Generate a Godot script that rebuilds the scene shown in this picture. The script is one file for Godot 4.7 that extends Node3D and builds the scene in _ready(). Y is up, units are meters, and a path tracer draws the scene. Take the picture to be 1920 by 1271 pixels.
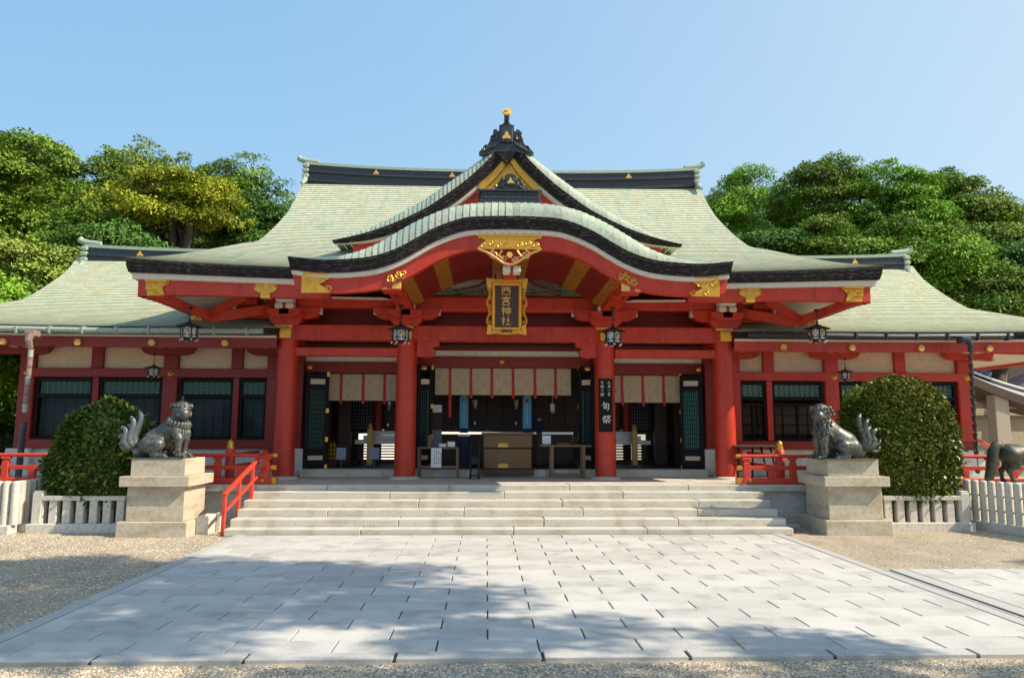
extends Node3D
# A vermilion shrine hall seen across its paved forecourt. Metres, y up, the hall's axis is x = 0, the visitor stands near z = 0.

var rng := RandomNumberGenerator.new()
var M := {}
var taken := {}
const EAVE_Z := -12.4
const KOHAI_Z := -11.45
const GABLE_Z := -13.7
const COL_Z := -14.3
const FLOOR := 0.66
const SUN := Vector3(-0.725, -0.66, -0.199)


# ---------------------------------------------------------------- geometry collector
class G:
	var st := SurfaceTool.new()
	func _init() -> void:
		st.begin(Mesh.PRIMITIVE_TRIANGLES)
		st.set_smooth_group(-1)
	func smooth(n: int) -> G:
		st.set_smooth_group(n)
		return self
	func tri(a: Vector3, b: Vector3, c: Vector3, out: Vector3) -> void:
		if (a - c).cross(a - b).dot(out) < 0.0:
			var t := b
			b = c
			c = t
		st.add_vertex(a)
		st.add_vertex(b)
		st.add_vertex(c)
	func quad(a: Vector3, b: Vector3, c: Vector3, d: Vector3, out: Vector3) -> G:
		tri(a, b, c, out)
		tri(a, c, d, out)
		return self
	func box(c: Vector3, s: Vector3, bs := Basis.IDENTITY, bev := 0.0) -> G:
		var h := s * 0.5
		bev = minf(bev, minf(h.x, minf(h.y, h.z)) * 0.6)
		if bev <= 0.0:
			for ax in 3:
				for sg in [-1.0, 1.0]:
					var n := Vector3.ZERO
					n[ax] = sg
					var u := Vector3.ZERO
					u[(ax + 1) % 3] = h[(ax + 1) % 3]
					var v := Vector3.ZERO
					v[(ax + 2) % 3] = h[(ax + 2) % 3]
					var o := n * h[ax]
					quad(c + bs * (o - u - v), c + bs * (o + u - v), c + bs * (o + u + v), c + bs * (o - u + v), bs * n)
			return self
		var i := h - Vector3.ONE * bev
		for ax in 3:
			for sg in [-1.0, 1.0]:
				var n := Vector3.ZERO
				n[ax] = sg
				var u := Vector3.ZERO
				u[(ax + 1) % 3] = i[(ax + 1) % 3]
				var v := Vector3.ZERO
				v[(ax + 2) % 3] = i[(ax + 2) % 3]
				var o := n * h[ax]
				quad(c + bs * (o - u - v), c + bs * (o + u - v), c + bs * (o + u + v), c + bs * (o - u + v), bs * n)
		for ax in 3:
			var b := (ax + 1) % 3
			var d := (ax + 2) % 3
			for sb in [-1.0, 1.0]:
				for sd in [-1.0, 1.0]:
					var p := []
					for e in [-1.0, 1.0]:
						var q := Vector3.ZERO
						q[ax] = i[ax] * e
						q[b] = h[b] * sb
						q[d] = i[d] * sd
						var r := Vector3.ZERO
						r[ax] = i[ax] * e
						r[b] = i[b] * sb
						r[d] = h[d] * sd
						p.append([q, r])
					var n := Vector3.ZERO
					n[b] = sb
					n[d] = sd
					quad(c + bs * p[0][0], c + bs * p[0][1], c + bs * p[1][1], c + bs * p[1][0], bs * n)
		for sx in [-1.0, 1.0]:
			for sy in [-1.0, 1.0]:
				for sz in [-1.0, 1.0]:
					var n := Vector3(sx, sy, sz)
					tri(c + bs * (Vector3(h.x, i.y, i.z) * n), c + bs * (Vector3(i.x, h.y, i.z) * n), c + bs * (Vector3(i.x, i.y, h.z) * n), bs * n)
		return self
	func span(x0: float, x1: float, y0: float, y1: float, z0: float, z1: float, bev := 0.0) -> G:
		return box(Vector3(x0 + x1, y0 + y1, z0 + z1) * 0.5, Vector3(absf(x1 - x0), absf(y1 - y0), absf(z1 - z0)), Basis.IDENTITY, bev)
	static func aim(d: Vector3, up := Vector3.UP) -> Basis:   # z along d
		var z := d.normalized()
		var x := up.cross(z)
		if x.length() < 0.01:
			x = Vector3.RIGHT.cross(z)
			if x.length() < 0.01:
				x = Vector3.FORWARD.cross(z)
		x = x.normalized()
		return Basis(x, z.cross(x), z)
	func bar(a: Vector3, b: Vector3, w: float, h: float, bev := 0.0, up := Vector3.UP) -> G:
		return box((a + b) * 0.5, Vector3(w, h, a.distance_to(b)), aim(b - a, up), bev)
	func tube(p: Array, r: Array, seg := 8, cap := true) -> G:
		var rings := []
		var fr := aim(p[1] - p[0])
		for i in p.size():
			var d: Vector3 = p[mini(i + 1, p.size() - 1)] - p[maxi(i - 1, 0)]
			fr = aim(d, fr.y)
			var ring := []
			for k in seg:
				var t := TAU * k / seg
				ring.append(p[i] + (fr.x * cos(t) + fr.y * sin(t)) * r[mini(i, r.size() - 1)])
			rings.append(ring)
		for i in p.size() - 1:
			for k in seg:
				var k2 := (k + 1) % seg
				var mid: Vector3 = (p[i] + p[i + 1]) * 0.5
				quad(rings[i][k], rings[i][k2], rings[i + 1][k2], rings[i + 1][k], (rings[i][k] + rings[i + 1][k2]) * 0.5 - mid)
		if cap:
			for e in [0, p.size() - 1]:
				var d: Vector3 = p[0] - p[1] if e == 0 else p[e] - p[e - 1]
				for k in seg - 2:
					tri(rings[e][0], rings[e][k + 1], rings[e][k + 2], d)
		return self
	func cyl(a: Vector3, b: Vector3, r0: float, r1: float, seg := 12) -> G:
		return tube([a, b], [r0, r1], seg)
	func lathe(o: Vector3, prof: Array, seg := 16, sq := 1.0) -> G:    # prof: Vector2(radius, height)
		for i in prof.size() - 1:
			var p: Vector2 = prof[i]
			var q: Vector2 = prof[i + 1]
			for k in seg:
				var t := TAU * (k + 0.5) / seg
				var t2 := TAU * (k + 1.5) / seg
				var c := Vector3(cos(t), 0, sin(t) * sq)
				var c2 := Vector3(cos(t2), 0, sin(t2) * sq)
				var n := (c + c2) * 0.5 * (q.y - p.y) + Vector3.UP * (p.x - q.x)
				var u := Vector3.UP
				if p.x > 0.0005:
					tri(o + c * p.x + u * p.y, o + c2 * p.x + u * p.y, o + c2 * q.x + u * q.y, n)
				if q.x > 0.0005:
					tri(o + c * p.x + u * p.y, o + c2 * q.x + u * q.y, o + c * q.x + u * q.y, n)
		return self
	func prism(poly: PackedVector2Array, o: Vector3, ux: Vector3, uy: Vector3, depth: Vector3) -> G:   # poly extruded by depth from o
		var idx := Geometry2D.triangulate_polygon(poly)
		var mid := Vector2.ZERO
		for p in poly:
			mid += p / poly.size()
		for i in range(0, idx.size(), 3):
			var a := o + ux * poly[idx[i]].x + uy * poly[idx[i]].y
			var b := o + ux * poly[idx[i + 1]].x + uy * poly[idx[i + 1]].y
			var c := o + ux * poly[idx[i + 2]].x + uy * poly[idx[i + 2]].y
			tri(a, b, c, -depth)
			tri(a + depth, b + depth, c + depth, depth)
		var turn := -1.0 if Geometry2D.is_polygon_clockwise(poly) else 1.0
		for i in poly.size():
			var p := poly[i]
			var q := poly[(i + 1) % poly.size()]
			var n2 := Vector2(q.y - p.y, p.x - q.x) * turn
			var a := o + ux * p.x + uy * p.y
			var b := o + ux * q.x + uy * q.y
			quad(a, b, b + depth, a + depth, ux * n2.x + uy * n2.y)
		return self
	func grid(rows: Array, out: Vector3) -> G:
		for j in rows.size() - 1:
			for i in rows[j].size() - 1:
				quad(rows[j][i], rows[j][i + 1], rows[j + 1][i + 1], rows[j + 1][i], out)
		return self
	func ball(c: Vector3, r: Vector3, seg := 10) -> G:
		var rows := []
		for j in seg / 2 + 1:
			var row := []
			var ph := PI * j / (seg / 2)
			for i in seg + 1:
				var t := TAU * i / seg
				row.append(Vector3(sin(ph) * cos(t), cos(ph), sin(ph) * sin(t)))
			rows.append(row)
		for j in seg / 2:
			for i in seg:
				quad(c + rows[j][i] * r, c + rows[j][i + 1] * r, c + rows[j + 1][i + 1] * r, c + rows[j + 1][i] * r, rows[j][i] + rows[j + 1][i + 1])
		return self
	func mesh() -> ArrayMesh:
		st.generate_normals()
		return st.commit()


# ---------------------------------------------------------------- naming and placing
func numbered(called: String) -> String:
	var n: int = taken.get(called, 0)
	taken[called] = n + 1
	return called if n == 0 else "%s_%03d" % [called, n]


func tag(o: Node, label := "", category := "", group := "", kind := "") -> Node:
	if label:
		o.set_meta("label", label)
	if category:
		o.set_meta("category", category)
	if group:
		o.set_meta("group", group)
	if kind:
		o.set_meta("kind", kind)
	return o


func thing(called: String, at: Vector3, label := "", category := "", group := "", kind := "") -> Node3D:
	var o := Node3D.new()
	o.name = numbered(called)
	add_child(o)
	o.position = at
	tag(o, label, category, group, kind)
	return o


func part(called: String, shape: Variant, m: Material, parent: Node = self, world := false) -> MeshInstance3D:   # world: shape is given in world places
	var o := MeshInstance3D.new()
	o.mesh = shape.mesh() if shape is G else shape
	o.material_override = m
	o.name = numbered(called) if parent == self else called
	parent.add_child(o, true)
	if world and parent != self:
		o.position = -where(parent)
	return o


func where(o: Node3D) -> Vector3:
	var p := o.position
	var up := o.get_parent()
	while up != self:
		p += (up as Node3D).position
		up = up.get_parent()
	return p


func again(o: Node3D, at: Vector3, label := "", turn := 0.0) -> Node3D:
	var c: Node3D = o.duplicate()
	c.name = numbered(str(o.name).rstrip("0123456789").trim_suffix("_"))
	add_child(c)
	c.position = at
	c.rotation.y = turn
	if label:
		c.set_meta("label", label)
	return c


# ---------------------------------------------------------------- materials
func lin(r: float, g: float, b: float) -> Color:
	return Color(r, g, b).linear_to_srgb()


func noise(sd: int, freq: float, tones: Array, octaves := 4, kind := FastNoiseLite.TYPE_SIMPLEX_SMOOTH, size := 512) -> NoiseTexture2D:
	var t := NoiseTexture2D.new()
	var n := FastNoiseLite.new()
	n.seed = sd
	n.noise_type = kind
	n.frequency = freq
	n.fractal_type = FastNoiseLite.FRACTAL_FBM
	n.fractal_octaves = octaves
	t.noise = n
	t.width = size
	t.height = size
	t.seamless = true
	if tones.size():
		var g := Gradient.new()
		var off := PackedFloat32Array()
		var col := PackedColorArray()
		for i in tones.size():
			off.append(0.18 + 0.64 * i / maxf(1.0, tones.size() - 1))
			col.append(tones[i])
		g.offsets = off
		g.colors = col
		t.color_ramp = g
	return t


func bumps(sd: int, freq: float, strength := 4.0, octaves := 4, kind := FastNoiseLite.TYPE_SIMPLEX_SMOOTH) -> NoiseTexture2D:
	var t := noise(sd, freq, [], octaves, kind)
	t.as_normal_map = true
	t.bump_strength = strength
	return t


func mat(called: String, tones: Array, rough := 0.7, scale := 0.5, freq := 0.02, extra := {}) -> StandardMaterial3D:
	var m := StandardMaterial3D.new()
	m.resource_name = called
	m.roughness = rough
	if tones.size() == 1:
		m.albedo_color = tones[0]
	else:
		m.albedo_texture = noise(hash(called) % 1000, freq, tones, extra.get("oct", 5))
		m.uv1_triplanar = true
		m.uv1_world_triplanar = true
		m.uv1_scale = scale * extra.get("stretch", Vector3.ONE)
	if extra.has("bump"):
		m.uv1_triplanar = true
		m.uv1_world_triplanar = true
		if tones.size() == 1:
			m.uv1_scale = Vector3.ONE * scale
		m.normal_enabled = true
		m.normal_texture = bumps(hash(called) % 977, extra.get("bump_freq", 0.06), extra.bump)
		m.normal_scale = extra.get("nscale", 0.6)
	if extra.has("metal"):
		m.metallic = extra.metal
	if extra.has("stain"):   # a second, coarser pattern laid over the first
		m.detail_enabled = true
		m.detail_blend_mode = BaseMaterial3D.BLEND_MODE_MUL
		m.detail_uv_layer = BaseMaterial3D.DETAIL_UV_2
		m.detail_albedo = noise(hash(called) % 733, extra.get("stain_freq", 0.012), extra.stain, 5)
		m.uv2_triplanar = true
		m.uv2_world_triplanar = true
		m.uv2_scale = extra.get("stain_scale", Vector3.ONE * 0.23)
	M[called] = m
	return m


func plain(called: String, c: Color, rough := 0.6, metal := 0.0) -> StandardMaterial3D:
	var m := StandardMaterial3D.new()
	m.resource_name = called
	m.albedo_color = c
	m.roughness = rough
	m.metallic = metal
	M[called] = m
	return m


func shingle_texture(sd: int, base: Array) -> ImageTexture:   # eight courses of small copper sheets, every sheet its own tone, a dark joint between
	var w := 1024
	var h := 256
	var im := Image.create(w, h, false, Image.FORMAT_RGB8)
	var r := RandomNumberGenerator.new()
	r.seed = sd
	for row in 8:
		var x := -r.randi_range(0, 80)
		while x < w:
			var len := r.randi_range(74, 92)
			var a: Color = base[r.randi() % base.size()]
			var c := a.lerp(base[r.randi() % base.size()], r.randf()) * r.randf_range(0.965, 1.035)
			c.a = 1
			im.fill_rect(Rect2i(x, row * 32, len, 32), c)
			im.fill_rect(Rect2i(x + len - 3, row * 32, 3, 32), c.darkened(0.28))
			im.fill_rect(Rect2i(x, row * 32 + 27, len, 5), c.darkened(0.25))
			x += len
	return ImageTexture.create_from_image(im)


func roof_material(called: String, sd: int, base: Array, stain: Array) -> void:
	var m := StandardMaterial3D.new()
	m.resource_name = called
	m.roughness = 0.62
	m.metallic_specular = 0.4
	m.albedo_texture = shingle_texture(sd, base)
	m.detail_enabled = true
	m.detail_blend_mode = BaseMaterial3D.BLEND_MODE_MUL
	m.detail_uv_layer = BaseMaterial3D.DETAIL_UV_2
	m.detail_albedo = noise(sd + 5, 0.02, stain, 5)
	m.uv2_triplanar = true
	m.uv2_world_triplanar = true
	m.uv2_scale = Vector3(0.34, 0.07, 0.07)
	m.texture_filter = BaseMaterial3D.TEXTURE_FILTER_LINEAR_WITH_MIPMAPS
	M[called] = m


func materials() -> void:
	mat("vermilion", [lin(.46, .028, .008), lin(.49, .031, .009), lin(.52, .036, .012)], 0.45, 0.5, 0.012, {"bump": 1.0, "nscale": 0.05, "stain": [lin(.78, .74, .74), lin(.97, .96, .96), lin(1, 1, 1), lin(1, 1, 1)], "stain_scale": Vector3(0.9, 0.16, 0.9)})
	mat("deep_vermilion", [lin(.21, .011, .006), lin(.235, .013, .007), lin(.25, .015, .008)], 0.5, 0.8, 0.02)  # darker copy of vermilion; on the left wing it paints in the shade
	mat("rail_red", [lin(.56, .042, .020), lin(.62, .055, .028)], 0.45, 1.1, 0.03)
	mat("plaster", [lin(.68, .60, .49), lin(.76, .68, .56), lin(.78, .71, .60)], 0.9, 0.6, 0.02)
	mat("white_paint", [lin(.60, .54, .46), lin(.67, .61, .53)], 0.7, 0.8, 0.02)
	mat("cream_panel", [lin(.62, .48, .32), lin(.70, .56, .40), lin(.66, .52, .37)], 0.85, 0.7, 0.015)
	mat("lacquer", [lin(.010, .009, .010)], 0.5, 1.0)
	M.lacquer.metallic_specular = 0.25
	mat("roof_edge", [lin(.020, .016, .017), lin(.030, .024, .026), lin(.026, .022, .023), lin(.11, .11, .105)], 0.65, 0.7, 0.035, {"stretch": Vector3(0.5, 2.2, 0.5)})
	M.roof_edge.metallic_specular = 0.15
	mat("black_copper", [lin(.012, .014, .018), lin(.03, .034, .042), lin(.06, .075, .085)], 0.38, 1.5, 0.03, {"bump": 2.0})
	for k in 4:
		var d: float = [0.9, 1.0, 1.1, 0.97][k]
		var w: float = [0.0, 0.02, 0.0, -0.02][k]
		mat("verge_patina_%d" % k, [lin(.26 * d + w, .335 * d, .265 * d), lin(.36 * d + w, .42 * d, .335 * d), lin(.46 * d + w, .49 * d, .40 * d)], 0.5, 1.3, 0.02, {"bump": 1.5, "nscale": 0.2})
	mat("patina", [lin(.20, .275, .225), lin(.31, .385, .315), lin(.42, .46, .39)], 0.55, 1.2, 0.03, {"bump": 2.0})
	roof_material("roof_copper", 3, [lin(.50, .535, .42), lin(.545, .57, .45), lin(.52, .565, .46), lin(.56, .575, .47)], [lin(.72, .84, .78), lin(.94, .98, .94), lin(1, .98, .90), lin(.95, .86, .70)])
	roof_material("wing_copper", 9, [lin(.51, .55, .42), lin(.555, .585, .45), lin(.53, .58, .46), lin(.575, .585, .46)], [lin(.80, .90, .82), lin(.95, .98, .92), lin(1, .97, .86), lin(.95, .85, .66)])
	mat("gold", [lin(.55, .25, .03), lin(.72, .37, .055), lin(.80, .45, .085)], 0.36, 3.0, 0.03, {"metal": 0.75, "bump": 2.5, "bump_freq": 0.05, "nscale": 0.5})
	mat("old_gold", [lin(.42, .20, .06), lin(.60, .31, .10), lin(.55, .34, .18)], 0.5, 3.0, 0.04, {"metal": 0.5, "bump": 3.0, "nscale": 0.6})
	mat("gilt_paint", [lin(.66, .38, .08), lin(.74, .45, .11)], 0.45, 2.0, 0.03)
	mat("granite", [lin(.46, .435, .375), lin(.54, .515, .45), lin(.59, .565, .50), lin(.62, .595, .53)], 0.85, 1.1, 0.06, {"bump": 3.0, "bump_freq": 0.12, "stain": [lin(.78, .76, .70), lin(.97, .96, .94), lin(1, 1, 1)], "stain_scale": Vector3(0.35, 0.5, 0.35)})
	mat("pedestal_stone", [lin(.47, .415, .32), lin(.53, .475, .375), lin(.57, .515, .415)], 0.88, 0.9, 0.02, {"bump": 3.0, "bump_freq": 0.1, "stain": [lin(.80, .76, .68), lin(.97, .95, .92), lin(1, 1, 1)], "stain_scale": Vector3(0.2, 0.5, 0.2)})
	mat("fence_stone", [lin(.52, .48, .41), lin(.62, .575, .50), lin(.67, .625, .55)], 0.88, 1.0, 0.025, {"bump": 2.5, "bump_freq": 0.1})
	mat("wall_stone", [lin(.52, .51, .47), lin(.59, .58, .54), lin(.63, .62, .58)], 0.85, 0.7, 0.02, {"bump": 1.5})
	for k in 5:
		var d: float = [0.84, 0.885, 0.92, 0.945, 0.975][k]
		mat("slab_%d" % k, [lin(.48 * d, .47 * d, .45 * d), lin(.55 * d, .54 * d, .52 * d), lin(.585 * d, .575 * d, .555 * d)], 0.82, 1.3 + 0.2 * k, 0.05, {"bump": 2.0, "bump_freq": 0.14, "stain": [lin(.80, .79, .77), lin(.95, .95, .94), lin(1, 1, 1), lin(1, 1, 1)], "stain_scale": Vector3.ONE * 0.31})
	mat("kerb", [lin(.38, .375, .36), lin(.46, .45, .435)], 0.85, 1.2, 0.05, {"bump": 2.0})
	var gr := mat("gravel", [lin(.22, .175, .12), lin(.47, .39, .29), lin(.61, .53, .41), lin(.69, .62, .52)], 0.95, 1.6, 0.16, {"oct": 2, "bump": 9.0, "bump_freq": 0.17, "nscale": 1.0, "stain": [lin(.78, .76, .72), lin(1, 1, 1)], "stain_scale": Vector3.ONE * 0.17})
	gr.albedo_texture.width = 1024
	gr.albedo_texture.height = 1024
	mat("earth", [lin(.16, .13, .09), lin(.24, .20, .14)], 0.95, 0.4)
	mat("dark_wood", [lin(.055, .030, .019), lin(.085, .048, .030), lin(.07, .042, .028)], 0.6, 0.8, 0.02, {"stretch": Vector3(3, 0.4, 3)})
	mat("brown_wood", [lin(.13, .075, .040), lin(.19, .115, .065), lin(.16, .10, .06)], 0.55, 0.8, 0.02, {"stretch": Vector3(0.5, 4, 0.5)})
	mat("box_wood", [lin(.11, .055, .013), lin(.155, .078, .019), lin(.135, .068, .016)], 0.4, 1.0, 0.02, {"stretch": Vector3(0.4, 4, 0.4)})
	mat("pale_wood", [lin(.40, .34, .25), lin(.48, .41, .31)], 0.7, 1.0, 0.02, {"stretch": Vector3(3, 0.5, 3)})
	var cl := mat("cloth", [lin(.50, .38, .24), lin(.58, .45, .30), lin(.54, .42, .28)], 0.95, 1.5, 0.03, {"bump": 1.5, "bump_freq": 0.2})
	cl.backlight_enabled = true
	cl.backlight = lin(.10, .07, .04)
	plain("cloth_print", lin(.36, .25, .15), 0.95)
	plain("ribbon", lin(.50, .022, .024), 0.7)
	mat("shelf_wood", [lin(.42, .26, .18), lin(.52, .34, .24)], 0.6, 0.8)
	plain("strut_carving", lin(.16, .10, .085), 0.7)
	plain("pipe_copper", lin(.26, .17, .14), 0.5)
	plain("paper", lin(.72, .73, .76), 0.9)
	plain("blue_paper", lin(.22, .26, .36), 0.9)
	plain("print_ink", lin(.08, .08, .09), 0.9)
	plain("altar_white", lin(.88, .88, .88), 0.8)
	plain("door_teal", lin(.025, .17, .14), 0.6)
	mat("slate_roof", [lin(.22, .26, .28), lin(.30, .34, .36)], 0.6, 1.0)
	plain("court_white", lin(.82, .81, .79), 0.9)
	plain("iron", lin(.014, .015, .019), 0.4, 0.3)
	var lp := plain("lantern_paper", lin(.80, .80, .78), 0.8)
	lp.backlight_enabled = true
	lp.backlight = lin(.4, .4, .38)
	plain("pink_foot", lin(.62, .36, .30), 0.5)
	mat("bronze", [lin(.055, .058, .052), lin(.105, .112, .10), lin(.18, .19, .165)], 0.42, 1.6, 0.02, {"metal": 0.4, "bump": 3.0, "bump_freq": 0.06, "nscale": 0.4})
	mat("green_bronze", [lin(.035, .038, .030), lin(.075, .085, .055), lin(.12, .14, .085)], 0.42, 1.4, 0.02, {"metal": 0.4, "bump": 2.0})
	mat("pale_bronze", [lin(.13, .15, .15), lin(.24, .27, .26)], 0.4, 2.0, 0.03, {"metal": 0.35, "bump": 2.0})
	mat("horse_bronze", [lin(.030, .030, .024), lin(.055, .060, .040), lin(.085, .10, .060)], 0.5, 1.2, 0.02, {"metal": 0.25})
	var gl := plain("dark_glass", Color(0.05, 0.07, 0.08, 0.35), 0.05)
	gl.metallic_specular = 0.16
	gl.transparency = BaseMaterial3D.TRANSPARENCY_ALPHA
	plain("lattice_green", lin(.025, .115, .085), 0.5)
	plain("door_green", lin(.008, .075, .066), 0.6)
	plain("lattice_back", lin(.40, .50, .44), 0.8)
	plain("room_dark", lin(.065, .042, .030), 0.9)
	plain("curtain_blue", lin(.20, .30, .32), 0.9)
	plain("banner_blue", lin(.10, .42, .72), 0.6)
	plain("navy", lin(.022, .030, .075), 0.8)
	plain("rubber", lin(.012, .012, .013), 0.7)
	plain("steel", lin(.50, .51, .53), 0.3, 0.8)
	plain("joint_dark", lin(.05, .05, .052), 0.95)
	plain("screen_paper", lin(.30, .29, .34), 0.9)
	plain("grid_teal", lin(.10, .18, .18), 0.8)
	plain("lattice_back_shaded", lin(.20, .30, .28), 0.8)  # darker copy of lattice_back, the left wing's shade put into its colour
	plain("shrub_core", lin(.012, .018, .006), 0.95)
	plain("plaque_brown", lin(.045, .016, .012), 0.35)
	plain("grey_plaster", lin(.20, .20, .22), 0.9)
	mat("bark", [lin(.045, .034, .026), lin(.095, .075, .058), lin(.13, .105, .08)], 0.95, 1.2, 0.04, {"stretch": Vector3(2, 0.5, 2), "bump": 6.0})
	mat("blue_tile", [lin(.07, .16, .28), lin(.10, .22, .36)], 0.45, 1.0, 0.03)
	mat("grey_tile", [lin(.30, .32, .34), lin(.40, .42, .44)], 0.5, 1.0, 0.03)
	mat("beige_wall", [lin(.50, .43, .31), lin(.58, .50, .37)], 0.9, 0.6, 0.02)
	mat("brown_edge", [lin(.085, .055, .04), lin(.12, .08, .06)], 0.6, 0.8)
	var lf := StandardMaterial3D.new()
	lf.resource_name = "leaf"
	lf.vertex_color_use_as_albedo = true
	lf.roughness = 0.62
	lf.metallic_specular = 0.3
	lf.backlight_enabled = true
	lf.backlight = lin(.05, .075, .008)
	lf.cull_mode = BaseMaterial3D.CULL_DISABLED
	M["leaf"] = lf
	var lb := lf.duplicate()
	lb.roughness = 0.32
	lb.backlight = lin(.012, .02, .004)
	M["gloss_leaf"] = lb
	var pb := StandardMaterial3D.new()
	pb.vertex_color_use_as_albedo = true
	pb.roughness = 0.9
	M["pebble"] = pb


# ---------------------------------------------------------------- small shared shapes
func curve(pts: Array, x: float) -> float:   # smooth curve through (x, y) pairs, x >= 0
	x = absf(x)
	var n := pts.size()
	if x <= pts[0].x:
		return pts[0].y
	for i in n - 1:
		if x <= pts[i + 1].x:
			var a: Vector2 = pts[i]
			var b: Vector2 = pts[i + 1]
			var p: Vector2 = pts[maxi(i - 1, 0)]
			var q: Vector2 = pts[mini(i + 2, n - 1)]
			var t := (x - a.x) / (b.x - a.x)
			var ma := 0.0 if i == 0 else (b.y - p.y) / (b.x - p.x) * (b.x - a.x)
			var mb := (b.y - a.y) if i == n - 2 else (q.y - a.y) / (q.x - a.x) * (b.x - a.x)
			var t2 := t * t
			var t3 := t2 * t
			return (2 * t3 - 3 * t2 + 1) * a.y + (t3 - 2 * t2 + t) * ma + (3 * t2 - 2 * t3) * b.y + (t3 - t2) * mb
	return pts[n - 1].y


func pairs(text: String) -> Array:
	var out := []
	for p in text.split(" ", false):
		var q := p.split(",")
		out.append(Vector2(float(q[0]), float(q[1])))
	return out


func steps(a: float, b: float, n: int) -> Array:
	var out := []
	for i in n + 1:
		out.append(lerpf(a, b, float(i) / n))
	return out


func scroll(g: G, c: Vector3, r: float, turns: float, from: float, dir: float, thick: float, ux := Vector3.RIGHT, uy := Vector3.UP) -> void:
	var p := []
	var rr := []
	var n := int(10 * turns) + 2
	for i in n + 1:
		var t := float(i) / n
		var a := from + dir * TAU * turns * t
		p.append(c + (ux * cos(a) + uy * sin(a)) * r * (1.0 - 0.85 * t))
		rr.append(thick * (1.0 - 0.35 * t))
	g.tube(p, rr, 5)


func crest(g: G, c: Vector3, r: float, depth: float) -> void:   # three pointed oak leaves
	for k in 3:
		var a := PI / 2 + TAU * k / 3
		var poly := PackedVector2Array()
		for i in 14:
			var t := TAU * i / 14
			var e := Vector2(0.52 + 0.5 * cos(t), 0.40 * sin(t) * (1.0 if cos(t) < 0.6 else 0.75)) * r
			e *= 1.0 + 0.06 * cos(3 * PI * i / 7.0)
			poly.append(e.rotated(a))
		g.prism(poly, c, Vector3.RIGHT, Vector3.UP, Vector3(0, 0, depth * (1.0 + 0.1 * k)))


const KANJI := {
	"west": "8,14 92,14;38,14 37,40 26,62;62,14 62,52 78,52;14,34 86,34 86,92;14,34 14,92;14,88 86,88",
	"shrine_hall": "50,2 50,14;12,28 12,16 88,16 84,28;30,30 70,30 70,48 30,48 30,30;50,48 46,58;22,58 78,58 78,92 22,92 22,58",
	"god": "24,4 32,14;8,24 40,24 12,56;26,42 26,96;30,48 40,58;50,24 92,24 92,68 50,68 50,24;50,46 92,46;71,6 71,98",
	"company": "24,4 32,14;8,24 40,24 12,56;26,42 26,96;30,48 40,58;54,40 90,40;71,10 71,88;46,88 98,88",
	"nine": "10,34 70,34 70,86 94,86 94,70;42,6 40,40 12,92",
	"month": "28,8 26,70 14,94;28,8 80,8 80,92 70,88;28,34 80,34;28,60 80,60",
	"one": "8,50 92,48",
	"day": "24,8 76,8 76,92 24,92 24,8;24,50 76,50",
	"noon": "32,6 16,34;26,24 80,24;8,52 92,52;50,24 50,96",
	"before": "30,4 38,16;70,4 60,16;6,22 94,22;14,34 14,94;14,34 46,34 46,92;14,52 46,52;14,70 46,70;64,38 64,76;86,30 86,94 76,90",
	"ten": "8,46 92,46;50,6 50,96",
	"hour": "8,16 36,16 36,82 8,82 8,16;8,48 36,48;46,18 94,18;70,4 70,34;42,34 98,34;44,56 98,56;80,40 80,94 70,90;52,68 60,78",
	"decade": "36,2 10,44;26,22 88,22 86,82 70,96;32,40 60,40 60,76 32,76 32,40;32,58 60,58",
	"festival": "30,4 8,44;26,16 50,16 14,56;24,28 34,36;58,8 92,10 60,50;62,24 98,60;30,58 70,58;10,70 90,70;50,70 50,96 42,92;30,78 18,94;70,78 84,94",
}


func write(called: String, c: Vector3, w: float, h: float, m: Material, parent: Node, wide := 10.0, out := Vector3.BACK) -> void:   # one brushed character, proud of its board by 4 mm
	var g := G.new()
	var right := Vector3.UP.cross(out)
	var lift := 0.0
	for stroke in KANJI[called].split(";"):
		var p := pairs(stroke)
		lift += 0.0003
		for i in p.size() - 1:
			var a: Vector3 = c + right * (p[i].x / 100 - 0.5) * w + Vector3.UP * (0.5 - p[i].y / 100) * h
			var b: Vector3 = c + right * (p[i + 1].x / 100 - 0.5) * w + Vector3.UP * (0.5 - p[i + 1].y / 100) * h
			var d: Vector3 = (b - a).normalized()
			var n := out.cross(d)
			var t0 := wide / 100 * w * 0.62
			var t1 := wide / 100 * w * (0.36 if i == p.size() - 2 else 0.55)
			if absf(d.dot(right)) > 0.9:
				t0 *= 0.75
			var o := out * (0.004 + lift + 0.0001 * i)
			var poly := PackedVector3Array([a - d * t0 * 0.6 + n * t0 * 0.3, a + n * t0, b + n * t1, b + d * t1 * 0.8, b - n * t1, a - n * t0 * 0.8])
			for k in range(1, 5):
				g.tri(poly[0] + o, poly[k] + o, poly[k + 1] + o, out)
			for k in 6:
				g.quad(poly[k] + o, poly[(k + 1) % 6] + o, poly[(k + 1) % 6], poly[k], n if k in [0, 1, 2] else -n)
	part("character", g, m, parent)


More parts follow.
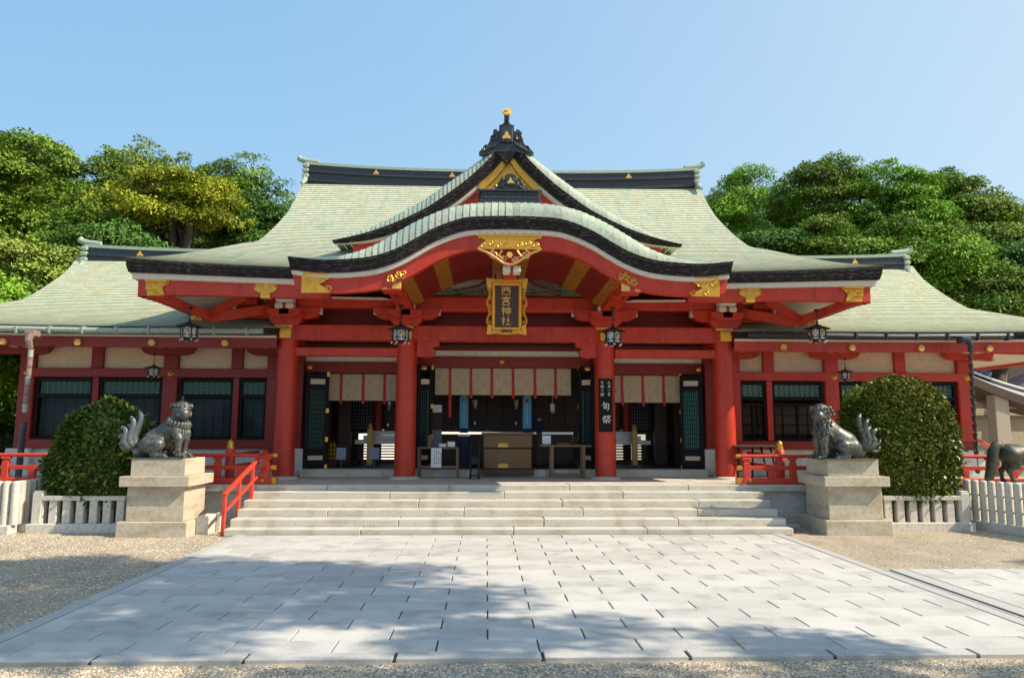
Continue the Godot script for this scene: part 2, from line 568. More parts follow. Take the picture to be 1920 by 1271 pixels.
func _ready() -> void:
	rng.seed = 20
	# camera: a phone at standing height, a little left of the axis, tipped up seven degrees
	var cam := Camera3D.new()
	cam.name = "camera"
	cam.fov = 49.44
	cam.near = 0.1
	cam.far = 600.0
	add_child(cam)
	cam.position = Vector3(-0.41, 1.6, 0)
	cam.basis = Basis(Vector3.UP, deg_to_rad(-2.0)) * Basis(Vector3.RIGHT, deg_to_rad(7.0)) * Basis(Vector3.BACK, 0.003)
	cam.current = true
	# clear morning sky
	var env := Environment.new()
	env.background_mode = Environment.BG_SKY
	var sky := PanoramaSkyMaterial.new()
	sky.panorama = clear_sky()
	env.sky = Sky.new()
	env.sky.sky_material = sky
	env.tonemap_mode = Environment.TONE_MAPPER_LINEAR
	env.tonemap_exposure = 1.42
	env.sdfgi_enabled = true
	env.ssao_enabled = true
	env.ssil_enabled = true
	var we := WorldEnvironment.new()
	we.name = "world_environment"
	we.environment = env
	add_child(we)
	var sun := DirectionalLight3D.new()
	sun.name = "sun"
	sun.light_color = Color(1.0, 0.94, 0.84)
	sun.light_energy = 1.6
	sun.light_angular_distance = 0.53
	sun.shadow_enabled = true
	add_child(sun)
	sun.look_at_from_position(Vector3.ZERO, SUN)
	materials()
	ground()
	paving()
	stairs()
	platform()
	hall()
	for s in [-1, 1]:
		wing(s)
	background()
	trees()
	pedestals()
	lions()
	topiary()
	stone_fences()
	railings()
	lanterns()
	plaque()
	notice_board()
	furnishings()
	rain_chains()
	horse()
	gravel_stones()


func clear_sky() -> ImageTexture:   # clear air: deep overhead, pale low down and whiter towards the sun
	var im := Image.create(512, 256, false, Image.FORMAT_RGBF)
	var to_sun := -SUN.normalized()
	for j in 256:
		var el := PI * (0.5 - (j + 0.5) / 256.0)
		for i in 512:
			var az := TAU * (i + 0.5) / 512.0
			var d := Vector3(sin(az) * cos(el), sin(el), -cos(az) * cos(el))
			var up := maxf(d.y, 0.0)
			var c := Vector3(0.105, 0.275, 0.53).lerp(Vector3(0.37, 0.59, 0.745), pow(1.0 - up, 2.0))
			var near := d.dot(to_sun)
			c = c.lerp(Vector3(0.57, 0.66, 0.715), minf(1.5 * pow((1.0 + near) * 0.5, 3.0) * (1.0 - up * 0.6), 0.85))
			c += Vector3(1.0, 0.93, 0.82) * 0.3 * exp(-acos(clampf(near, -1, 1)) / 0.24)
			if d.y < 0.0:
				c = c.lerp(Vector3(0.26, 0.24, 0.20), minf(-d.y * 12.0, 1.0))
			im.set_pixel(i, j, Color(c.x, c.y, c.z))
	return ImageTexture.create_from_image(im)


# ---------------------------------------------------------------- the setting
func ground() -> void:
	var g := G.new()
	g.smooth(0)
	var rows := []
	for z in [60.0, 20.0, 6.0, 0.0, -5.0, -10.0, -14.0, -30.0, -80.0, -400.0]:
		var row := []
		for x in [-400.0, -60.0, -20.0, -10.0, -5.0, 0.0, 5.0, 10.0, 20.0, 60.0, 400.0]:
			row.append(Vector3(x, 0, z))
		rows.append(row)
	g.grid(rows, Vector3.UP)
	tag(part("gravel_ground", g, M.gravel), "tan gravel covering the forecourt around the stone paving", "ground", "", "structure")


func slab_mesh(w: float, d: float) -> ArrayMesh:
	return G.new().box(Vector3.ZERO, Vector3(w - 0.012, 0.05, d - 0.005), Basis.IDENTITY, 0.004).mesh()


func paving() -> void:
	var o := thing("paving", Vector3(0, 0, -8.4), "pale granite forecourt paving of staggered slabs before the steps", "paving", "", "structure")
	var bed := G.new().span(-4.13, 4.13, -0.05, 0.012, -11.37, -5.338)
	part("paving_bed", bed, M.joint_dark, o, true)
	var full := slab_mesh(0.745, 0.3075)
	var cut := {}
	for row in 19:
		var z := -5.495 - 0.3075 * (row + 0.5)
		var shift := 0.0 if row % 2 == 0 else 0.3725
		var x := -4.0
		var first := -3.7375 + shift if row % 2 == 0 else -3.7375 - 0.3725 + 0.745
		var edges := [-3.985]
		var e := first
		while e < 3.985 - 0.08:
			if e > -3.985 + 0.08:
				edges.append(e)
			e += 0.745
		edges.append(3.985)
		for i in edges.size() - 1:
			var w: float = edges[i + 1] - edges[i]
			x = (edges[i] + edges[i + 1]) * 0.5
			var m: ArrayMesh = full
			if absf(w - 0.745) > 0.001:
				var key := snappedf(w, 0.001)
				if not cut.has(key):
					cut[key] = slab_mesh(w, 0.3075)
				m = cut[key]
			var p := part("paving_slab", m, M["slab_%d" % (rng.randi() % 5)], o)
			p.position = Vector3(x, 0.0 + rng.randf_range(-0.0012, 0.0012), z) - o.position
	var side := slab_mesh(0.145, 0.98)
	var front := slab_mesh(1.02, 0.16)
	for s in [-1.0, 1.0]:
		for i in 6:
			var p := part("kerb_stone", side, M.kerb, o)
			p.position = Vector3(s * 4.06, 0.002, -5.495 - 0.98 * (i + 0.5)) - o.position
	for i in 8:
		var p := part("kerb_stone", front, M.kerb if i % 2 else M.slab_0, o)
		p.position = Vector3(-4.13 + 1.0325 * (i + 0.5), 0.002, -5.413) - o.position
	# the side path on the right with its slot drain
	var q := thing("side_path", Vector3(7, 0, -7), "pale paved side path leading off right from the forecourt paving", "path", "", "structure")
	part("path_bed", G.new().span(4.14, 12.2, -0.05, 0.010, -8.55, -5.3), M.joint_dark, q, true)
	for i in 3:
		var a := -8.53 + i * 1.075
		part("kerb_stone", G.new().span(4.222, 4.40, -0.02, 0.026, a + 0.004, a + 1.071, 0.004), M.kerb, q, true)
	for row in 10:
		var z := -8.53 + 0.3075 * (row + 0.5)
		for i in 11:
			var x := 4.41 + 0.745 * (i + (0.0 if row % 2 else 0.5))
			var w := 0.745
			if row % 2 == 0 and i == 0:
				part("paving_slab", slab_mesh(0.3725, 0.3075), M.slab_1, q).position = Vector3(4.41 + 0.186, 0, z) - q.position
			var p := part("paving_slab", full, M["slab_%d" % (rng.randi() % 5)], q)
			p.position = Vector3(x + w * 0.5, rng.randf_range(-0.001, 0.001), z) - q.position
	var dr := thing("drain_channel", Vector3(4.18, 0, -7), "narrow dark slot drain along the right kerb of the paving", "drain", "", "structure")
	part("slot", G.new().span(4.138, 4.220, -0.02, 0.0125, -8.53, -5.3), M.rubber, dr, true)
	for i in 3:
		part("cover_strip", G.new().span(4.136, 4.168, -0.02, 0.027, -8.53 + i * 1.075 + 0.003, -8.53 + (i + 1) * 1.075 - 0.003, 0.003), M.kerb, dr, true)


func stairs() -> void:
	var o := thing("stone_stairs", Vector3(0, 0, -12), "wide weathered granite stairs of five treads rising to the shrine hall", "stairs")
	var front := [-11.37, -11.63, -11.95, -12.24, -12.50, -12.76]
	var joints := [[-2.28, 0.02, 2.05], [-1.75, 0.5, 2.6], [-2.9, -0.75, 1.15, 3.0], [-1.5, 0.85, 3.1], [-2.0, -0.1, 1.9], []]
	for i in 5:
		var xs: Array = [-4.31]
		xs.append_array(joints[i])
		xs.append(4.31)
		for k in xs.size() - 1:
			var dz := rng.randf_range(-0.003, 0.003)
			part("stair_stone", G.new().span(xs[k] + 0.003, xs[k + 1] - 0.003, 0.113 * i if i == 0 else 0.113 * i - 0.006, 0.113 * (i + 1) - 0.002, front[i] + dz, front[i + 1] - 0.05, 0.012), M.granite, o, true)
	part("stair_core", G.new().span(-4.29, 4.29, 0, 0.53, -13.2, -12.80), M.granite, o, true)
	for i in 4:
		part("core_block", G.new().span(-4.29, 4.29, 0.001, 0.105 + 0.113 * i, front[i + 1] - 0.02, front[i + 1] - 0.20), M.granite, o, true)


func platform() -> void:
	var o := thing("stone_platform", Vector3(0, 0, -16), "pale stone platform carrying the shrine hall and both wings", "platform")
	part("core", G.new().span(-11.2, 11.2, -0.05, 0.545, -18.6, -12.93), M.wall_stone, o, true)
	# edge stones
	var xs := steps(-11.3, 11.3, 11)
	for k in 11:
		part("edge_stone", G.new().span(xs[k] + 0.003, xs[k + 1] - 0.003, 0.545, FLOOR, -13.30, -12.76, 0.010), M.granite, o, true)
	for r in 3:
		var z := -13.30 - r * 0.56
		var ys := steps(-11.3, 11.3, 14)
		for k in 14:
			var sh := 0.4 * (r % 2)
			part("floor_stone", G.new().span(ys[k] + 0.003 + sh - 0.2, ys[k + 1] - 0.003 + sh - 0.2, 0.55, FLOOR - 0.001, z - 0.557, z - 0.003, 0.004), M.granite, o, true)
	for s in [-1.0, 1.0]:
		var ps := steps(4.30, 11.2, 8)
		for k in 8:
			part("wall_panel", G.new().span(s * (ps[k] + 0.004), s * (ps[k + 1] - 0.004), 0.17, 0.543, -12.96, -12.86, 0.004), M.wall_stone, o, true)
			part("base_stone", G.new().span(s * (ps[k] + 0.003), s * (ps[k + 1] - 0.003), -0.02, 0.168, -12.98, -12.78, 0.008), M.fence_stone, o, true)
		# small drain kerb on the ground before the platform
		part("gutter_kerb", G.new().span(s * 4.34, s * 11.2, -0.02, 0.045, -12.42, -12.34, 0.006), M.fence_stone, o, true)


func gravel_stones() -> void:
	var g := G.new()
	var p := [Vector3(1, 0.1, 0), Vector3(0.2, 0.1, 0.9), Vector3(-0.8, 0.0, 0.4), Vector3(-0.5, 0.1, -0.8), Vector3(0.5, 0, -0.8)]
	for i in 5:
		g.tri(p[i], p[(i + 1) % 5], Vector3(0.1, 0.62, 0), p[i] + p[(i + 1) % 5] + Vector3.UP)
	var place := []
	var tone := []
	var r := RandomNumberGenerator.new()
	r.seed = 77
	var tones := [lin(.46, .35, .23).srgb_to_linear(), lin(.66, .55, .41).srgb_to_linear(), lin(.72, .66, .57).srgb_to_linear(), lin(.22, .16, .11).srgb_to_linear(), lin(.58, .45, .31).srgb_to_linear()]
	for i in 90000:
		var x := 0.0
		var z := 0.0
		if i < 30000:
			x = r.randf_range(-4.2, 4.2)
			z = r.randf_range(-5.29, -4.5)
		else:
			var s := -1.0 if r.randf() < 0.62 else 1.0
			x = s * r.randf_range(4.15, 9.8)
			z = r.randf_range(-12.3, -5.2)
			if s > 0 and z > -8.56:
				continue
			if absf(absf(x) - 5.34) < 0.53 and z < -11.3:
				continue
		var b := Basis(Vector3.UP, r.randf() * TAU).scaled(Vector3(r.randf_range(0.6, 1.1), r.randf_range(0.6, 1.2), r.randf_range(0.6, 1.1)) * r.randf_range(0.006, 0.014))
		place.append(Transform3D(b, Vector3(x, -0.001, z)))
		tone.append(tones[r.randi() % 5] * r.randf_range(0.8, 1.1))
	tag(many("gravel_stones", g.mesh(), M.pebble, place, tone, self), "loose tan and grey pebbles scattered over the gravel forecourt", "gravel", "", "stuff")


func many(called: String, shape: Mesh, m: Material, place: Array, tone: Array, parent: Node) -> MultiMeshInstance3D:
	var mm := MultiMesh.new()
	mm.transform_format = MultiMesh.TRANSFORM_3D
	mm.use_colors = tone.size() > 0
	mm.mesh = shape
	mm.instance_count = place.size()
	for i in place.size():
		mm.set_instance_transform(i, place[i])
		if tone.size():
			mm.set_instance_color(i, tone[i])
	var o := MultiMeshInstance3D.new()
	o.multimesh = mm
	o.material_override = m
	o.name = numbered(called) if parent == self else called
	parent.add_child(o, true)
	return o


# ---------------------------------------------------------------- roofs
func slope(parent: Node, called: String, zr: float, yr: float, ze: float, ye: float, a: float, lift: float, xl: Callable, xr: Callable, n: int, m: Material, x_from := 0.0) -> void:   # a hipped front or rear slope laid in stepped copper courses
	var st := SurfaceTool.new()
	st.begin(Mesh.PRIMITIVE_TRIANGLES)
	var cols := 44
	var up := signf(ze - zr)
	var rows := []
	for i in n + 1:
		var s := float(i) / n
		var row := []
		var l: float = xl.call(s)
		var r: float = xr.call(s)
		for k in cols + 1:
			var x := lerpf(l, r, float(k) / cols)
			var edge := maxf(absf(l), absf(r))
			var c := clampf((absf(x) - x_from) / maxf(edge - x_from, 0.1), 0, 1)
			row.append(Vector3(x, yr - (yr - ye) * (s * (2 - a) - (1 - a) * s * s) + lift * s * s * s * c * c * c, lerpf(zr, ze, s)))
		rows.append(row)
	for i in n:
		var shove := fmod(float((i / 8) * 7 % 13) * 0.0931, 1.0)
		for k in cols:
			if absf(rows[i][k].x) < 2.35 and absf(rows[i][k + 1].x) < 2.35 and rows[i][k].z > -14.35 and x_from == 0.0:
				continue   # open under the porch gable
			var tl: Vector3 = rows[i][k]
			var tr: Vector3 = rows[i][k + 1]
			var d := (rows[i + 1][k] as Vector3) - tl
			var nrm: Vector3 = (rows[i + 1][k] - tl).cross(Vector3.RIGHT).normalized() * 0.011
			if nrm.y < 0:
				nrm = -nrm
			var bl: Vector3 = rows[i + 1][k] + nrm + d * 0.02
			var br: Vector3 = rows[i + 1][k + 1] + nrm + d * 0.02
			var el: Vector3 = rows[i + 1][k]
			var er: Vector3 = rows[i + 1][k + 1]
			var v0 := (i % 8) / 8.0
			var v1 := v0 + 0.125
			var set_quad := func(p: Array, uv: Array) -> void:
				var order := [0, 1, 2, 0, 2, 3] if (p[0] - p[2]).cross(p[0] - p[1]).dot(Vector3(0, 1, up)) > 0 else [0, 2, 1, 0, 3, 2]
				for q in order:
					st.set_uv(uv[q])
					st.add_vertex(p[q])
			st.set_smooth_group(i * 2)
			set_quad.call([tl, tr, br, bl], [Vector2(tl.x / 1.85 + shove, v0), Vector2(tr.x / 1.85 + shove, v0), Vector2(br.x / 1.85 + shove, v1), Vector2(bl.x / 1.85 + shove, v1)])
			st.set_smooth_group(-1)
			set_quad.call([bl, br, er, el], [Vector2(bl.x / 1.85 + shove, v1 - 0.01), Vector2(br.x / 1.85 + shove, v1 - 0.01), Vector2(br.x / 1.85 + shove, v1 - 0.004), Vector2(bl.x / 1.85 + shove, v1 - 0.004)])
	st.generate_normals()
	part(called, st.commit(), m, parent, true)


func hip(parent: Node, zr: float, yr: float, ze: float, ye: float, a: float, lift: float, edge: Callable, s0: float, m: Material) -> void:   # the end slope between the two hips, courses running along z
	var st := SurfaceTool.new()
	st.begin(Mesh.PRIMITIVE_TRIANGLES)
	var n := 20
	var cols := 16
	var rows := []
	for i in n + 1:
		var s := lerpf(s0, 1.0, float(i) / n)
		var x: float = edge.call(s)
		var z := lerpf(zr, ze, s)
		var row := []
		for k in cols + 1:
			var t := 1.0 - 2.0 * k / cols
			row.append(Vector3(x, yr - (yr - ye) * (s * (2 - a) - (1 - a) * s * s) + lift * s * s * s * absf(t * t * t), zr + (z - zr) * t))
		rows.append(row)
	for i in n:
		st.set_smooth_group(i)
		for k in cols:
			var p := [rows[i][k], rows[i][k + 1], rows[i + 1][k + 1] + Vector3(0, 0.011, 0), rows[i + 1][k] + Vector3(0, 0.011, 0)]
			var out := Vector3(signf(rows[n][0].x), 1, 0)
			var order := [0, 1, 2, 0, 2, 3] if (p[0] - p[2]).cross(p[0] - p[1]).dot(out) > 0 else [0, 2, 1, 0, 3, 2]
			for q in order:
				st.set_uv(Vector2(p[q].z / 1.85, (i % 8 + (0.0 if q < 2 else 1.0)) / 8.0))
				st.add_vertex(p[q])
	st.generate_normals()
	part("hip_slope", st.commit(), m, parent, true)


func band(parent: Node, called: String, m: Material, prof: Array, ye: float, lift: float, x0: float, x1: float, ze: float, zr: float, x_from: float, ends: Array, gap := 0.0) -> void:   # eave band round the roof: prof = (recess, drop) pairs; ends = which ends turn back along the side
	var g := G.new()
	var made := []
	for piece in ([[0, 0]] if gap == 0.0 else [[0, -1], [1, 0]]):
		var front := []
		for p in prof:
			var row := []
			for i in 61:
				var l: float = x0 + (p.x if ends[0] else 0.0)
				var r: float = x1 - (p.x if ends[1] else 0.0)
				if piece[1] == -1:
					r = -gap
				if piece[0] == 1:
					l = gap
				var x := lerpf(l, r, float(i) / 60)
				var c := clampf((absf(x) - x_from) / (maxf(absf(x0), absf(x1)) - x_from), 0, 1)
				row.append(Vector3(x, ye + lift * c * c * c - p.y * (1.0 + 0.30 * pow(c, 7)), ze - p.x))
			front.append(row)
		if gap > 0.0:
			g = G.new()
		g.grid(front, Vector3(0, -0.3, 1))
		made.append(g)
	for e in 2:
		if ends[e]:
			var side := []
			for p in prof:
				var row := []
				for i in 17:
					var t := 1.0 - 2.0 * i / 16
					var z: float = zr + (ze - p.x - zr) * t
					row.append(Vector3((x0 + p.x) if e == 0 else (x1 - p.x), ye + lift * absf(t * t * t) - p.y * (1.0 + 0.30 * pow(absf(t), 7)), z))
				side.append(row)
			made[mini(e, made.size() - 1)].grid(side, Vector3(-1 if e == 0 else 1, -0.3, 0))
	for q in made:
		part(called, q, m, parent, true)


func arch(parent: Node, called: String, m: Material, fy: Callable, xs: Array, prof: Array, out := Vector3(0, -0.2, 1), shrink := 0.0) -> MeshInstance3D:   # a front board swept along a curved eave: prof = (z, drop)
	var g := G.new()
	var rows := []
	for p in prof:
		var row := []
		for x in xs:
			row.append(Vector3(x * (1.0 - shrink * p.y), fy.call(x) - p.y, p.x))
		rows.append(row)
	g.grid(rows, out)
	return part(called, g, m, parent, true)


func verge(parent: Node, fin: Callable, fout: Callable, x0: float, x1: float, zf: float, zb: float, count: int) -> void:   # rounded verge laid in separate overlapping copper sheets
	# even spacing along the curve
	var at := []
	var total := 0.0
	var fine := steps(x0, x1, 240)
	var acc := [0.0]
	for i in 240:
		total += Vector2(fine[i], fout.call(fine[i])).distance_to(Vector2(fine[i + 1], fout.call(fine[i + 1])))
		acc.append(total)
	var j := 0
	for i in count + 1:
		var want := total * i / count
		while j < 239 and acc[j + 1] < want:
			j += 1
		at.append(lerpf(fine[j], fine[j + 1], clampf((want - acc[j]) / maxf(acc[j + 1] - acc[j], 1e-5), 0, 1)))
	for i in count:
		var g := G.new()
		var a: float = at[i]
		var b: float = at[i + 1]
		var lower_first: bool = fout.call(a) < fout.call(b)   # the lower edge of every sheet laps over the next one down
		var rows := [[], [], []]
		for k in 6:
			var th := PI / 2 * k / 5
			for e in 3:
				var x := lerpf(a, b, [0.0, 0.5, 0.985][e] if lower_first else [0.015, 0.5, 1.0][e])
				var yi: float = fin.call(x)
				var yo: float = fout.call(x)
				var proud := 0.013 if (e == 0) == lower_first and e != 1 else (0.007 if e == 1 else 0.0)
				var sl: float = (fout.call(x + 0.01) - fout.call(x - 0.01)) / 0.02
				var nrm := Vector3(-sl * sin(th), sin(th), cos(th)).normalized()
				rows[e].append(Vector3(x, yi + (yo - yi) * sin(th), zf + (zb - zf) * (1 - cos(th))) + nrm * proud)
		var low: int = 0 if lower_first else 2
		g.smooth(1)
		g.grid(rows, Vector3(0, 1, 1))
		g.smooth(-1)
		var lip := []
		for k in 6:
			lip.append(rows[low][k] - Vector3(0, 0.018, 0.012))
		g.grid([rows[low], lip], Vector3(-1 if low == 0 else 1, 0, 0))
		part("verge_sheet", g, M["verge_patina_%d" % (rng.randi() % 4)], parent, true)


const KTOP := "0.000,4.991 0.456,4.981 0.776,4.952 1.067,4.860 1.320,4.744 1.562,4.598 1.863,4.433 2.212,4.312 2.571,4.263 2.940,4.244 3.202,4.254 3.551,4.293"
const KOUT := "0.000,5.287 0.572,5.268 1.048,5.176 1.329,5.064 1.620,4.918 1.902,4.744 2.183,4.569 2.474,4.438 2.756,4.356 3.202,4.302 3.551,4.302"
const COUT := "0,7.42 0.12,7.26 0.28,7.08 0.47,6.90 0.85,6.60 1.17,6.36 1.54,6.08 1.84,5.89 2.18,5.69 2.51,5.515 2.84,5.36 3.34,5.14"
const CGAP := "0,0.10 0.12,0.12 0.28,0.16 0.47,0.2 0.85,0.26 1.17,0.27 1.54,0.255 1.84,0.23 2.18,0.195 2.51,0.15 2.84,0.10 3.34,0.0"
const CBLK := "0,0.33 0.5,0.27 0.98,0.245 1.67,0.205 2.46,0.155 3.0,0.09 3.34,0.03"


func ornament(parent: Node, c: Vector3, k: float, called: String, squat := 1.0) -> void:   # dark copper ridge-end ornament with scrolls and a gilt crest
	var g := G.new()
	var half := pairs("0,0 0.20,0 0.44,-0.06 0.56,-0.02 0.50,0.05 0.40,0.12 0.35,0.20 0.33,0.30 0.28,0.32 0.27,0.46 0.20,0.48 0.19,0.40 0.155,0.42 0.15,0.56 0.09,0.58 0.06,0.61 0,0.61")
	var poly := PackedVector2Array()
	for p in half:
		poly.append(Vector2(p.x, p.y * squat) * k)
	for i in range(half.size() - 2, 0, -1):
		poly.append(Vector2(-half[i].x, half[i].y * squat) * k)
	g.prism(poly, c, Vector3.RIGHT, Vector3.UP, Vector3(0, 0, -0.22 * k))
	for s in [-1.0, 1.0]:
		scroll(g, c + Vector3(s * 0.27, 0.30 * squat, 0.01) * k, 0.085 * k, 1.4, PI / 2, s, 0.022 * k)
		scroll(g, c + Vector3(s * 0.40, 0.05, 0.01) * k, 0.075 * k, 1.3, PI / 2, -s, 0.02 * k)
		g.tube([c + Vector3(s * 0.16, 0.18, 0.01) * k, c + Vector3(s * 0.27, 0.10, 0.02) * k, c + Vector3(s * 0.47, 0.0, 0.01) * k], [0.025 * k, 0.03 * k, 0.015 * k], 6)
	g.box(c + Vector3(0, 0.34 * squat, 0.02) * k, Vector3(0.25, 0.32 * squat, 0.06) * k, Basis.IDENTITY, 0.02)
	var o := part(called, g, M.black_copper, parent, true)
	var e := G.new()
	crest(e, c + Vector3(0, 0.31 * squat, 0.052) * k, 0.095 * k, 0.012)
	part("crest", e, M.gilt_paint, o)


func ridge(parent: Node, x0: float, x1: float, z: float, y: float, rise: float, mid: float, ends: Array, crests: Array) -> void:
	var h := func(x: float) -> float: return y + rise * pow(absf(x - mid) / maxf(absf(x1 - mid), absf(x0 - mid)), 2.6)
	var body := G.new()
	var cap := G.new()
	var xs := steps(x0, x1, 30)
	for f in [[body, 0.165, -0.25, 0.43], [body, 0.22, -0.02, 0.045], [cap, 0.20, 0.18, 0.07], [cap, 0.09, 0.25, 0.03]]:
		var rows := []
		for c in [[f[1], f[2]], [f[1], f[2] + f[3]], [-f[1], f[2] + f[3]], [-f[1], f[2]], [f[1], f[2]]]:
			var row := []
			for x in xs:
				row.append(Vector3(x, h.call(x) + c[1], z + c[0]))
			rows.append(row)
		for j in 4:
			f[0].grid([rows[j], rows[j + 1]], [Vector3.BACK, Vector3.UP, Vector3.FORWARD, Vector3.DOWN][j])
		for e in [0, 30]:
			f[0].quad(rows[0][e], rows[1][e], rows[2][e], rows[3][e], Vector3(-1 if e == 0 else 1, 0, 0))
	var o := part("ridge", body, M.black_copper, parent, true)
	part("ridge_cap", cap, M.patina, o)
	for e in 2:
		if ends[e]:
			var s := -1.0 if e == 0 else 1.0
			var x: float = xs[0] if e == 0 else xs[30]
			var yy: float = h.call(x)
			var g := G.new()
			g.tube([Vector3(x - s * 0.3, yy + 0.30, z), Vector3(x + s * 0.02, yy + 0.33, z), Vector3(x + s * 0.16, yy + 0.37, z), Vector3(x + s * 0.22, yy + 0.42, z)], [0.07, 0.075, 0.075, 0.085], 10)
			for k in 3:
				g.span(x - s * 0.10, x + s * 0.075, yy + 0.20 - k * 0.135, yy + 0.09 - k * 0.135, z - 0.24, z + 0.24, 0.03)
			g.span(x - s * 0.06, x + s * 0.05, yy - 0.30, yy - 0.16, z - 0.2, z + 0.28, 0.03)
			g.tube([Vector3(x, yy - 0.2, z + 0.18), Vector3(x, yy - 0.34, z + 0.32), Vector3(x + s * 0.02, yy - 0.42, z + 0.46)], [0.075, 0.06, 0.04], 8)
			part("ridge_end", g, M.patina, o)
	for x in crests:
		var e := G.new()
		crest(e, Vector3(x, h.call(x) + 0.08, z + 0.172), 0.085, 0.012)
		part("crest", e, M.gilt_paint, o)


# ---------------------------------------------------------------- the main hall
func hall() -> void:
	var o := thing("shrine_hall", Vector3(0, FLOOR, COL_Z), "vermilion shrine hall with green copper roof, curved front gable and four round columns", "shrine building")
	var width := func(s: float) -> float:
		return 5.17 + 0.12 * (1.0 - minf(s / 0.25, 1.0)) if s < 0.60 else 5.17 + 1.36 * pow((s - 0.60) / 0.40, 0.62)
	var zr := -19.0
	for d in 2:
		slope(o, "front_slope" if d == 0 else "rear_slope", zr, 8.08, EAVE_Z if d == 0 else -25.6, 4.29, 0.55, 0.17, func(s): return -width.call(s), width, 58, M.roof_copper)
	for s in [-1.0, 1.0]:
		hip(o, zr, 8.08, EAVE_Z, 4.29, 0.55, 0.17, func(q): return s * width.call(q), 0.60, M.roof_copper)
		var g := G.new()
		g.prism(PackedVector2Array([Vector2(-3.2, 5.3), Vector2(3.2, 5.3), Vector2(1.8, 6.3), Vector2(0, 7.9), Vector2(-1.8, 6.3)]), Vector3(s * 5.0, 0, zr), Vector3.BACK, Vector3.UP, Vector3(-s * 0.08, 0, 0))
		part("side_gable", g, M.vermilion, o, true)
	ridge(o, -5.2, 5.2, zr, 8.17, 0.15, 0.0, [true, true], [-3.35, -1.35, 3.35])
	var wx: float = width.call(1.0)
	band(o, "eave_edge", M.roof_edge, [Vector2(0, -0.012), Vector2(0.0, 0.045), Vector2(0.012, 0.05), Vector2(0.014, 0.10), Vector2(0.022, 0.105), Vector2(0.024, 0.135), Vector2(0.034, 0.14), Vector2(0.042, 0.178), Vector2(0.11, 0.186)], 4.29, 0.17, -wx, wx, EAVE_Z, zr, 0, [true, true], 3.1)
	band(o, "eave_strip", M.white_paint, [Vector2(0.085, 0.18), Vector2(0.10, 0.262), Vector2(0.18, 0.27)], 4.29, 0.17, -wx, wx, EAVE_Z, zr, 0, [true, true], 3.1)
	band(o, "fascia", M.vermilion, [Vector2(0.165, 0.255), Vector2(0.17, 0.49), Vector2(0.30, 0.49), Vector2(0.30, 0.40)], 4.29, 0.17, -wx, wx, EAVE_Z, zr, 0, [true, true], 3.1)
	band(o, "soffit", M.white_paint, [Vector2(0.29, 0.43), Vector2(1.9, 0.20)], 4.29, 0.17, -wx, wx, EAVE_Z, zr, 0, [true, true], 2.2)
	kohai(o)
	front_gable(o)
	frame(o)
	interior(o)


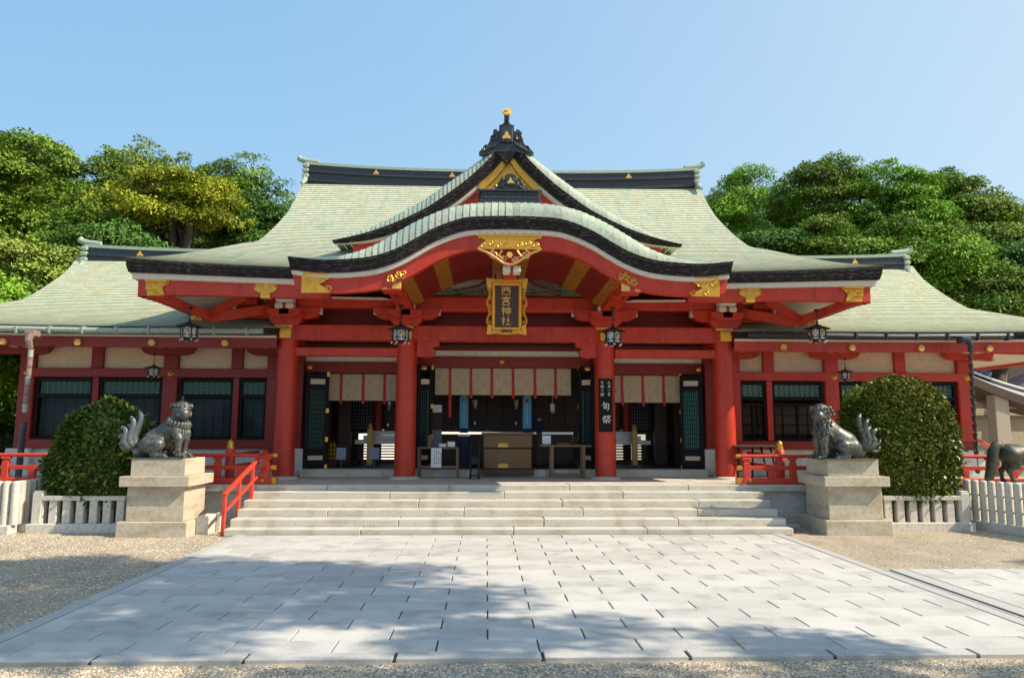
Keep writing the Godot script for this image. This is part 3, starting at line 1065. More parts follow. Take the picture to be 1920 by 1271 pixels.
func kohai(o: Node3D) -> void:   # the undulating porch gable and its rafters
	var kt := pairs(KTOP)
	var ko := pairs(KOUT)
	var top := func(x: float) -> float: return curve(kt, x)
	var out := func(x: float) -> float: return curve(ko, x)
	var xs := steps(-3.55, 3.55, 96)
	var z := KOHAI_Z
	var roof := G.new()
	roof.smooth(0)
	var rows := []
	for k in 9:
		var row := []
		for x in xs:
			row.append(Vector3(x, out.call(x) - 0.006 + 0.02 * k * 0.41, z - 0.30 - k * 0.41))
		rows.append(row)
	roof.grid(rows, Vector3.UP)
	var slab := part("porch_roof", roof, M.verge_patina_2, o, true)
	for s in [-1.0, 1.0]:
		var e := G.new()
		for q in [[0.0, 0.07, 0.0], [0.07, 0.14, 0.012], [0.14, 0.235, 0.03]]:
			e.quad(Vector3(s * (3.55 - q[2]), 4.30 - q[0], z), Vector3(s * (3.55 - q[2]), 4.30 - q[0], z - 1.5), Vector3(s * (3.53 - q[2]), 4.30 - q[1], z - 1.5), Vector3(s * (3.53 - q[2]), 4.30 - q[1], z - 0.02), Vector3(s, 0, 0))
		part("end_face", e, M.roof_edge, slab)
	verge(slab, top, out, -3.55, 3.55, z, z - 0.30, 66)
	arch(o, "porch_edge", M.roof_edge, top, xs, [Vector2(z, 0), Vector2(z + 0.004, 0.05), Vector2(z - 0.010, 0.055), Vector2(z - 0.012, 0.095), Vector2(z - 0.022, 0.10), Vector2(z - 0.024, 0.145), Vector2(z - 0.036, 0.15), Vector2(z - 0.045, 0.200), Vector2(z - 0.12, 0.207)], Vector3(0, -0.2, 1), 0.06)
	arch(o, "porch_strip", M.white_paint, top, xs, [Vector2(z - 0.07, 0.20), Vector2(z - 0.075, 0.268), Vector2(z - 0.16, 0.275)], Vector3(0, -0.2, 1), 0.06)
	var board := arch(o, "gable_board", M.vermilion, top, xs, [Vector2(z - 0.135, 0.26), Vector2(z - 0.14, 0.505), Vector2(z - 0.27, 0.505), Vector2(z - 0.27, 0.30)], Vector3(0, -0.2, 1), 0.06)
	# underside
	var inner := steps(-2.06, 2.06, 60)
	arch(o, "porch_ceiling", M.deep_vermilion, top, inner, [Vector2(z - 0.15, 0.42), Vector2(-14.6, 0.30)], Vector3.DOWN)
	for k in 13:
		var zz := z - 0.36 - k * 0.18
		var p := []
		for x in steps(-2.0, 2.0, 34):
			p.append(Vector3(x, top.call(x) - 0.47, zz))
		var g := G.new()
		for i in 34:
			g.bar(p[i], p[i + 1] + (p[i + 1] - p[i]) * 0.06, 0.07, 0.08)
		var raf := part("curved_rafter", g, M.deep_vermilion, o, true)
		for x in [-1.72, -1.18, -0.22, 0.22, 1.18, 1.72]:
			var e := G.new()
			var w: float = 0.09 if absf(x) != 1.18 else 0.12
			var a := Vector3(x - w, top.call(x - w) - 0.47, zz)
			var b := Vector3(x + w, top.call(x + w) - 0.47, zz)
			e.bar(a, b, 0.082, 0.092)
			part("gold_sheath", e, M.gold, raf)
	# dark infill and frog-leg strut behind the rafters
	var fill := G.new()
	var poly := PackedVector2Array([Vector2(-2.6, 4.18)])
	for x in steps(-2.6, 2.6, 30):
		poly.append(Vector2(x, top.call(x) - 0.34))
	poly.append(Vector2(2.6, 4.18))
	fill.prism(poly, Vector3(0, 0, -14.42), Vector3.RIGHT, Vector3.UP, Vector3(0, 0, -0.06))
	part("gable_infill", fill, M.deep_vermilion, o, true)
	var leg := G.new()
	for s in [-1.0, 1.0]:
		leg.tube([Vector3(0, 4.62, -14.3), Vector3(s * 0.25, 4.58, -14.3), Vector3(s * 0.55, 4.38, -14.3), Vector3(s * 1.05, 4.26, -14.3)], [0.09, 0.08, 0.07, 0.05], 7)
		scroll(leg, Vector3(s * 0.85, 4.32, -14.27), 0.08, 1.3, 0, s, 0.018)
		scroll(leg, Vector3(s * 0.5, 4.30, -14.27), 0.07, 1.3, 0, -s, 0.018)
	part("frog_leg_strut", leg, M.strut_carving, o, true)
	# strut over the plaque
	var sp := G.new()
	sp.span(-0.13, 0.11, 4.22, 4.55, -12.8, -11.65, 0.01)
	var spp := part("center_strut", sp, M.vermilion, o, true)
	for s in [-1.0, 1.0]:
		part("white_block", G.new().span(-0.01 + s * 0.02, -0.01 + s * 0.145, 4.12, 4.22, -11.9, -11.62, 0.015), M.white_paint, spp)
	# gilt hanging ornament in the middle of the board
	var gg := G.new()
	gg.prism(PackedVector2Array([Vector2(-0.54, 0.27), Vector2(0.54, 0.27), Vector2(0.50, 0.20), Vector2(0.38, 0.14), Vector2(0.46, 0.08), Vector2(0.53, 0.0), Vector2(0.3, 0.0), Vector2(-0.3, 0.0), Vector2(-0.53, 0.0), Vector2(-0.46, 0.08), Vector2(-0.38, 0.14), Vector2(-0.50, 0.20)]), Vector3(-0.05, 4.47, z - 0.128), Vector3.RIGHT, Vector3.UP, Vector3(0, 0, 0.035))
	gg.span(-0.59, 0.49, 4.68, 4.77, z - 0.13, z - 0.075, 0.008)
	gg.span(-0.56, 0.46, 4.645, 4.675, z - 0.13, z - 0.085, 0.005)
	crest(gg, Vector3(-0.05, 4.535, z - 0.094), 0.095, 0.018)
	for s in [-1.0, 1.0]:
		for q in 3:
			scroll(gg, Vector3(-0.05 + s * (0.16 + 0.13 * q), 4.54 + 0.03 * (q % 2), z - 0.088), 0.05, 1.2, 0, s, 0.009)
	for i in 9:
		gg.ball(Vector3(-0.53 + i * 0.12, 4.725, z - 0.072), Vector3.ONE * 0.011, 6)
	part("gold_plate", gg, M.gold, board)
	var dg := G.new()
	for s in [-1.0, 1.0]:
		scroll(dg, Vector3(-0.05 + s * 0.25, 4.38, z - 0.10), 0.075, 1.5, PI * 0.5, -s, 0.022)
		scroll(dg, Vector3(-0.05 + s * 0.09, 4.31, z - 0.10), 0.05, 1.4, PI, s, 0.018)
		dg.tube([Vector3(-0.05 + s * 0.5, 4.465, z - 0.10), Vector3(-0.05 + s * 0.36, 4.41, z - 0.10), Vector3(-0.05 + s * 0.2, 4.31, z - 0.10), Vector3(-0.05 + s * 0.1, 4.24, z - 0.10), Vector3(-0.05, 4.21, z - 0.10)], [0.018, 0.024, 0.026, 0.024, 0.026], 6)
		dg.tube([Vector3(-0.05 + s * 0.12, 4.45, z - 0.10), Vector3(-0.05 + s * 0.18, 4.36, z - 0.10), Vector3(-0.05 + s * 0.1, 4.31, z - 0.10)], [0.02, 0.022, 0.018], 6)
	part("pendant_scrolls", dg, M.old_gold, board)
	var bd := G.new()
	bd.cyl(Vector3(-0.05, 4.375, z - 0.14), Vector3(-0.05, 4.375, z - 0.07), 0.055, 0.05, 6)
	part("hexagon_boss", bd, M.gilt_paint, board)
	for s in [-1.0, 1.0]:
		var so := G.new().quad(Vector3(s * 2.07, 3.96, z - 0.2), Vector3(s * 3.5, 3.96, z - 0.2), Vector3(s * 3.5, 4.22, -14.3), Vector3(s * 2.07, 4.22, -14.3), Vector3.DOWN)
		part("white_soffit", so, M.plaster, o, true)
		# plates at the ends of the board
		var pg := G.new()
		pg.prism(PackedVector2Array([Vector2(0.22, -0.15), Vector2(0.22, 0.14), Vector2(-0.22, 0.14), Vector2(-0.24, 0.10), Vector2(-0.10, 0.02), Vector2(-0.06, -0.01), Vector2(-0.15, -0.06), Vector2(-0.24, -0.145)]), Vector3(s * 3.12, 3.875, z - 0.118), Vector3(s, 0, 0), Vector3.UP, Vector3(0, 0, 0.03))
		for q in 4:
			scroll(pg, Vector3(s * (3.24 - 0.11 * q), 3.86 + 0.07 * (-1 if q % 2 else 1), z - 0.085), 0.055, 1.3, q, s, 0.010)
		part("gold_plate", pg, M.gold, board)
		var pt := G.new().span(s * 2.93, s * 3.32, 4.01, 4.075, z - 0.12, z - 0.065, 0.008)
		for q in 6:
			pt.ball(Vector3(s * (2.97 + 0.064 * q), 4.04, z - 0.062), Vector3.ONE * 0.011, 6)
		part("gold_strip", pt, M.gold, board)
		var cg := G.new()
		for q in 4:
			var c := Vector3(s * (1.96 - 0.073 * q), 3.957 + 0.034 * q, z - 0.12)
			scroll(cg, c, 0.055, 1.2, q * 1.3, s if q % 2 else -s, 0.013)
			scroll(cg, c + Vector3(0, 0.05 * (1 - q % 2 * 2), 0), 0.035, 1.1, q, -s, 0.010)
		part("cloud_mount", cg, M.gold, board)


func front_gable(o: Node3D) -> void:   # the triangular gable above the porch
	var co := pairs(COUT)
	var cg := pairs(CGAP)
	var cb := pairs(CBLK)
	var z := GABLE_Z
	var out := func(x: float) -> float: return curve(co, x)
	var inn := func(x: float) -> float: return curve(co, x) - curve(cg, x)
	for s in [-1.0, 1.0]:
		var st := SurfaceTool.new()
		st.begin(Mesh.PRIMITIVE_TRIANGLES)
		var xs := []
		for i in 31:
			xs.append(s * lerpf(0.05, 3.34, float(i) / 30))
		for i in 30:
			st.set_smooth_group(i)
			for k in 10:
				var p := []
				for e in [[0, 0], [1, 0], [1, 1], [0, 1]]:
					var x: float = xs[i + e[0]]
					p.append(Vector3(x, out.call(x) + (0.008 if e[0] else -0.004), z - 0.24 - (k + e[1]) * 0.5))
				var order := [0, 1, 2, 0, 2, 3] if (p[0] - p[2]).cross(p[0] - p[1]).dot(Vector3(s, 2, 0)) > 0 else [0, 2, 1, 0, 3, 2]
				for q in order:
					st.set_uv(Vector2(p[q].z / 1.85, (i % 8 + (1.0 if q in [1, 2] else 0.0)) / 8.0))
					st.add_vertex(p[q])
		st.generate_normals()
		var sl := part("gable_slope", st.commit(), M.roof_copper, o, true)
		verge(sl, inn, out, s * 0.06, s * 3.34, z, z - 0.24, 40)
		# dark barge board in three laps, white strip, and a narrow inner board
		var bx := []
		for i in 41:
			bx.append(s * lerpf(0.0, 3.34, float(i) / 40))
		var g := G.new()
		for q in [[0.0, 0.38, 0.0], [0.36, 0.70, -0.02], [0.68, 1.0, -0.045]]:
			var rows := [[], [], []]
			for x in bx:
				var t := curve(cb, x)
				rows[0].append(Vector3(x, inn.call(x) - t * q[0], z + q[2]))
				rows[1].append(Vector3(x, inn.call(x) - t * q[1], z + q[2]))
				rows[2].append(Vector3(x, inn.call(x) - t * q[1], z + q[2] - 0.1))
			g.grid(rows, Vector3(0, -0.4, 1))
		part("barge_board", g, M.roof_edge, o, true)
		var w := G.new()
		var wr := [[], [], []]
		for x in bx:
			var t := curve(cb, x) * 0.98
			var fade := clampf((3.1 - absf(x)) * 0.6, 0, 1)
			wr[0].append(Vector3(x, inn.call(x) - t, z - 0.11))
			wr[1].append(Vector3(x, inn.call(x) - t - 0.075 * fade, z - 0.11))
			wr[2].append(Vector3(x, inn.call(x) - t - 0.075 * fade, z - 0.25))
		w.grid(wr, Vector3(0, -0.4, 1))
		part("gable_strip", w, M.white_paint, o, true)
		var gold := G.new()
		var gr := [[], []]
		for i in 12:
			var x: float = s * (0.02 + 0.56 * i / 11)
			var t := curve(cb, x)
			gr[0].append(Vector3(x, inn.call(x) - t - 0.0, z - 0.095))
			gr[1].append(Vector3(x, inn.call(x) - t - 0.20, z - 0.095))
		gold.grid(gr, Vector3.BACK)
		part("gold_corner", gold, M.gold, o, true)
	var wall := G.new()
	var poly := PackedVector2Array()
	for x in steps(-3.0, 3.0, 24):
		poly.append(Vector2(x, inn.call(x) - curve(cb, x) - 0.02))
	poly.append(Vector2(3.0, 4.6))
	poly.append(Vector2(-3.0, 4.6))
	wall.prism(poly, Vector3(0, 0, z - 0.26), Vector3.RIGHT, Vector3.UP, Vector3(0, 0, -0.08))
	var wp := part("gable_wall", wall, M.vermilion, o, true)
	# gilt flower and scroll pendant under the peak
	var gg := G.new()
	gg.prism(PackedVector2Array([Vector2(0, 0.74), Vector2(0.26, 0.38), Vector2(0.60, 0.04), Vector2(0.50, 0.02), Vector2(0.40, 0.10), Vector2(0.34, 0.0), Vector2(0.26, 0.06), Vector2(0.0, 0.12), Vector2(-0.26, 0.06), Vector2(-0.34, 0.0), Vector2(-0.40, 0.10), Vector2(-0.50, 0.02), Vector2(-0.60, 0.04), Vector2(-0.26, 0.38)]), Vector3(-0.02, 6.12, z - 0.20), Vector3.RIGHT, Vector3.UP, Vector3(0, 0, 0.05))
	for s in [-1.0, 1.0]:
		for q in 3:
			scroll(gg, Vector3(-0.04 + s * (0.16 + 0.12 * q), 6.32 - 0.09 * q, z - 0.14), 0.06, 1.4, q, s, 0.014)
	part("gold_pendant", gg, M.gold, wp)
	var fl := G.new()
	for k in 6:
		var a := TAU * k / 6
		fl.ball(Vector3(-0.04 + 0.075 * cos(a), 6.42 + 0.075 * sin(a), z - 0.13), Vector3(0.05, 0.05, 0.025), 8)
	fl.ball(Vector3(-0.04, 6.42, z - 0.12), Vector3(0.045, 0.045, 0.03), 8)
	part("gold_flower", fl, M.gilt_paint, wp)
	# ridge of the gable, its end ornament and the long finial with a gilt disc
	var rb := G.new().span(-0.20, 0.20, 7.0, 7.36, -18.6, z - 0.18, 0.03)
	rb.span(-0.26, 0.26, 7.36, 7.43, -18.6, z - 0.16, 0.02)
	part("gable_ridge", rb, M.black_copper, o, true)
	ornament(o, Vector3(-0.05, 6.93, z + 0.02), 0.95, "ridge_ornament")
	var pk := G.new()
	pk.prism(PackedVector2Array([Vector2(-0.14, 0.42), Vector2(0.14, 0.42), Vector2(0.20, 0.12), Vector2(0.06, -0.02), Vector2(0, -0.10), Vector2(-0.06, -0.02), Vector2(-0.20, 0.12)]), Vector3(-0.05, 6.80, z + 0.012), Vector3.RIGHT, Vector3.UP, Vector3(0, 0, -0.1))
	part("peak_plate", pk, M.roof_edge, o, true)
	var fin := G.new()
	fin.tube([Vector3(-0.05, 7.40, z - 0.4), Vector3(-0.05, 7.47, z - 0.1), Vector3(-0.05, 7.58, z + 0.1), Vector3(-0.05, 7.66, z + 0.16)], [0.055, 0.05, 0.05, 0.055], 10)
	var fp := part("finial", fin, M.black_copper, o, true)
	var fd := G.new()
	fd.tube([Vector3(-0.05, 7.665, z + 0.155), Vector3(-0.05, 7.68, z + 0.185)], [0.09, 0.085], 16)
	fd.tube([Vector3(-0.05, 7.685, z + 0.178), Vector3(-0.05, 7.70, z + 0.205)], [0.045, 0.03], 6)
	part("gilt_disc", fd, M.gilt_paint, fp)
	# ornament on the crown of the porch gable
	var base := G.new()
	for k in 3:
		base.span(-0.55 + 0.025 * k, 0.48 - 0.025 * k, 5.32 + 0.07 * k, 5.385 + 0.07 * k, -13.4, KOHAI_Z - 0.36 - 0.02 * k, 0.012)
	base.span(-0.57, 0.50, 5.525, 5.56, -13.4, KOHAI_Z - 0.37, 0.01)
	part("ornament_base", base, M.black_copper, o, true)
	ornament(o, Vector3(-0.03, 5.55, KOHAI_Z - 0.42), 0.61, "porch_ornament", 0.78)


func bracket_arm(g: G, x0: float, x1: float, y0: float, y1: float, z: float, d: float) -> void:   # boat-shaped arm
	var h := y1 - y0
	var c := h * 0.9
	var poly := PackedVector2Array([Vector2(x0, y1), Vector2(x0, y1 - h * 0.35), Vector2(x0 + c * 0.35, y0 + h * 0.2), Vector2(x0 + c, y0), Vector2(x1 - c, y0), Vector2(x1 - c * 0.35, y0 + h * 0.2), Vector2(x1, y1 - h * 0.35), Vector2(x1, y1)])
	g.prism(poly, Vector3(0, 0, z + d * 0.5), Vector3.RIGHT, Vector3.UP, Vector3(0, 0, -d))


func frame(o: Node3D) -> void:   # columns, beams and brackets of the porch
	var cx := [-4.25, -1.955, 1.905, 4.255]
	for x in cx:
		var g := G.new()
		g.smooth(1)
		g.lathe(Vector3(x, 0, COL_Z), [Vector2(0.203, FLOOR + 0.05), Vector2(0.200, 1.6), Vector2(0.196, 2.6), Vector2(0.190, 3.58)], 28)
		var c := part("column", g, M.vermilion, o, true)
		var b := G.new().lathe(Vector3(x, 0, COL_Z), [Vector2(0.30, FLOOR - 0.005), Vector2(0.28, FLOOR + 0.03), Vector2(0.225, FLOOR + 0.052), Vector2(0, FLOOR + 0.052)], 24)
		part("column_base", b, M.granite, c)
		var k := G.new()
		k.prism(PackedVector2Array([Vector2(-0.30, 0.24), Vector2(0.30, 0.24), Vector2(0.30, 0.10), Vector2(0.20, 0.0), Vector2(-0.20, 0.0), Vector2(-0.30, 0.10)]), Vector3(x, 3.56, COL_Z + 0.26), Vector3.RIGHT, Vector3.UP, Vector3(0, 0, -0.52))
		part("cushion_block", k, M.vermilion, o, true)
		var side: float = signf(x)
		var outer := absf(x) > 3
		var a := G.new()
		bracket_arm(a, x - (1.0 if outer and side < 0 else 0.64), x + (1.0 if outer and side > 0 else 0.64), 3.70, 3.93, COL_Z + 0.06, 0.20)
		bracket_arm(a, x - 0.32, x + 0.32, 3.70, 3.86, COL_Z + 0.32, 0.16)
		var ap := part("bracket_arm", a, M.vermilion, o, true)
		# forward arm with white end blocks
		var f := G.new()
		f.span(x - 0.11, x + 0.11, 3.74, 3.96, COL_Z - 0.1, COL_Z + 0.40, 0.02)
		part("forward_arm", f, M.vermilion, ap)
		for q in [-1.0, 1.0]:
			part("white_block", G.new().span(x + q * 0.025, x + q * 0.175, 3.86, 3.97, COL_Z + 0.18, COL_Z + 0.44, 0.025), M.white_paint, ap)
			part("arm_end", G.new().span(x + q * 0.60, x + q * 0.646, 3.80, 3.925, COL_Z - 0.03, COL_Z + 0.155, 0.008), M.white_paint, ap)
		if outer:
			part("white_block", G.new().span(x - 0.16, x + 0.16, 3.975, 4.12, COL_Z + 0.16, COL_Z + 0.46, 0.03), M.white_paint, ap)
			part("end_block", G.new().span(x + side * 0.55, x + side * 0.95, 3.93, 4.07, COL_Z - 0.04, COL_Z + 0.30, 0.03), M.vermilion, ap)
			part("arm_end", G.new().span(x + side * 0.95, x + side * 1.005, 3.84, 3.99, COL_Z - 0.02, COL_Z + 0.26, 0.02), M.white_paint, ap)
		# gilt cap on the column head
		var gc := G.new()
		gc.span(x - 0.11, x + 0.11, 3.31, 3.52, COL_Z + 0.21, COL_Z + 0.245, 0.01)
		gc.span(x - 0.115, x + 0.115, 3.40, 3.425, COL_Z + 0.22, COL_Z + 0.255)
		gc.span(x - 0.20, x + 0.14, 3.52, 3.585, COL_Z + 0.19, COL_Z + 0.25, 0.006)
		part("gold_cap", gc, M.gold, c)
	# long beams
	var lb := G.new()
	lb.span(-4.62, 4.62, 3.29, 3.60, COL_Z - 0.13, COL_Z + 0.13, 0.02)
	var lbp := part("lower_beam", lb, M.vermilion, o, true)
	for i in 24:
		var x := -4.1 + i * 0.357
		part("beam_nail", G.new().ball(Vector3(x, 3.335, COL_Z + 0.132), Vector3(0.014, 0.014, 0.014), 6), M.old_gold, lbp)
	for s in [-1.0, 1.0]:
		var kb := G.new()
		kb.prism(PackedVector2Array([Vector2(0, 0.12), Vector2(0.10, 0.10), Vector2(0.20, 0.16), Vector2(0.30, 0.18), Vector2(0.25, 0.08), Vector2(0.24, -0.02), Vector2(0.14, -0.08), Vector2(0.10, -0.14), Vector2(0, -0.14)]), Vector3(s * 4.44, 3.43, COL_Z + 0.1), Vector3(s, 0, 0), Vector3.UP, Vector3(0, 0, -0.2))
		part("beam_nose", kb, M.vermilion, lbp)
		var kg := G.new()
		kg.prism(PackedVector2Array([Vector2(0, 0.04), Vector2(0.07, 0.03), Vector2(0.13, 0.11), Vector2(0.17, 0.11), Vector2(0.13, 0.0), Vector2(0.06, -0.06), Vector2(0.05, -0.11), Vector2(0.01, -0.09)]), Vector3(s * 4.53, 3.40, COL_Z + 0.103), Vector3(s, 0, 0), Vector3.UP, Vector3(0, 0, 0.02))
		part("gold_leaf_mount", kg, M.old_gold, lbp)
		part("tie_beam", G.new().span(s * 2.1, s * 4.1, 2.99, 3.16, COL_Z - 0.08, COL_Z + 0.08, 0.012), M.vermilion, o, true)
		var co := G.new()
		co.prism(PackedVector2Array([Vector2(0, 0.30), Vector2(0.44, 0.30), Vector2(0.42, 0.20), Vector2(0.30, 0.17), Vector2(0.36, 0.10), Vector2(0.32, 0.0), Vector2(0.2, -0.03), Vector2(0, 0.0)]), Vector3(s * 1.76, 3.0, COL_Z + 0.09), Vector3(-s, 0, 0), Vector3.UP, Vector3(0, 0, -0.18))
		part("corbel", co, M.vermilion, o, true)
		part("upper_beam", G.new().span(s * 2.2, s * 4.7, 3.93, 4.21, COL_Z - 0.14, COL_Z + 0.14, 0.02), M.vermilion, o, true)
		part("plaster_band", G.new().span(s * 1.9, s * 4.1, 4.21, 4.60, COL_Z - 0.16, COL_Z - 0.08), M.plaster, o, true)
		# arms reaching forward from the inner columns to the gable board
		var ta := G.new()
		var px: float = s * 1.93 - 0.01
		ta.prism(PackedVector2Array([Vector2(0, -0.06), Vector2(0, 0.28), Vector2(-2.65, 0.38), Vector2(-2.65, 0.02), Vector2(-1.8, -0.03), Vector2(-0.9, 0.04), Vector2(-0.25, -0.08)]), Vector3(px - 0.15, 3.86, KOHAI_Z - 0.16), Vector3.BACK, Vector3.UP, Vector3(0.30, 0, 0))
		var tp := part("porch_arm", ta, M.vermilion, o, true)
		part("gold_end", G.new().span(px - s * 0.02, px - s * 0.16, 3.82, 3.96, KOHAI_Z - 0.18, KOHAI_Z - 0.152, 0.006), M.gilt_paint, tp)
		part("gold_end", G.new().span(px + s * 0.06, px + s * 0.16, 3.81, 3.87, KOHAI_Z - 0.18, KOHAI_Z - 0.153, 0.006), M.gilt_paint, tp)
		# under the main eave: hip rafter, inner eave bar, gilt fittings
		var hr := G.new()
		hr.bar(Vector3(s * 6.2, 3.90, -12.62), Vector3(s * 5.45, 3.62, -13.55), 0.16, 0.15)
		hr.bar(Vector3(s * 5.45, 3.62, -13.55), Vector3(s * 4.5, 3.90, -14.2), 0.16, 0.18)
		var hp := part("hip_rafter", hr, M.vermilion, o, true)
		hr = G.new().bar(Vector3(s * 5.55, 3.63, -13.5), Vector3(s * 4.72, 3.93, -13.05), 0.10, 0.12)
		part("inner_eave_bar", hr, M.vermilion, o, true)
		part("gold_end", G.new().box(Vector3(s * 5.66, 3.62, -13.36), Vector3(0.10, 0.17, 0.17), Basis(Vector3.UP, 0.6 * s), 0.01), M.old_gold, hp)
		var c1 := G.new()
		c1.span(s * 5.86, s * 6.23, 4.07, 4.16, EAVE_Z - 0.16, EAVE_Z - 0.10, 0.008)
		c1.prism(PackedVector2Array([Vector2(0.42, 0.20), Vector2(0.42, 0.02), Vector2(0.26, 0.02), Vector2(0.10, -0.08), Vector2(0.14, 0.06), Vector2(0.0, 0.20)]), Vector3(s * 5.80, 3.92, EAVE_Z - 0.16), Vector3(s, 0, 0), Vector3.UP, Vector3(0, 0, 0.025))
		for q in 4:
			scroll(c1, Vector3(s * (5.88 + 0.09 * q), 4.06 - 0.05 * (q % 2), EAVE_Z - 0.13), 0.04, 1.2, q, s, 0.009)
		part("gold_corner", c1, M.gold, o, true)
		var c2 := G.new().span(s * 5.95, s * 6.21, 3.84, 4.0, -12.85, EAVE_Z - 0.155, 0.01)
		scroll(c2, Vector3(s * 6.06, 3.92, EAVE_Z - 0.15), 0.06, 1.4, 0, s, 0.01)
		part("gold_rafter_end", c2, M.gold, o, true)
		var c3 := G.new()
		c3.prism(PackedVector2Array([Vector2(-0.19, 0.10), Vector2(0.19, 0.10), Vector2(0.16, 0.05), Vector2(0.20, -0.02), Vector2(0.10, -0.08), Vector2(-0.10, -0.08), Vector2(-0.20, -0.02), Vector2(-0.16, 0.05)]), Vector3(s * 4.20, 3.985, EAVE_Z - 0.165), Vector3.RIGHT, Vector3.UP, Vector3(0, 0, 0.03))
		c3.span(s * 4.20 - 0.085, s * 4.20 + 0.085, 3.81, 3.955, EAVE_Z - 0.3, EAVE_Z - 0.128, 0.008)
		for q in 4:
			scroll(c3, Vector3(s * 4.20 + 0.11 * (q - 1.5), 4.02, EAVE_Z - 0.13), 0.045, 1.2, q, 1 if q < 2 else -1, 0.009)
		part("gold_bracket", c3, M.gold, o, true)
	part("center_beam", G.new().span(-2.2, 2.2, 3.88, 4.19, COL_Z - 0.13, COL_Z + 0.13, 0.04), M.vermilion, o, true)
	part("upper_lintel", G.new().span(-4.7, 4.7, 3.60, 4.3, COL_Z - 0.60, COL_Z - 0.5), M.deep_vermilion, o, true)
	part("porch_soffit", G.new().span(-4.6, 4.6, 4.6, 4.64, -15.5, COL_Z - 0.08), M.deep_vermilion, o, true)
	for s in [-1.0, 1.0]:
		part("porch_side_infill", G.new().span(s * 2.1, s * 4.6, 4.15, 4.17, -15.4, COL_Z - 0.16), M.white_paint, o, true)
		part("side_beam", G.new().span(s * 4.16, s * 4.34, 3.29, 3.58, -15.4, COL_Z - 0.1, 0.02), M.vermilion, o, true)
		part("side_beam", G.new().span(s * 1.85, s * 2.03, 3.29, 3.58, -15.4, COL_Z - 0.1, 0.02), M.vermilion, o, true)


func door_leaf(o: Node3D, hinge: Vector3, w: float, h: float, turn: float) -> void:   # black lacquered leaf with green lattice and cream panels
	var b := Basis(Vector3.UP, turn)
	var p := func(x: float, y: float, z := 0.0) -> Vector3: return hinge + b * Vector3(x, y, z)
	var g := G.new()
	for q in [[0.0, 0.075], [w - 0.075, w]]:
		g.box(p.call((q[0] + q[1]) / 2, h / 2), Vector3(0.075, h, 0.06), b, 0.006)
	for y in [0.10, 0.33, 1.66, h - 0.07]:
		g.box(p.call(w / 2, y), Vector3(w - 0.15, 0.14 if y < 0.4 else 0.10, 0.056), b, 0.004)
	var d := part("door_leaf", g, M.lacquer, o, true)
	part("lattice_panel", G.new().box(p.call(w / 2, 1.0, -0.005), Vector3(w - 0.14, 1.22, 0.012), b), M.door_teal if hinge.x > 2 else M.door_green, d)
	var lat := G.new()
	var nx := int((w - 0.14) / 0.045)
	for i in nx:
		lat.box(p.call(0.085 + i * 0.045, 1.0, -0.005), Vector3(0.014, 1.22, 0.05), b)
	for i in 13:
		lat.box(p.call(w / 2, 0.42 + i * 0.097, -0.005), Vector3(w - 0.15, 0.012, 0.044), b)
	part("lattice", lat, M.lacquer, d)
	for y in [0.215, 1.765]:
		part("cream_board", G.new().box(p.call(w / 2, y), Vector3(w - 0.16, 0.11, 0.03), b, 0.003), M.cream_panel, d)
	for y in [0.03, h * 0.3, h * 0.6, h - 0.03]:
		part("gold_hinge", G.new().box(p.call(w - 0.02, y, 0.01), Vector3(0.065, 0.10, 0.07), b, 0.006), M.gold, d)


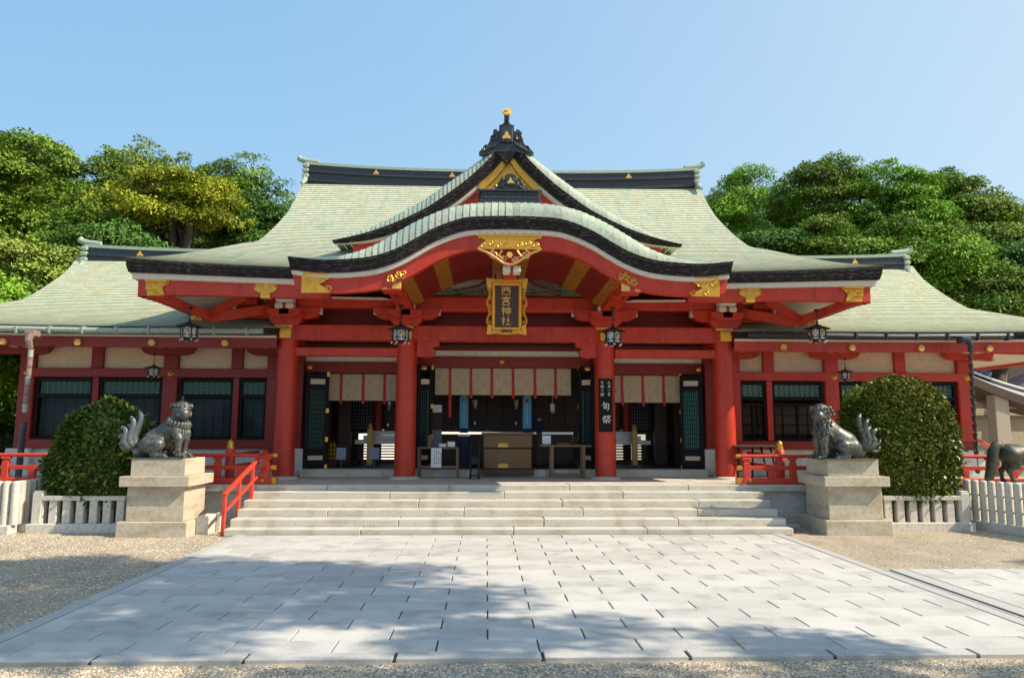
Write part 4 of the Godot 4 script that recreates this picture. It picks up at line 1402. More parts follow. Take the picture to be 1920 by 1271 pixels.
func interior(o: Node3D) -> void:
	# plinth and floor
	var pl := steps(-4.1, 4.1, 5)
	for k in 5:
		part("plinth_stone", G.new().span(pl[k] + 0.003, pl[k + 1] - 0.003, FLOOR - 0.01, 0.80, -15.4, -14.95, 0.008), M.granite, o, true)
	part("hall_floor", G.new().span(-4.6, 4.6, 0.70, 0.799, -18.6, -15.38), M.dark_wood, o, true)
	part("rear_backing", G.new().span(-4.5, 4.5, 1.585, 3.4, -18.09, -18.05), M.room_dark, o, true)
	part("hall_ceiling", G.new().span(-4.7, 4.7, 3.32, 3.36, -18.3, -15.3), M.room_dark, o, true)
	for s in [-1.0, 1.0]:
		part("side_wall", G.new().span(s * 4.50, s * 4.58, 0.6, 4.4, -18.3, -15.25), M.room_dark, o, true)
		for x in [1.98, 4.32]:
			var q := part("door_post", G.new().span(s * (x - 0.15), s * (x + 0.15), FLOOR, 3.34, -15.55, -15.25, 0.01), M.deep_vermilion, o, true)
			part("gold_boss", G.new().ball(Vector3(s * (x - 0.28), 2.86, -15.24), Vector3(0.075, 0.055, 0.04), 8), M.gold, q)
		part("door_lintel", G.new().span(s * 2.13, s * 4.17, 2.76, 2.985, -15.6, -15.4, 0.01), M.deep_vermilion, o, true)
		part("plaster_strip", G.new().span(s * 2.13, s * 4.17, 2.99, 3.12, -15.58, -15.45), M.plaster, o, true)
		part("over_panel", G.new().span(s * 2.13, s * 4.17, 3.12, 3.75, -15.56, -15.46), M.deep_vermilion, o, true)
		# wainscot beside the doors
		part("wainscot", G.new().span(s * 4.12, s * 4.75, FLOOR, 1.20, -15.3, -15.22), M.wall_stone, o, true)
		door_leaf(o, Vector3(s * 4.10, 0.80, -15.22), 0.46, 1.95, (0.35 if s < 0 else PI - 0.35))
		door_leaf(o, Vector3(s * 1.83, 0.81, -15.2), 0.36, 2.1, (0.6 if s < 0 else PI - 0.6))
		# inner pillars, lattice screen and dark boards at the back
		for x in [[3.95, 4.12], [3.50, 3.78]]:
			part("inner_post", G.new().span(s * x[0], s * x[1], 0.8, 3.3, -17.2, -17.0, 0.01), M.dark_wood, o, true)
		part("inner_column", G.new().cyl(Vector3(s * 3.0, 0.8, -17.85), Vector3(s * 3.0, 3.3, -17.85), 0.10, 0.10, 16), M.vermilion, o, true)
		var sc := part("screen_panel", G.new().span(s * 3.12, s * 3.62, 1.50, 2.45, -17.95, -17.93), M.screen_paper, o, true)
		var la := G.new()
		for i in 9:
			la.span(s * (3.12 + i * 0.0625) - 0.012, s * (3.12 + i * 0.0625) + 0.012, 1.50, 2.45, -17.93, -17.905)
		for i in 12:
			la.span(s * 3.12, s * 3.62, 1.50 + i * 0.086 - 0.012, 1.50 + i * 0.086 + 0.012, -17.929, -17.908)
		part("lattice", la, M.lacquer, sc)
		for w in [[1.67, 2.22], [3.42, 4.5]]:
			part("rear_board", G.new().span(s * w[0], s * w[1], 0.8, 1.56, -17.68, -17.64), M.dark_wood, o, true)
		part("rear_board", G.new().span(s * 3.64, s * 4.5, 0.8, 3.3, -18.02, -17.97), M.room_dark, o, true)
		part("rear_board", G.new().span(s * 1.7, s * 3.64, 2.45, 3.3, -18.02, -17.98), M.room_dark, o, true)
		part("rear_board", G.new().span(s * 1.9, s * 2.86, 1.56, 2.45, -18.02, -17.99), M.dark_wood, o, true)
	part("center_lintel", G.new().span(-1.85, 1.85, 2.89, 3.11, -15.6, -15.4, 0.01), M.deep_vermilion, o, true)
	part("plaster_strip", G.new().span(-1.85, 1.85, 3.115, 3.24, -15.58, -15.45), M.plaster, o, true)
	part("over_panel", G.new().span(-1.85, 1.85, 3.245, 3.75, -15.56, -15.46), M.deep_vermilion, o, true)
	part("gold_boss", G.new().ball(Vector3(-0.08, 3.0, -15.39), Vector3(0.07, 0.06, 0.03), 6), M.gold, o, true)
	for i in 10:
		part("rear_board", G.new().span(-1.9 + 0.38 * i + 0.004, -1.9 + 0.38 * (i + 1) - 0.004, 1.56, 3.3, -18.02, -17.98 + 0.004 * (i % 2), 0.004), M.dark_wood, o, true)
	part("rear_board", G.new().span(-1.66, 1.66, 0.8, 1.485, -17.66, -17.60), M.dark_wood, o, true)
	part("rear_rail", G.new().span(-4.5, 4.5, 1.535, 1.58, -18.05, -17.93), M.dark_wood, o, true)
	# low slatted fence closing the back
	for s in [-1.0, 1.0]:
		for i in 6:
			part("fence_slat", G.new().span(s * 1.6, s * 4.4, 0.86 + i * 0.066, 0.893 + i * 0.066, -17.63, -17.60), M.lacquer, o, true)
	for x in [-3.36, -2.3, -1.62, 1.62, 2.45, 3.4]:
		part("fence_post", G.new().span(x - 0.05, x + 0.05, 0.8, 1.30, -17.66, -17.58, 0.005), M.dark_wood, o, true)
	part("fence_rail", G.new().span(-4.4, 4.4, 0.80, 0.86, -17.66, -17.58), M.dark_wood, o, true)
	# inner court seen through the back
	var ct := thing("court_wall", Vector3(0, 0, -27.6), "sunlit white wall of the inner court glimpsed through the hall", "wall")
	var turn := Basis(Vector3.UP, 0.75)
	for k in 8:
		part("wall_panel", G.new().box(Vector3(-6.5, 1.05, -26.3) + turn * Vector3(1.8 * k + 0.5, 0, 0), Vector3(1.79, 2.1, 0.1), turn), M.court_white, ct, true)
	part("coping", G.new().box(Vector3(-6.5, 2.15, -26.3) + turn * Vector3(6.8, 0, 0), Vector3(14.6, 0.1, 0.3), turn, 0.02), M.fence_stone, ct, true)


# ---------------------------------------------------------------- the wings
func wing(s: float) -> void:
	var left := s < 0
	var o := thing("shrine_wing", Vector3(s * 7.3, FLOOR, -15.2), "vermilion left wing in shade with dark curtained windows under copper roof" if left else "vermilion right wing with brown shelves behind its windows under copper roof", "shrine building", "low wings beside the main hall")
	var zr := -18.2
	var edge := func(q: float) -> float:
		return 10.42 + 0.12 * (1.0 - minf(q / 0.15, 1.0)) if q < 0.53 else 10.42 + 1.95 * pow((q - 0.53) / 0.47, 0.78)
	var inner := func(_q: float) -> float: return s * 4.2
	var outer := func(q: float) -> float: return s * edge.call(q)
	slope(o, "front_slope", zr, 5.80, -13.9, 3.49, 0.5, 0.12, inner if s > 0 else outer, outer if s > 0 else inner, 46, M.wing_copper, 6.0)
	slope(o, "rear_slope", zr, 5.80, -22.5, 3.49, 0.5, 0.12, inner if s > 0 else outer, outer if s > 0 else inner, 20, M.wing_copper, 6.0)
	hip(o, zr, 5.80, -13.9, 3.49, 0.5, 0.12, outer, 0.53, M.wing_copper)
	var gb := G.new().prism(PackedVector2Array([Vector2(-1.7, 4.2), Vector2(1.7, 4.2), Vector2(0, 5.55)]), Vector3(s * 10.25, 0, zr), Vector3.BACK, Vector3.UP, Vector3(-s * 0.08, 0, 0))
	part("side_gable", gb, M.vermilion, o, true)
	ridge(o, minf(s * 4.4, s * 10.3), maxf(s * 4.4, s * 10.3), zr, 5.73, 0.10, s * 5.6, [left, not left], [s * 8.95])
	var ends := [left, not left]
	var x0 := minf(s * 4.4, s * 12.37)
	var x1 := maxf(s * 4.4, s * 12.37)
	band(o, "eave_edge", M.roof_edge, [Vector2(0, -0.012), Vector2(0.01, 0.06), Vector2(0.05, 0.065), Vector2(0.06, 0.13), Vector2(0.12, 0.14)], 3.49, 0.12, x0, x1, -13.9, zr, 6.0, ends)
	band(o, "eave_strip", M.white_paint, [Vector2(0.10, 0.13), Vector2(0.11, 0.175), Vector2(0.16, 0.18)], 3.49, 0.12, x0, x1, -13.9, zr, 6.0, ends)
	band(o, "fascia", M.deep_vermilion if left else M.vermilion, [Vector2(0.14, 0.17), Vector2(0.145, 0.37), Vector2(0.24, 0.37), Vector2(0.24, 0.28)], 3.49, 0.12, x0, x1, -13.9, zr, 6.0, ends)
	band(o, "soffit", M.white_paint, [Vector2(0.23, 0.30), Vector2(1.4, 0.16)], 3.49, 0.12, x0, x1, -13.9, zr, 6.0, ends)
	# half-round copper gutter under the eave
	var gut := G.new()
	gut.tube([Vector3(s * 4.6, 3.415, -13.83), Vector3(s * 7.5, 3.40, -13.83), Vector3(s * 9.8, 3.43, -13.83)], [0.055, 0.055, 0.055], 8)
	for i in 9:
		gut.span(s * (4.9 + 0.6 * i) - 0.015, s * (4.9 + 0.6 * i) + 0.015, 3.34, 3.475, -13.90, -13.765)
	part("gutter", gut, M.patina if left else M.black_copper, o, true)
	for x in [5.36, 6.72, 8.09, 9.46]:
		var hx := G.new().tube([Vector3(s * x, 3.20, -14.3), Vector3(s * x, 3.20, -13.985)], [0.065, 0.065], 6)
		part("gold_rafter_end", hx, M.gilt_paint, o, true)
	# frame
	var red: Material = M.deep_vermilion if left else M.vermilion  # left wing takes the darker red, its shade put into the colour
	var zw := -15.2
	for x in [4.72, 6.80, 9.64]:
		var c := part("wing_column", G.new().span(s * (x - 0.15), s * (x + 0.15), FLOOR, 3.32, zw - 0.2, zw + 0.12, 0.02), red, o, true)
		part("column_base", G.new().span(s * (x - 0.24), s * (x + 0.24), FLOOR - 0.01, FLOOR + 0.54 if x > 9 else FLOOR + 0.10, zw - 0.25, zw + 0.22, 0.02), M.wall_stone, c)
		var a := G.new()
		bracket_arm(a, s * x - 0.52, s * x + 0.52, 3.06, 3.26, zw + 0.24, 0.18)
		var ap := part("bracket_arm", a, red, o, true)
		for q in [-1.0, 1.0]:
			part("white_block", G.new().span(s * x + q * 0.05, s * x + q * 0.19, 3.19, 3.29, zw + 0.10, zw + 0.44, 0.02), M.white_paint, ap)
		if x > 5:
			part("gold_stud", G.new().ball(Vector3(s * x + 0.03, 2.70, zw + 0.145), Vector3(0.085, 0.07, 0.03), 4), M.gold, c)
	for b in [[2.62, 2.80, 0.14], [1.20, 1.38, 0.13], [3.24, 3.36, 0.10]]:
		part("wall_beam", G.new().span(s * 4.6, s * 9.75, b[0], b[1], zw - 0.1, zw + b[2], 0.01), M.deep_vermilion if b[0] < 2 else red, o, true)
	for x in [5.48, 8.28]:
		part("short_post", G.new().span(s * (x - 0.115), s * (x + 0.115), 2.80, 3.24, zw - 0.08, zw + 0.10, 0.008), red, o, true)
		part("window_post", G.new().span(s * (x - 0.06), s * (x + 0.06), 1.38, 2.62, zw - 0.08, zw + 0.09, 0.008), red, o, true)
	for x in [[4.87, 5.365], [5.595, 6.65], [6.95, 8.165], [8.395, 9.49]]:
		var p := part("plaster_panel", G.new().span(s * x[0], s * x[1], 2.80, 3.24, zw - 0.05, zw + 0.02), M.cream_panel, o, true)
		for q in 5:
			part("panel_nail", G.new().ball(Vector3(s * lerpf(x[0] + 0.08, x[1] - 0.08, q / 4.0), 2.835, zw + 0.022), Vector3.ONE * 0.009, 5), M.iron, p)
	for w in [[4.87, 5.41], [5.55, 6.62], [6.98, 8.21], [8.35, 9.46]]:
		window(o, s, w[0], w[1], zw, left)
	var pn := steps(4.4, 9.5, 6)
	for k in 6:
		part("wainscot", G.new().span(s * (pn[k] + 0.003), s * (pn[k + 1] - 0.003), FLOOR, 1.20, zw - 0.05, zw + 0.05), M.wall_stone, o, true)
	# outer end wall, rear wall, floor and ceiling, so that the rooms are dark
	part("end_wall", G.new().span(s * 9.6, s * 9.72, FLOOR, 3.4, -20.5, zw - 0.1), M.cream_panel, o, true)
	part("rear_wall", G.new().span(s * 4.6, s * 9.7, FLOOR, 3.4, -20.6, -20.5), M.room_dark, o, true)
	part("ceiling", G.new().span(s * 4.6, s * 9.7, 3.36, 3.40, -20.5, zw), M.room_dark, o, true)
	part("room_floor", G.new().span(s * 4.6, s * 9.6, FLOOR - 0.05, FLOOR + 0.1, -18.55, zw - 0.06), M.dark_wood, o, true)
	# rafters showing under the outer end of the eave
	for k in 3:
		var z := -14.15 - 0.0 - k * 1.0
		part("end_rafter", G.new().bar(Vector3(s * 9.7, 3.32 - 0.03 * k, z), Vector3(s * (11.6 - 0.35 * k), 3.24 + 0.04 * (1 - k), z + 0.1), 0.09, 0.11), red, o, true)
		part("gold_rafter_end", G.new().box(Vector3(s * (11.62 - 0.35 * k), 3.24 + 0.04 * (1 - k), z + 0.1), Vector3(0.06, 0.12, 0.10), Basis.IDENTITY, 0.008), M.gilt_paint, o, true)
	if left:
		# drawn dark curtains
		part("curtain", G.new().span(s * 4.7, s * 9.55, 1.3, 2.2, zw - 0.22, zw - 0.20), M.curtain_blue, o, true)
		var mu := G.new()
		for i in 24:
			mu.span(s * (4.8 + i * 0.2) - 0.006, s * (4.8 + i * 0.2) + 0.006, 1.4, 2.12, zw - 0.19, zw - 0.18)
		for i in 6:
			mu.span(s * 4.7, s * 9.5, 1.44 + i * 0.13, 1.45 + i * 0.13, zw - 0.185, zw - 0.178)
		part("curtain_grid", mu, M.grid_teal, o, true)
	else:
		# shelves of wooden drawers
		for i in 9:
			var x := 4.75 + i * 0.54
			for j in 4:
				part("drawer", G.new().span(s * (x + 0.012), s * (x + 0.518), 1.30 + j * 0.205 - (0.0 if j else 0.2), 1.49 + j * 0.205, zw - 0.5, zw - 0.14 - 0.01 * ((i + j) % 3), 0.008), M.shelf_wood if j else M.brown_wood, o, true)
		part("shelf_back", G.new().span(s * 4.7, s * 9.6, 1.0, 2.2, zw - 0.7, zw - 0.6), M.brown_wood, o, true)


func window(o: Node3D, s: float, a: float, b: float, zw: float, left: bool) -> void:
	var x0 := minf(s * a, s * b)
	var x1 := maxf(s * a, s * b)
	var g := G.new()
	g.span(x0, x0 + 0.045, 1.38, 2.60, zw - 0.06, zw + 0.05)
	g.span(x1 - 0.045, x1, 1.38, 2.60, zw - 0.06, zw + 0.05)
	g.span(x0 + 0.045, x1 - 0.045, 2.54, 2.60, zw - 0.06, zw + 0.05)
	g.span(x0 + 0.045, x1 - 0.045, 2.22, 2.29, zw - 0.06, zw + 0.05)
	g.span(x0 + 0.045, x1 - 0.045, 1.38, 1.43, zw - 0.06, zw + 0.05)
	if not left:
		g.span(x0 + 0.045, x1 - 0.045, 2.10, 2.14, zw - 0.06, zw + 0.04)
		g.span((x0 + x1) / 2 - 0.02, (x0 + x1) / 2 + 0.02, 1.43, 2.10, zw - 0.05, zw + 0.03)
	var w := part("window", g, M.lacquer, o, true)
	part("lattice_backing", G.new().span(x0 + 0.045, x1 - 0.045, 2.29, 2.54, zw - 0.05, zw - 0.03), M.lattice_back if not left else M.lattice_back_shaded, w)
	var la := G.new()
	var n := int((x1 - x0) / 0.045)
	for r in 4:
		for f in [1.0, -1.0]:
			var p := []
			for i in n * 2 + 1:
				var x := lerpf(x0 + 0.045, x1 - 0.045, float(i) / (n * 2))
				p.append(Vector3(x, clampf(2.322 + r * 0.0625 + f * 0.031 * sin(x / 0.035), 2.292, 2.538), zw - 0.01))
			for i in n * 2:
				la.bar(p[i], p[i + 1], 0.02, 0.014)
	part("wave_lattice", la, M.lattice_green, w)
	part("pane", G.new().span(x0 + 0.045, x1 - 0.045, 1.43, 2.22 if left else 2.10, zw - 0.02, zw - 0.014), M.dark_glass, w)


# ---------------------------------------------------------------- trees and shrubs
func spray(sd: int, count: int, spread: float, leaf: float, wide: float, flat: float) -> ArrayMesh:   # one small twig's worth of leaves
	var r := RandomNumberGenerator.new()
	r.seed = sd
	var st := SurfaceTool.new()
	st.begin(Mesh.PRIMITIVE_TRIANGLES)
	for i in count:
		var a := r.randf() * TAU
		var d := spread * sqrt(r.randf())
		var c := Vector3(cos(a) * d, r.randf_range(-0.28, 0.28) * spread, sin(a) * d)
		var up := Vector3(r.randf_range(-1, 1) * flat, 1.0, r.randf_range(-1, 1) * flat).normalized()
		var dir := Vector3(cos(a + r.randf_range(-0.9, 0.9)), r.randf_range(-0.4, 0.25), sin(a + r.randf_range(-0.9, 0.9)))
		dir = (dir - up * dir.dot(up)).normalized()
		var sd2 := up.cross(dir)
		var k := r.randf_range(0.75, 1.2)
		var tip := c + dir * leaf * k
		var mid := c + dir * leaf * k * 0.45 + up * leaf * 0.08
		var l := mid + sd2 * wide * k * 0.5 - up * leaf * 0.05
		var q := mid - sd2 * wide * k * 0.5 - up * leaf * 0.05
		for tr in [[c, l, mid], [l, tip, mid], [c, mid, q], [mid, tip, q]]:
			st.set_normal(up)
			for v in tr:
				st.add_vertex(v)
	return st.commit()


const GREENS := [[0.140, 0.235, 0.028], [0.195, 0.280, 0.048], [0.255, 0.300, 0.026], [0.082, 0.165, 0.028], [0.180, 0.335, 0.030]]
var sprays := []


func puff(place: Array, tone: Array, r: RandomNumberGenerator, c: Vector3, rad: Vector3, count: int, base: Color, size: float) -> void:
	var own := base * r.randf_range(0.72, 1.30)
	own.r *= r.randf_range(0.9, 1.15)
	for i in count:
		var d := Vector3(r.randfn(), r.randfn(), r.randfn()).normalized()
		if d.y < -0.25:
			d.y = -d.y * 0.6
		var f := r.randf_range(0.6, 1.12)
		var p := c + d * rad * f
		var y := (Vector3.UP * 0.9 + d * 0.8 + Vector3(r.randfn(), r.randfn(), r.randfn()) * 0.25).normalized()
		var x := y.cross(Vector3(r.randfn(), 0.1, r.randfn())).normalized()
		var s := size * r.randf_range(0.75, 1.25)
		place.append(Transform3D(Basis(x * s, y * s, x.cross(y) * s), p))
		var t := own * r.randf_range(0.75, 1.25)
		t.a = 1
		tone.append(t)


func tree(x: float, z: float, top: float, w: float, k: int, label: String, group: String) -> void:
	var r := RandomNumberGenerator.new()
	r.seed = int(x * 37 + z * 91 + top * 13)
	var o := thing("camphor_tree", Vector3(x, 0, z), label, "tree", group)
	var rx := w * 0.56
	var ry := rx * 0.66 if k == 2 else maxf(rx * 0.95, (top - 4.2) * 0.40)
	var mid := Vector3(0, top - ry, 0)
	var base := Color(GREENS[k][0], GREENS[k][1], GREENS[k][2])
	var place := []
	var tone := []
	var wood := G.new()
	wood.smooth(1)
	var fork := Vector3(r.randf_range(-0.4, 0.4), maxf(1.8, top - ry * 2.0 - 0.6), r.randf_range(-0.3, 0.3))
	wood.tube([Vector3.ZERO, Vector3(0.1, fork.y * 0.5, 0), fork], [0.34, 0.27, 0.22], 8)
	var n := 46 if k == 2 else int(24 + 8.5 * ry)
	var spots := []
	for i in n:
		var d := Vector3(r.randfn(), r.randfn() * 0.9, r.randfn()).normalized()
		if k == 2 and d.y < -0.15:
			d.y = absf(d.y)
		if d.z < -0.5:
			d.z = -d.z
		var f := pow(r.randf(), 0.33)
		var c := mid + d * Vector3(rx, ry, rx * 0.9) * f * 0.99 * (1.0 + 0.16 * sin(d.x * 5.0 + x) * cos(d.y * 4.0 + z))
		spots.append(c)
		var rad := r.randf_range(0.42, 1.0)
		puff(place, tone, r, c, Vector3(rad * 1.15, rad * 0.58, rad * 1.1), int(150 * clampf(rad * rad, 0.2, 1.0)), base, 1.0)
	for i in 26:   # loose twigs that break the outline
		var d := Vector3(r.randfn(), absf(r.randfn()) * 0.9, r.randfn() * 0.6).normalized()
		puff(place, tone, r, mid + d * Vector3(rx, ry, rx) * r.randf_range(0.9, 1.1), Vector3(0.3, 0.17, 0.3) * r.randf_range(0.7, 1.5), 9, base, 0.95)
	for i in 11:
		var c: Vector3 = spots[r.randi() % spots.size()]
		var m := fork.lerp(c, 0.5) + Vector3(r.randf_range(-0.3, 0.3), 0.35, r.randf_range(-0.3, 0.3))
		wood.tube([fork, m, c], [0.19, 0.13, 0.04], 6)
		for j in 2:
			var c2: Vector3 = spots[r.randi() % spots.size()]
			if c2.distance_to(m) < rx:
				wood.tube([m, m.lerp(c2, 0.5) + Vector3(0, 0.15, 0), c2], [0.07, 0.05, 0.02], 5)
	part("trunk", wood, M.bark, o)
	tag(many("crown", sprays[r.randi() % 3], M.leaf, place, tone, o), "", "", "", "stuff")



func trees() -> void:
	for i in 3:
		sprays.append(spray(11 + i, 15, 0.22, 0.125, 0.066, 0.75))
	var left := [[-17.3, -25.0, 11.6, 3.1, 0], [-18.8, -30.0, 12.8, 3.0, 1], [-17.1, -31.0, 13.2, 3.8, 0], [-17.3, -35.0, 15.1, 3.3, 1], [-15.0, -34.0, 14.0, 3.0, 1], [-12.1, -27.0, 10.8, 4.9, 2], [-11.8, -33.0, 14.1, 4.5, 0], [-9.3, -29.0, 10.9, 3.2, 3], [-15.3, -26.0, 9.7, 3.8, 0], [-13.8, -21.0, 6.6, 3.0, 1], [-15.0, -29.0, 11.0, 3.6, 3], [-15.0, -38.0, 14.8, 3.6, 3], [-12.7, -23.0, 7.8, 2.5, 3], [-17.5, -24.0, 9.8, 2.8, 0]]
	var ll := ["tall loose green tree at the left edge of the grove, highest on that side", "pale feathery tree with sky behind it left of the grove's middle", "broad rounded green tree behind the left wing's ridge end", "tall thin pale tree whose twigs top the left grove", "small rounded pale crown right of the tall thin tree", "yellow-green tree with dark open limbs above the left wing's ridge", "wide flat-topped green tree just left of the main roof", "dark green tree tucked against the left slope of the main roof", "middle green tree left of the yellow-green tree", "low pale green tree behind the left wing's outer slope", "dark tree in the hollow left of the yellow-green tree", "dark far tree behind the thin pale tree", "low dark tree above the left wing's ridge", "big green tree cut by the left edge of the picture"]
	for i in left.size():
		var t: Array = left[i]
		tree(t[0], t[1], t[2], t[3], t[4], ll[i], "trees of the grove behind the left wing")
	var right := [[11.0, -32.0, 12.7, 3.5, 4], [13.8, -34.0, 13.2, 3.7, 0], [14.3, -30.0, 12.9, 4.1, 0], [16.1, -29.0, 12.8, 4.0, 4], [19.2, -31.0, 13.2, 3.4, 0], [20.3, -30.0, 12.3, 3.3, 1], [24.4, -33.0, 12.0, 2.9, 3], [13.1, -26.0, 9.5, 4.0, 0], [10.6, -27.0, 9.3, 3.7, 3], [16.4, -24.0, 7.1, 2.8, 0], [15.2, -25.0, 8.8, 2.7, 4], [19.8, -27.0, 8.5, 2.5, 3], [19.4, -34.0, 12.6, 3.9, 3], [23.9, -30.0, 10.4, 3.5, 3]]
	var rl := ["bright green tree just right of the main roof's ridge end", "green tree behind the bright one right of the main roof", "tall broad green tree in the middle of the right grove", "tallest bright green tree of the right grove", "tall green tree right of the tallest bright one", "sparse pale tree thinning out to the sky at right", "dark tree at the far right edge of the grove", "lower green tree in front of the tall right grove", "dark green tree hugging the right slope of the main roof", "low green tree above the right wing's outer slope", "bright lower tree behind the right wing's ridge end", "low dark tree over the right wing's outer eave", "dark far tree behind the tallest bright one", "dark green tree cut by the right edge of the picture"]
	for i in right.size():
		var t: Array = right[i]
		tree(t[0], t[1], t[2], t[3], t[4], rl[i], "trees of the grove behind the right wing")
	# low sunlit tree beyond the end of the left wing
	tree(-12.2, -17.5, 4.9, 3.0, 4, "low bright tree beyond the outer end of the left wing", "trees of the grove behind the left wing")
	tree(-13.4, -19.5, 4.4, 3.4, 3, "dark low tree beside the bright one beyond the left wing", "trees of the grove behind the left wing")
	shade_tree()


func shade_tree() -> void:   # the big tree that stands right of the visitor and throws its dappled shade over the paving
	var o := thing("camphor_tree", Vector3(6.6, 0, -0.8), "large camphor tree standing right of the paving and shading it", "tree")
	var r := RandomNumberGenerator.new()
	r.seed = 5
	var shade := PackedVector2Array()
	for p in pairs("-9.5,-8.8 -6.5,-9.1 -5.1,-9.3 -4.1,-9.2 -2.9,-8.9 -1.8,-8.7 -1.2,-8.4 -1.1,-7.8 -0.6,-7.5 -0.3,-7.1 -0.4,-6.7 0.1,-6.3 0.7,-6.1 0.6,-5.8 -0.2,-5.5 -1.4,-5.6 -2.2,-5.9 -3.4,-5.3 -9.5,-5.3"):
		shade.append(p)
	var place := []
	var tone := []
	var spots := []
	var x := -9.5
	while x < 3.0:
		var z := -10.0
		while z < -3.0:
			var q := Vector2(x + r.randf_range(-0.3, 0.3), z + r.randf_range(-0.25, 0.25))
			z += 0.55
			var hole := q.distance_to(Vector2(-1.9, -5.65)) < 0.75 or q.distance_to(Vector2(-2.6, -8.1)) < 0.35 or q.distance_to(Vector2(-5.6, -7.0)) < 0.45 or q.distance_to(Vector2(-0.9, -6.1)) < 0.4
			if not Geometry2D.is_point_in_polygon(q, shade) or r.randf() < (0.10 if q.x > -4 else 0.13) or hole:
				continue
			var h := 8.2 - q.x * 0.22 + r.randf_range(-1.2, 1.4)
			var c := Vector3(q.x, 0, q.y) - SUN * (h / -SUN.y)
			spots.append(c - o.position)
			puff(place, tone, r, c - o.position, Vector3(0.5, 0.3, 0.42), 44 if q.x > -4 else 60, Color(0.05, 0.09, 0.016), 0.9)
		x += 0.6
	for i in 44:
		var q := Vector2(r.randf_range(-1.9, 3.5), r.randf_range(-5.05, -4.2))
		var c := Vector3(q.x, 0, q.y) - SUN * (r.randf_range(6.4, 7.6) / -SUN.y)
		spots.append(c - o.position)
		puff(place, tone, r, c - o.position, Vector3(0.36, 0.22, 0.3), 16, Color(0.05, 0.09, 0.016), 0.9)
	for q in 13:   # unseen leaf clumps added up-sun to shade the left shrub
		var t := Vector3(r.randf_range(-7.1, -6.0), r.randf_range(1.15, 1.9), -12.1) - SUN * (r.randf_range(9.8, 11.6) / -SUN.y)
		spots.append(t - o.position)
		puff(place, tone, r, t - o.position, Vector3(0.26, 0.16, 0.26), 16, Color(0.05, 0.09, 0.016), 0.9)
	for q in [Vector2(1.75, -5.75), Vector2(2.15, -5.6), Vector2(1.9, -5.45), Vector2(2.3, -5.4), Vector2(6.6, -8.9), Vector2(7.2, -9.0), Vector2(7.8, -8.9), Vector2(2.7, -4.4), Vector2(3.4, -4.3), Vector2(4.2, -4.4)]:
		var c := Vector3(q.x, 0, q.y) - SUN * (6.4 / -SUN.y)
		spots.append(c - o.position)
		puff(place, tone, r, c - o.position, Vector3(0.42, 0.25, 0.3), 22, Color(0.05, 0.09, 0.016), 0.9)
	tag(many("crown", sprays[0], M.leaf, place, tone, o), "", "", "", "stuff")
	var wood := G.new()
	wood.smooth(1)
	wood.tube([Vector3.ZERO, Vector3(0.1, 2.5, 0), Vector3(-0.2, 5.0, -0.2)], [0.5, 0.4, 0.32], 10)
	spots.sort_custom(func(p, q): return p.length() < q.length())
	for i in 9:
		var c: Vector3 = spots[i * 2]
		wood.tube([Vector3(-0.2, 5.0, -0.2), Vector3(-0.2, 5, -0.2).lerp(c, 0.5) + Vector3(0, 0.5, 0), c], [0.10, 0.06, 0.02], 6)
	part("trunk", wood, M.bark, o)


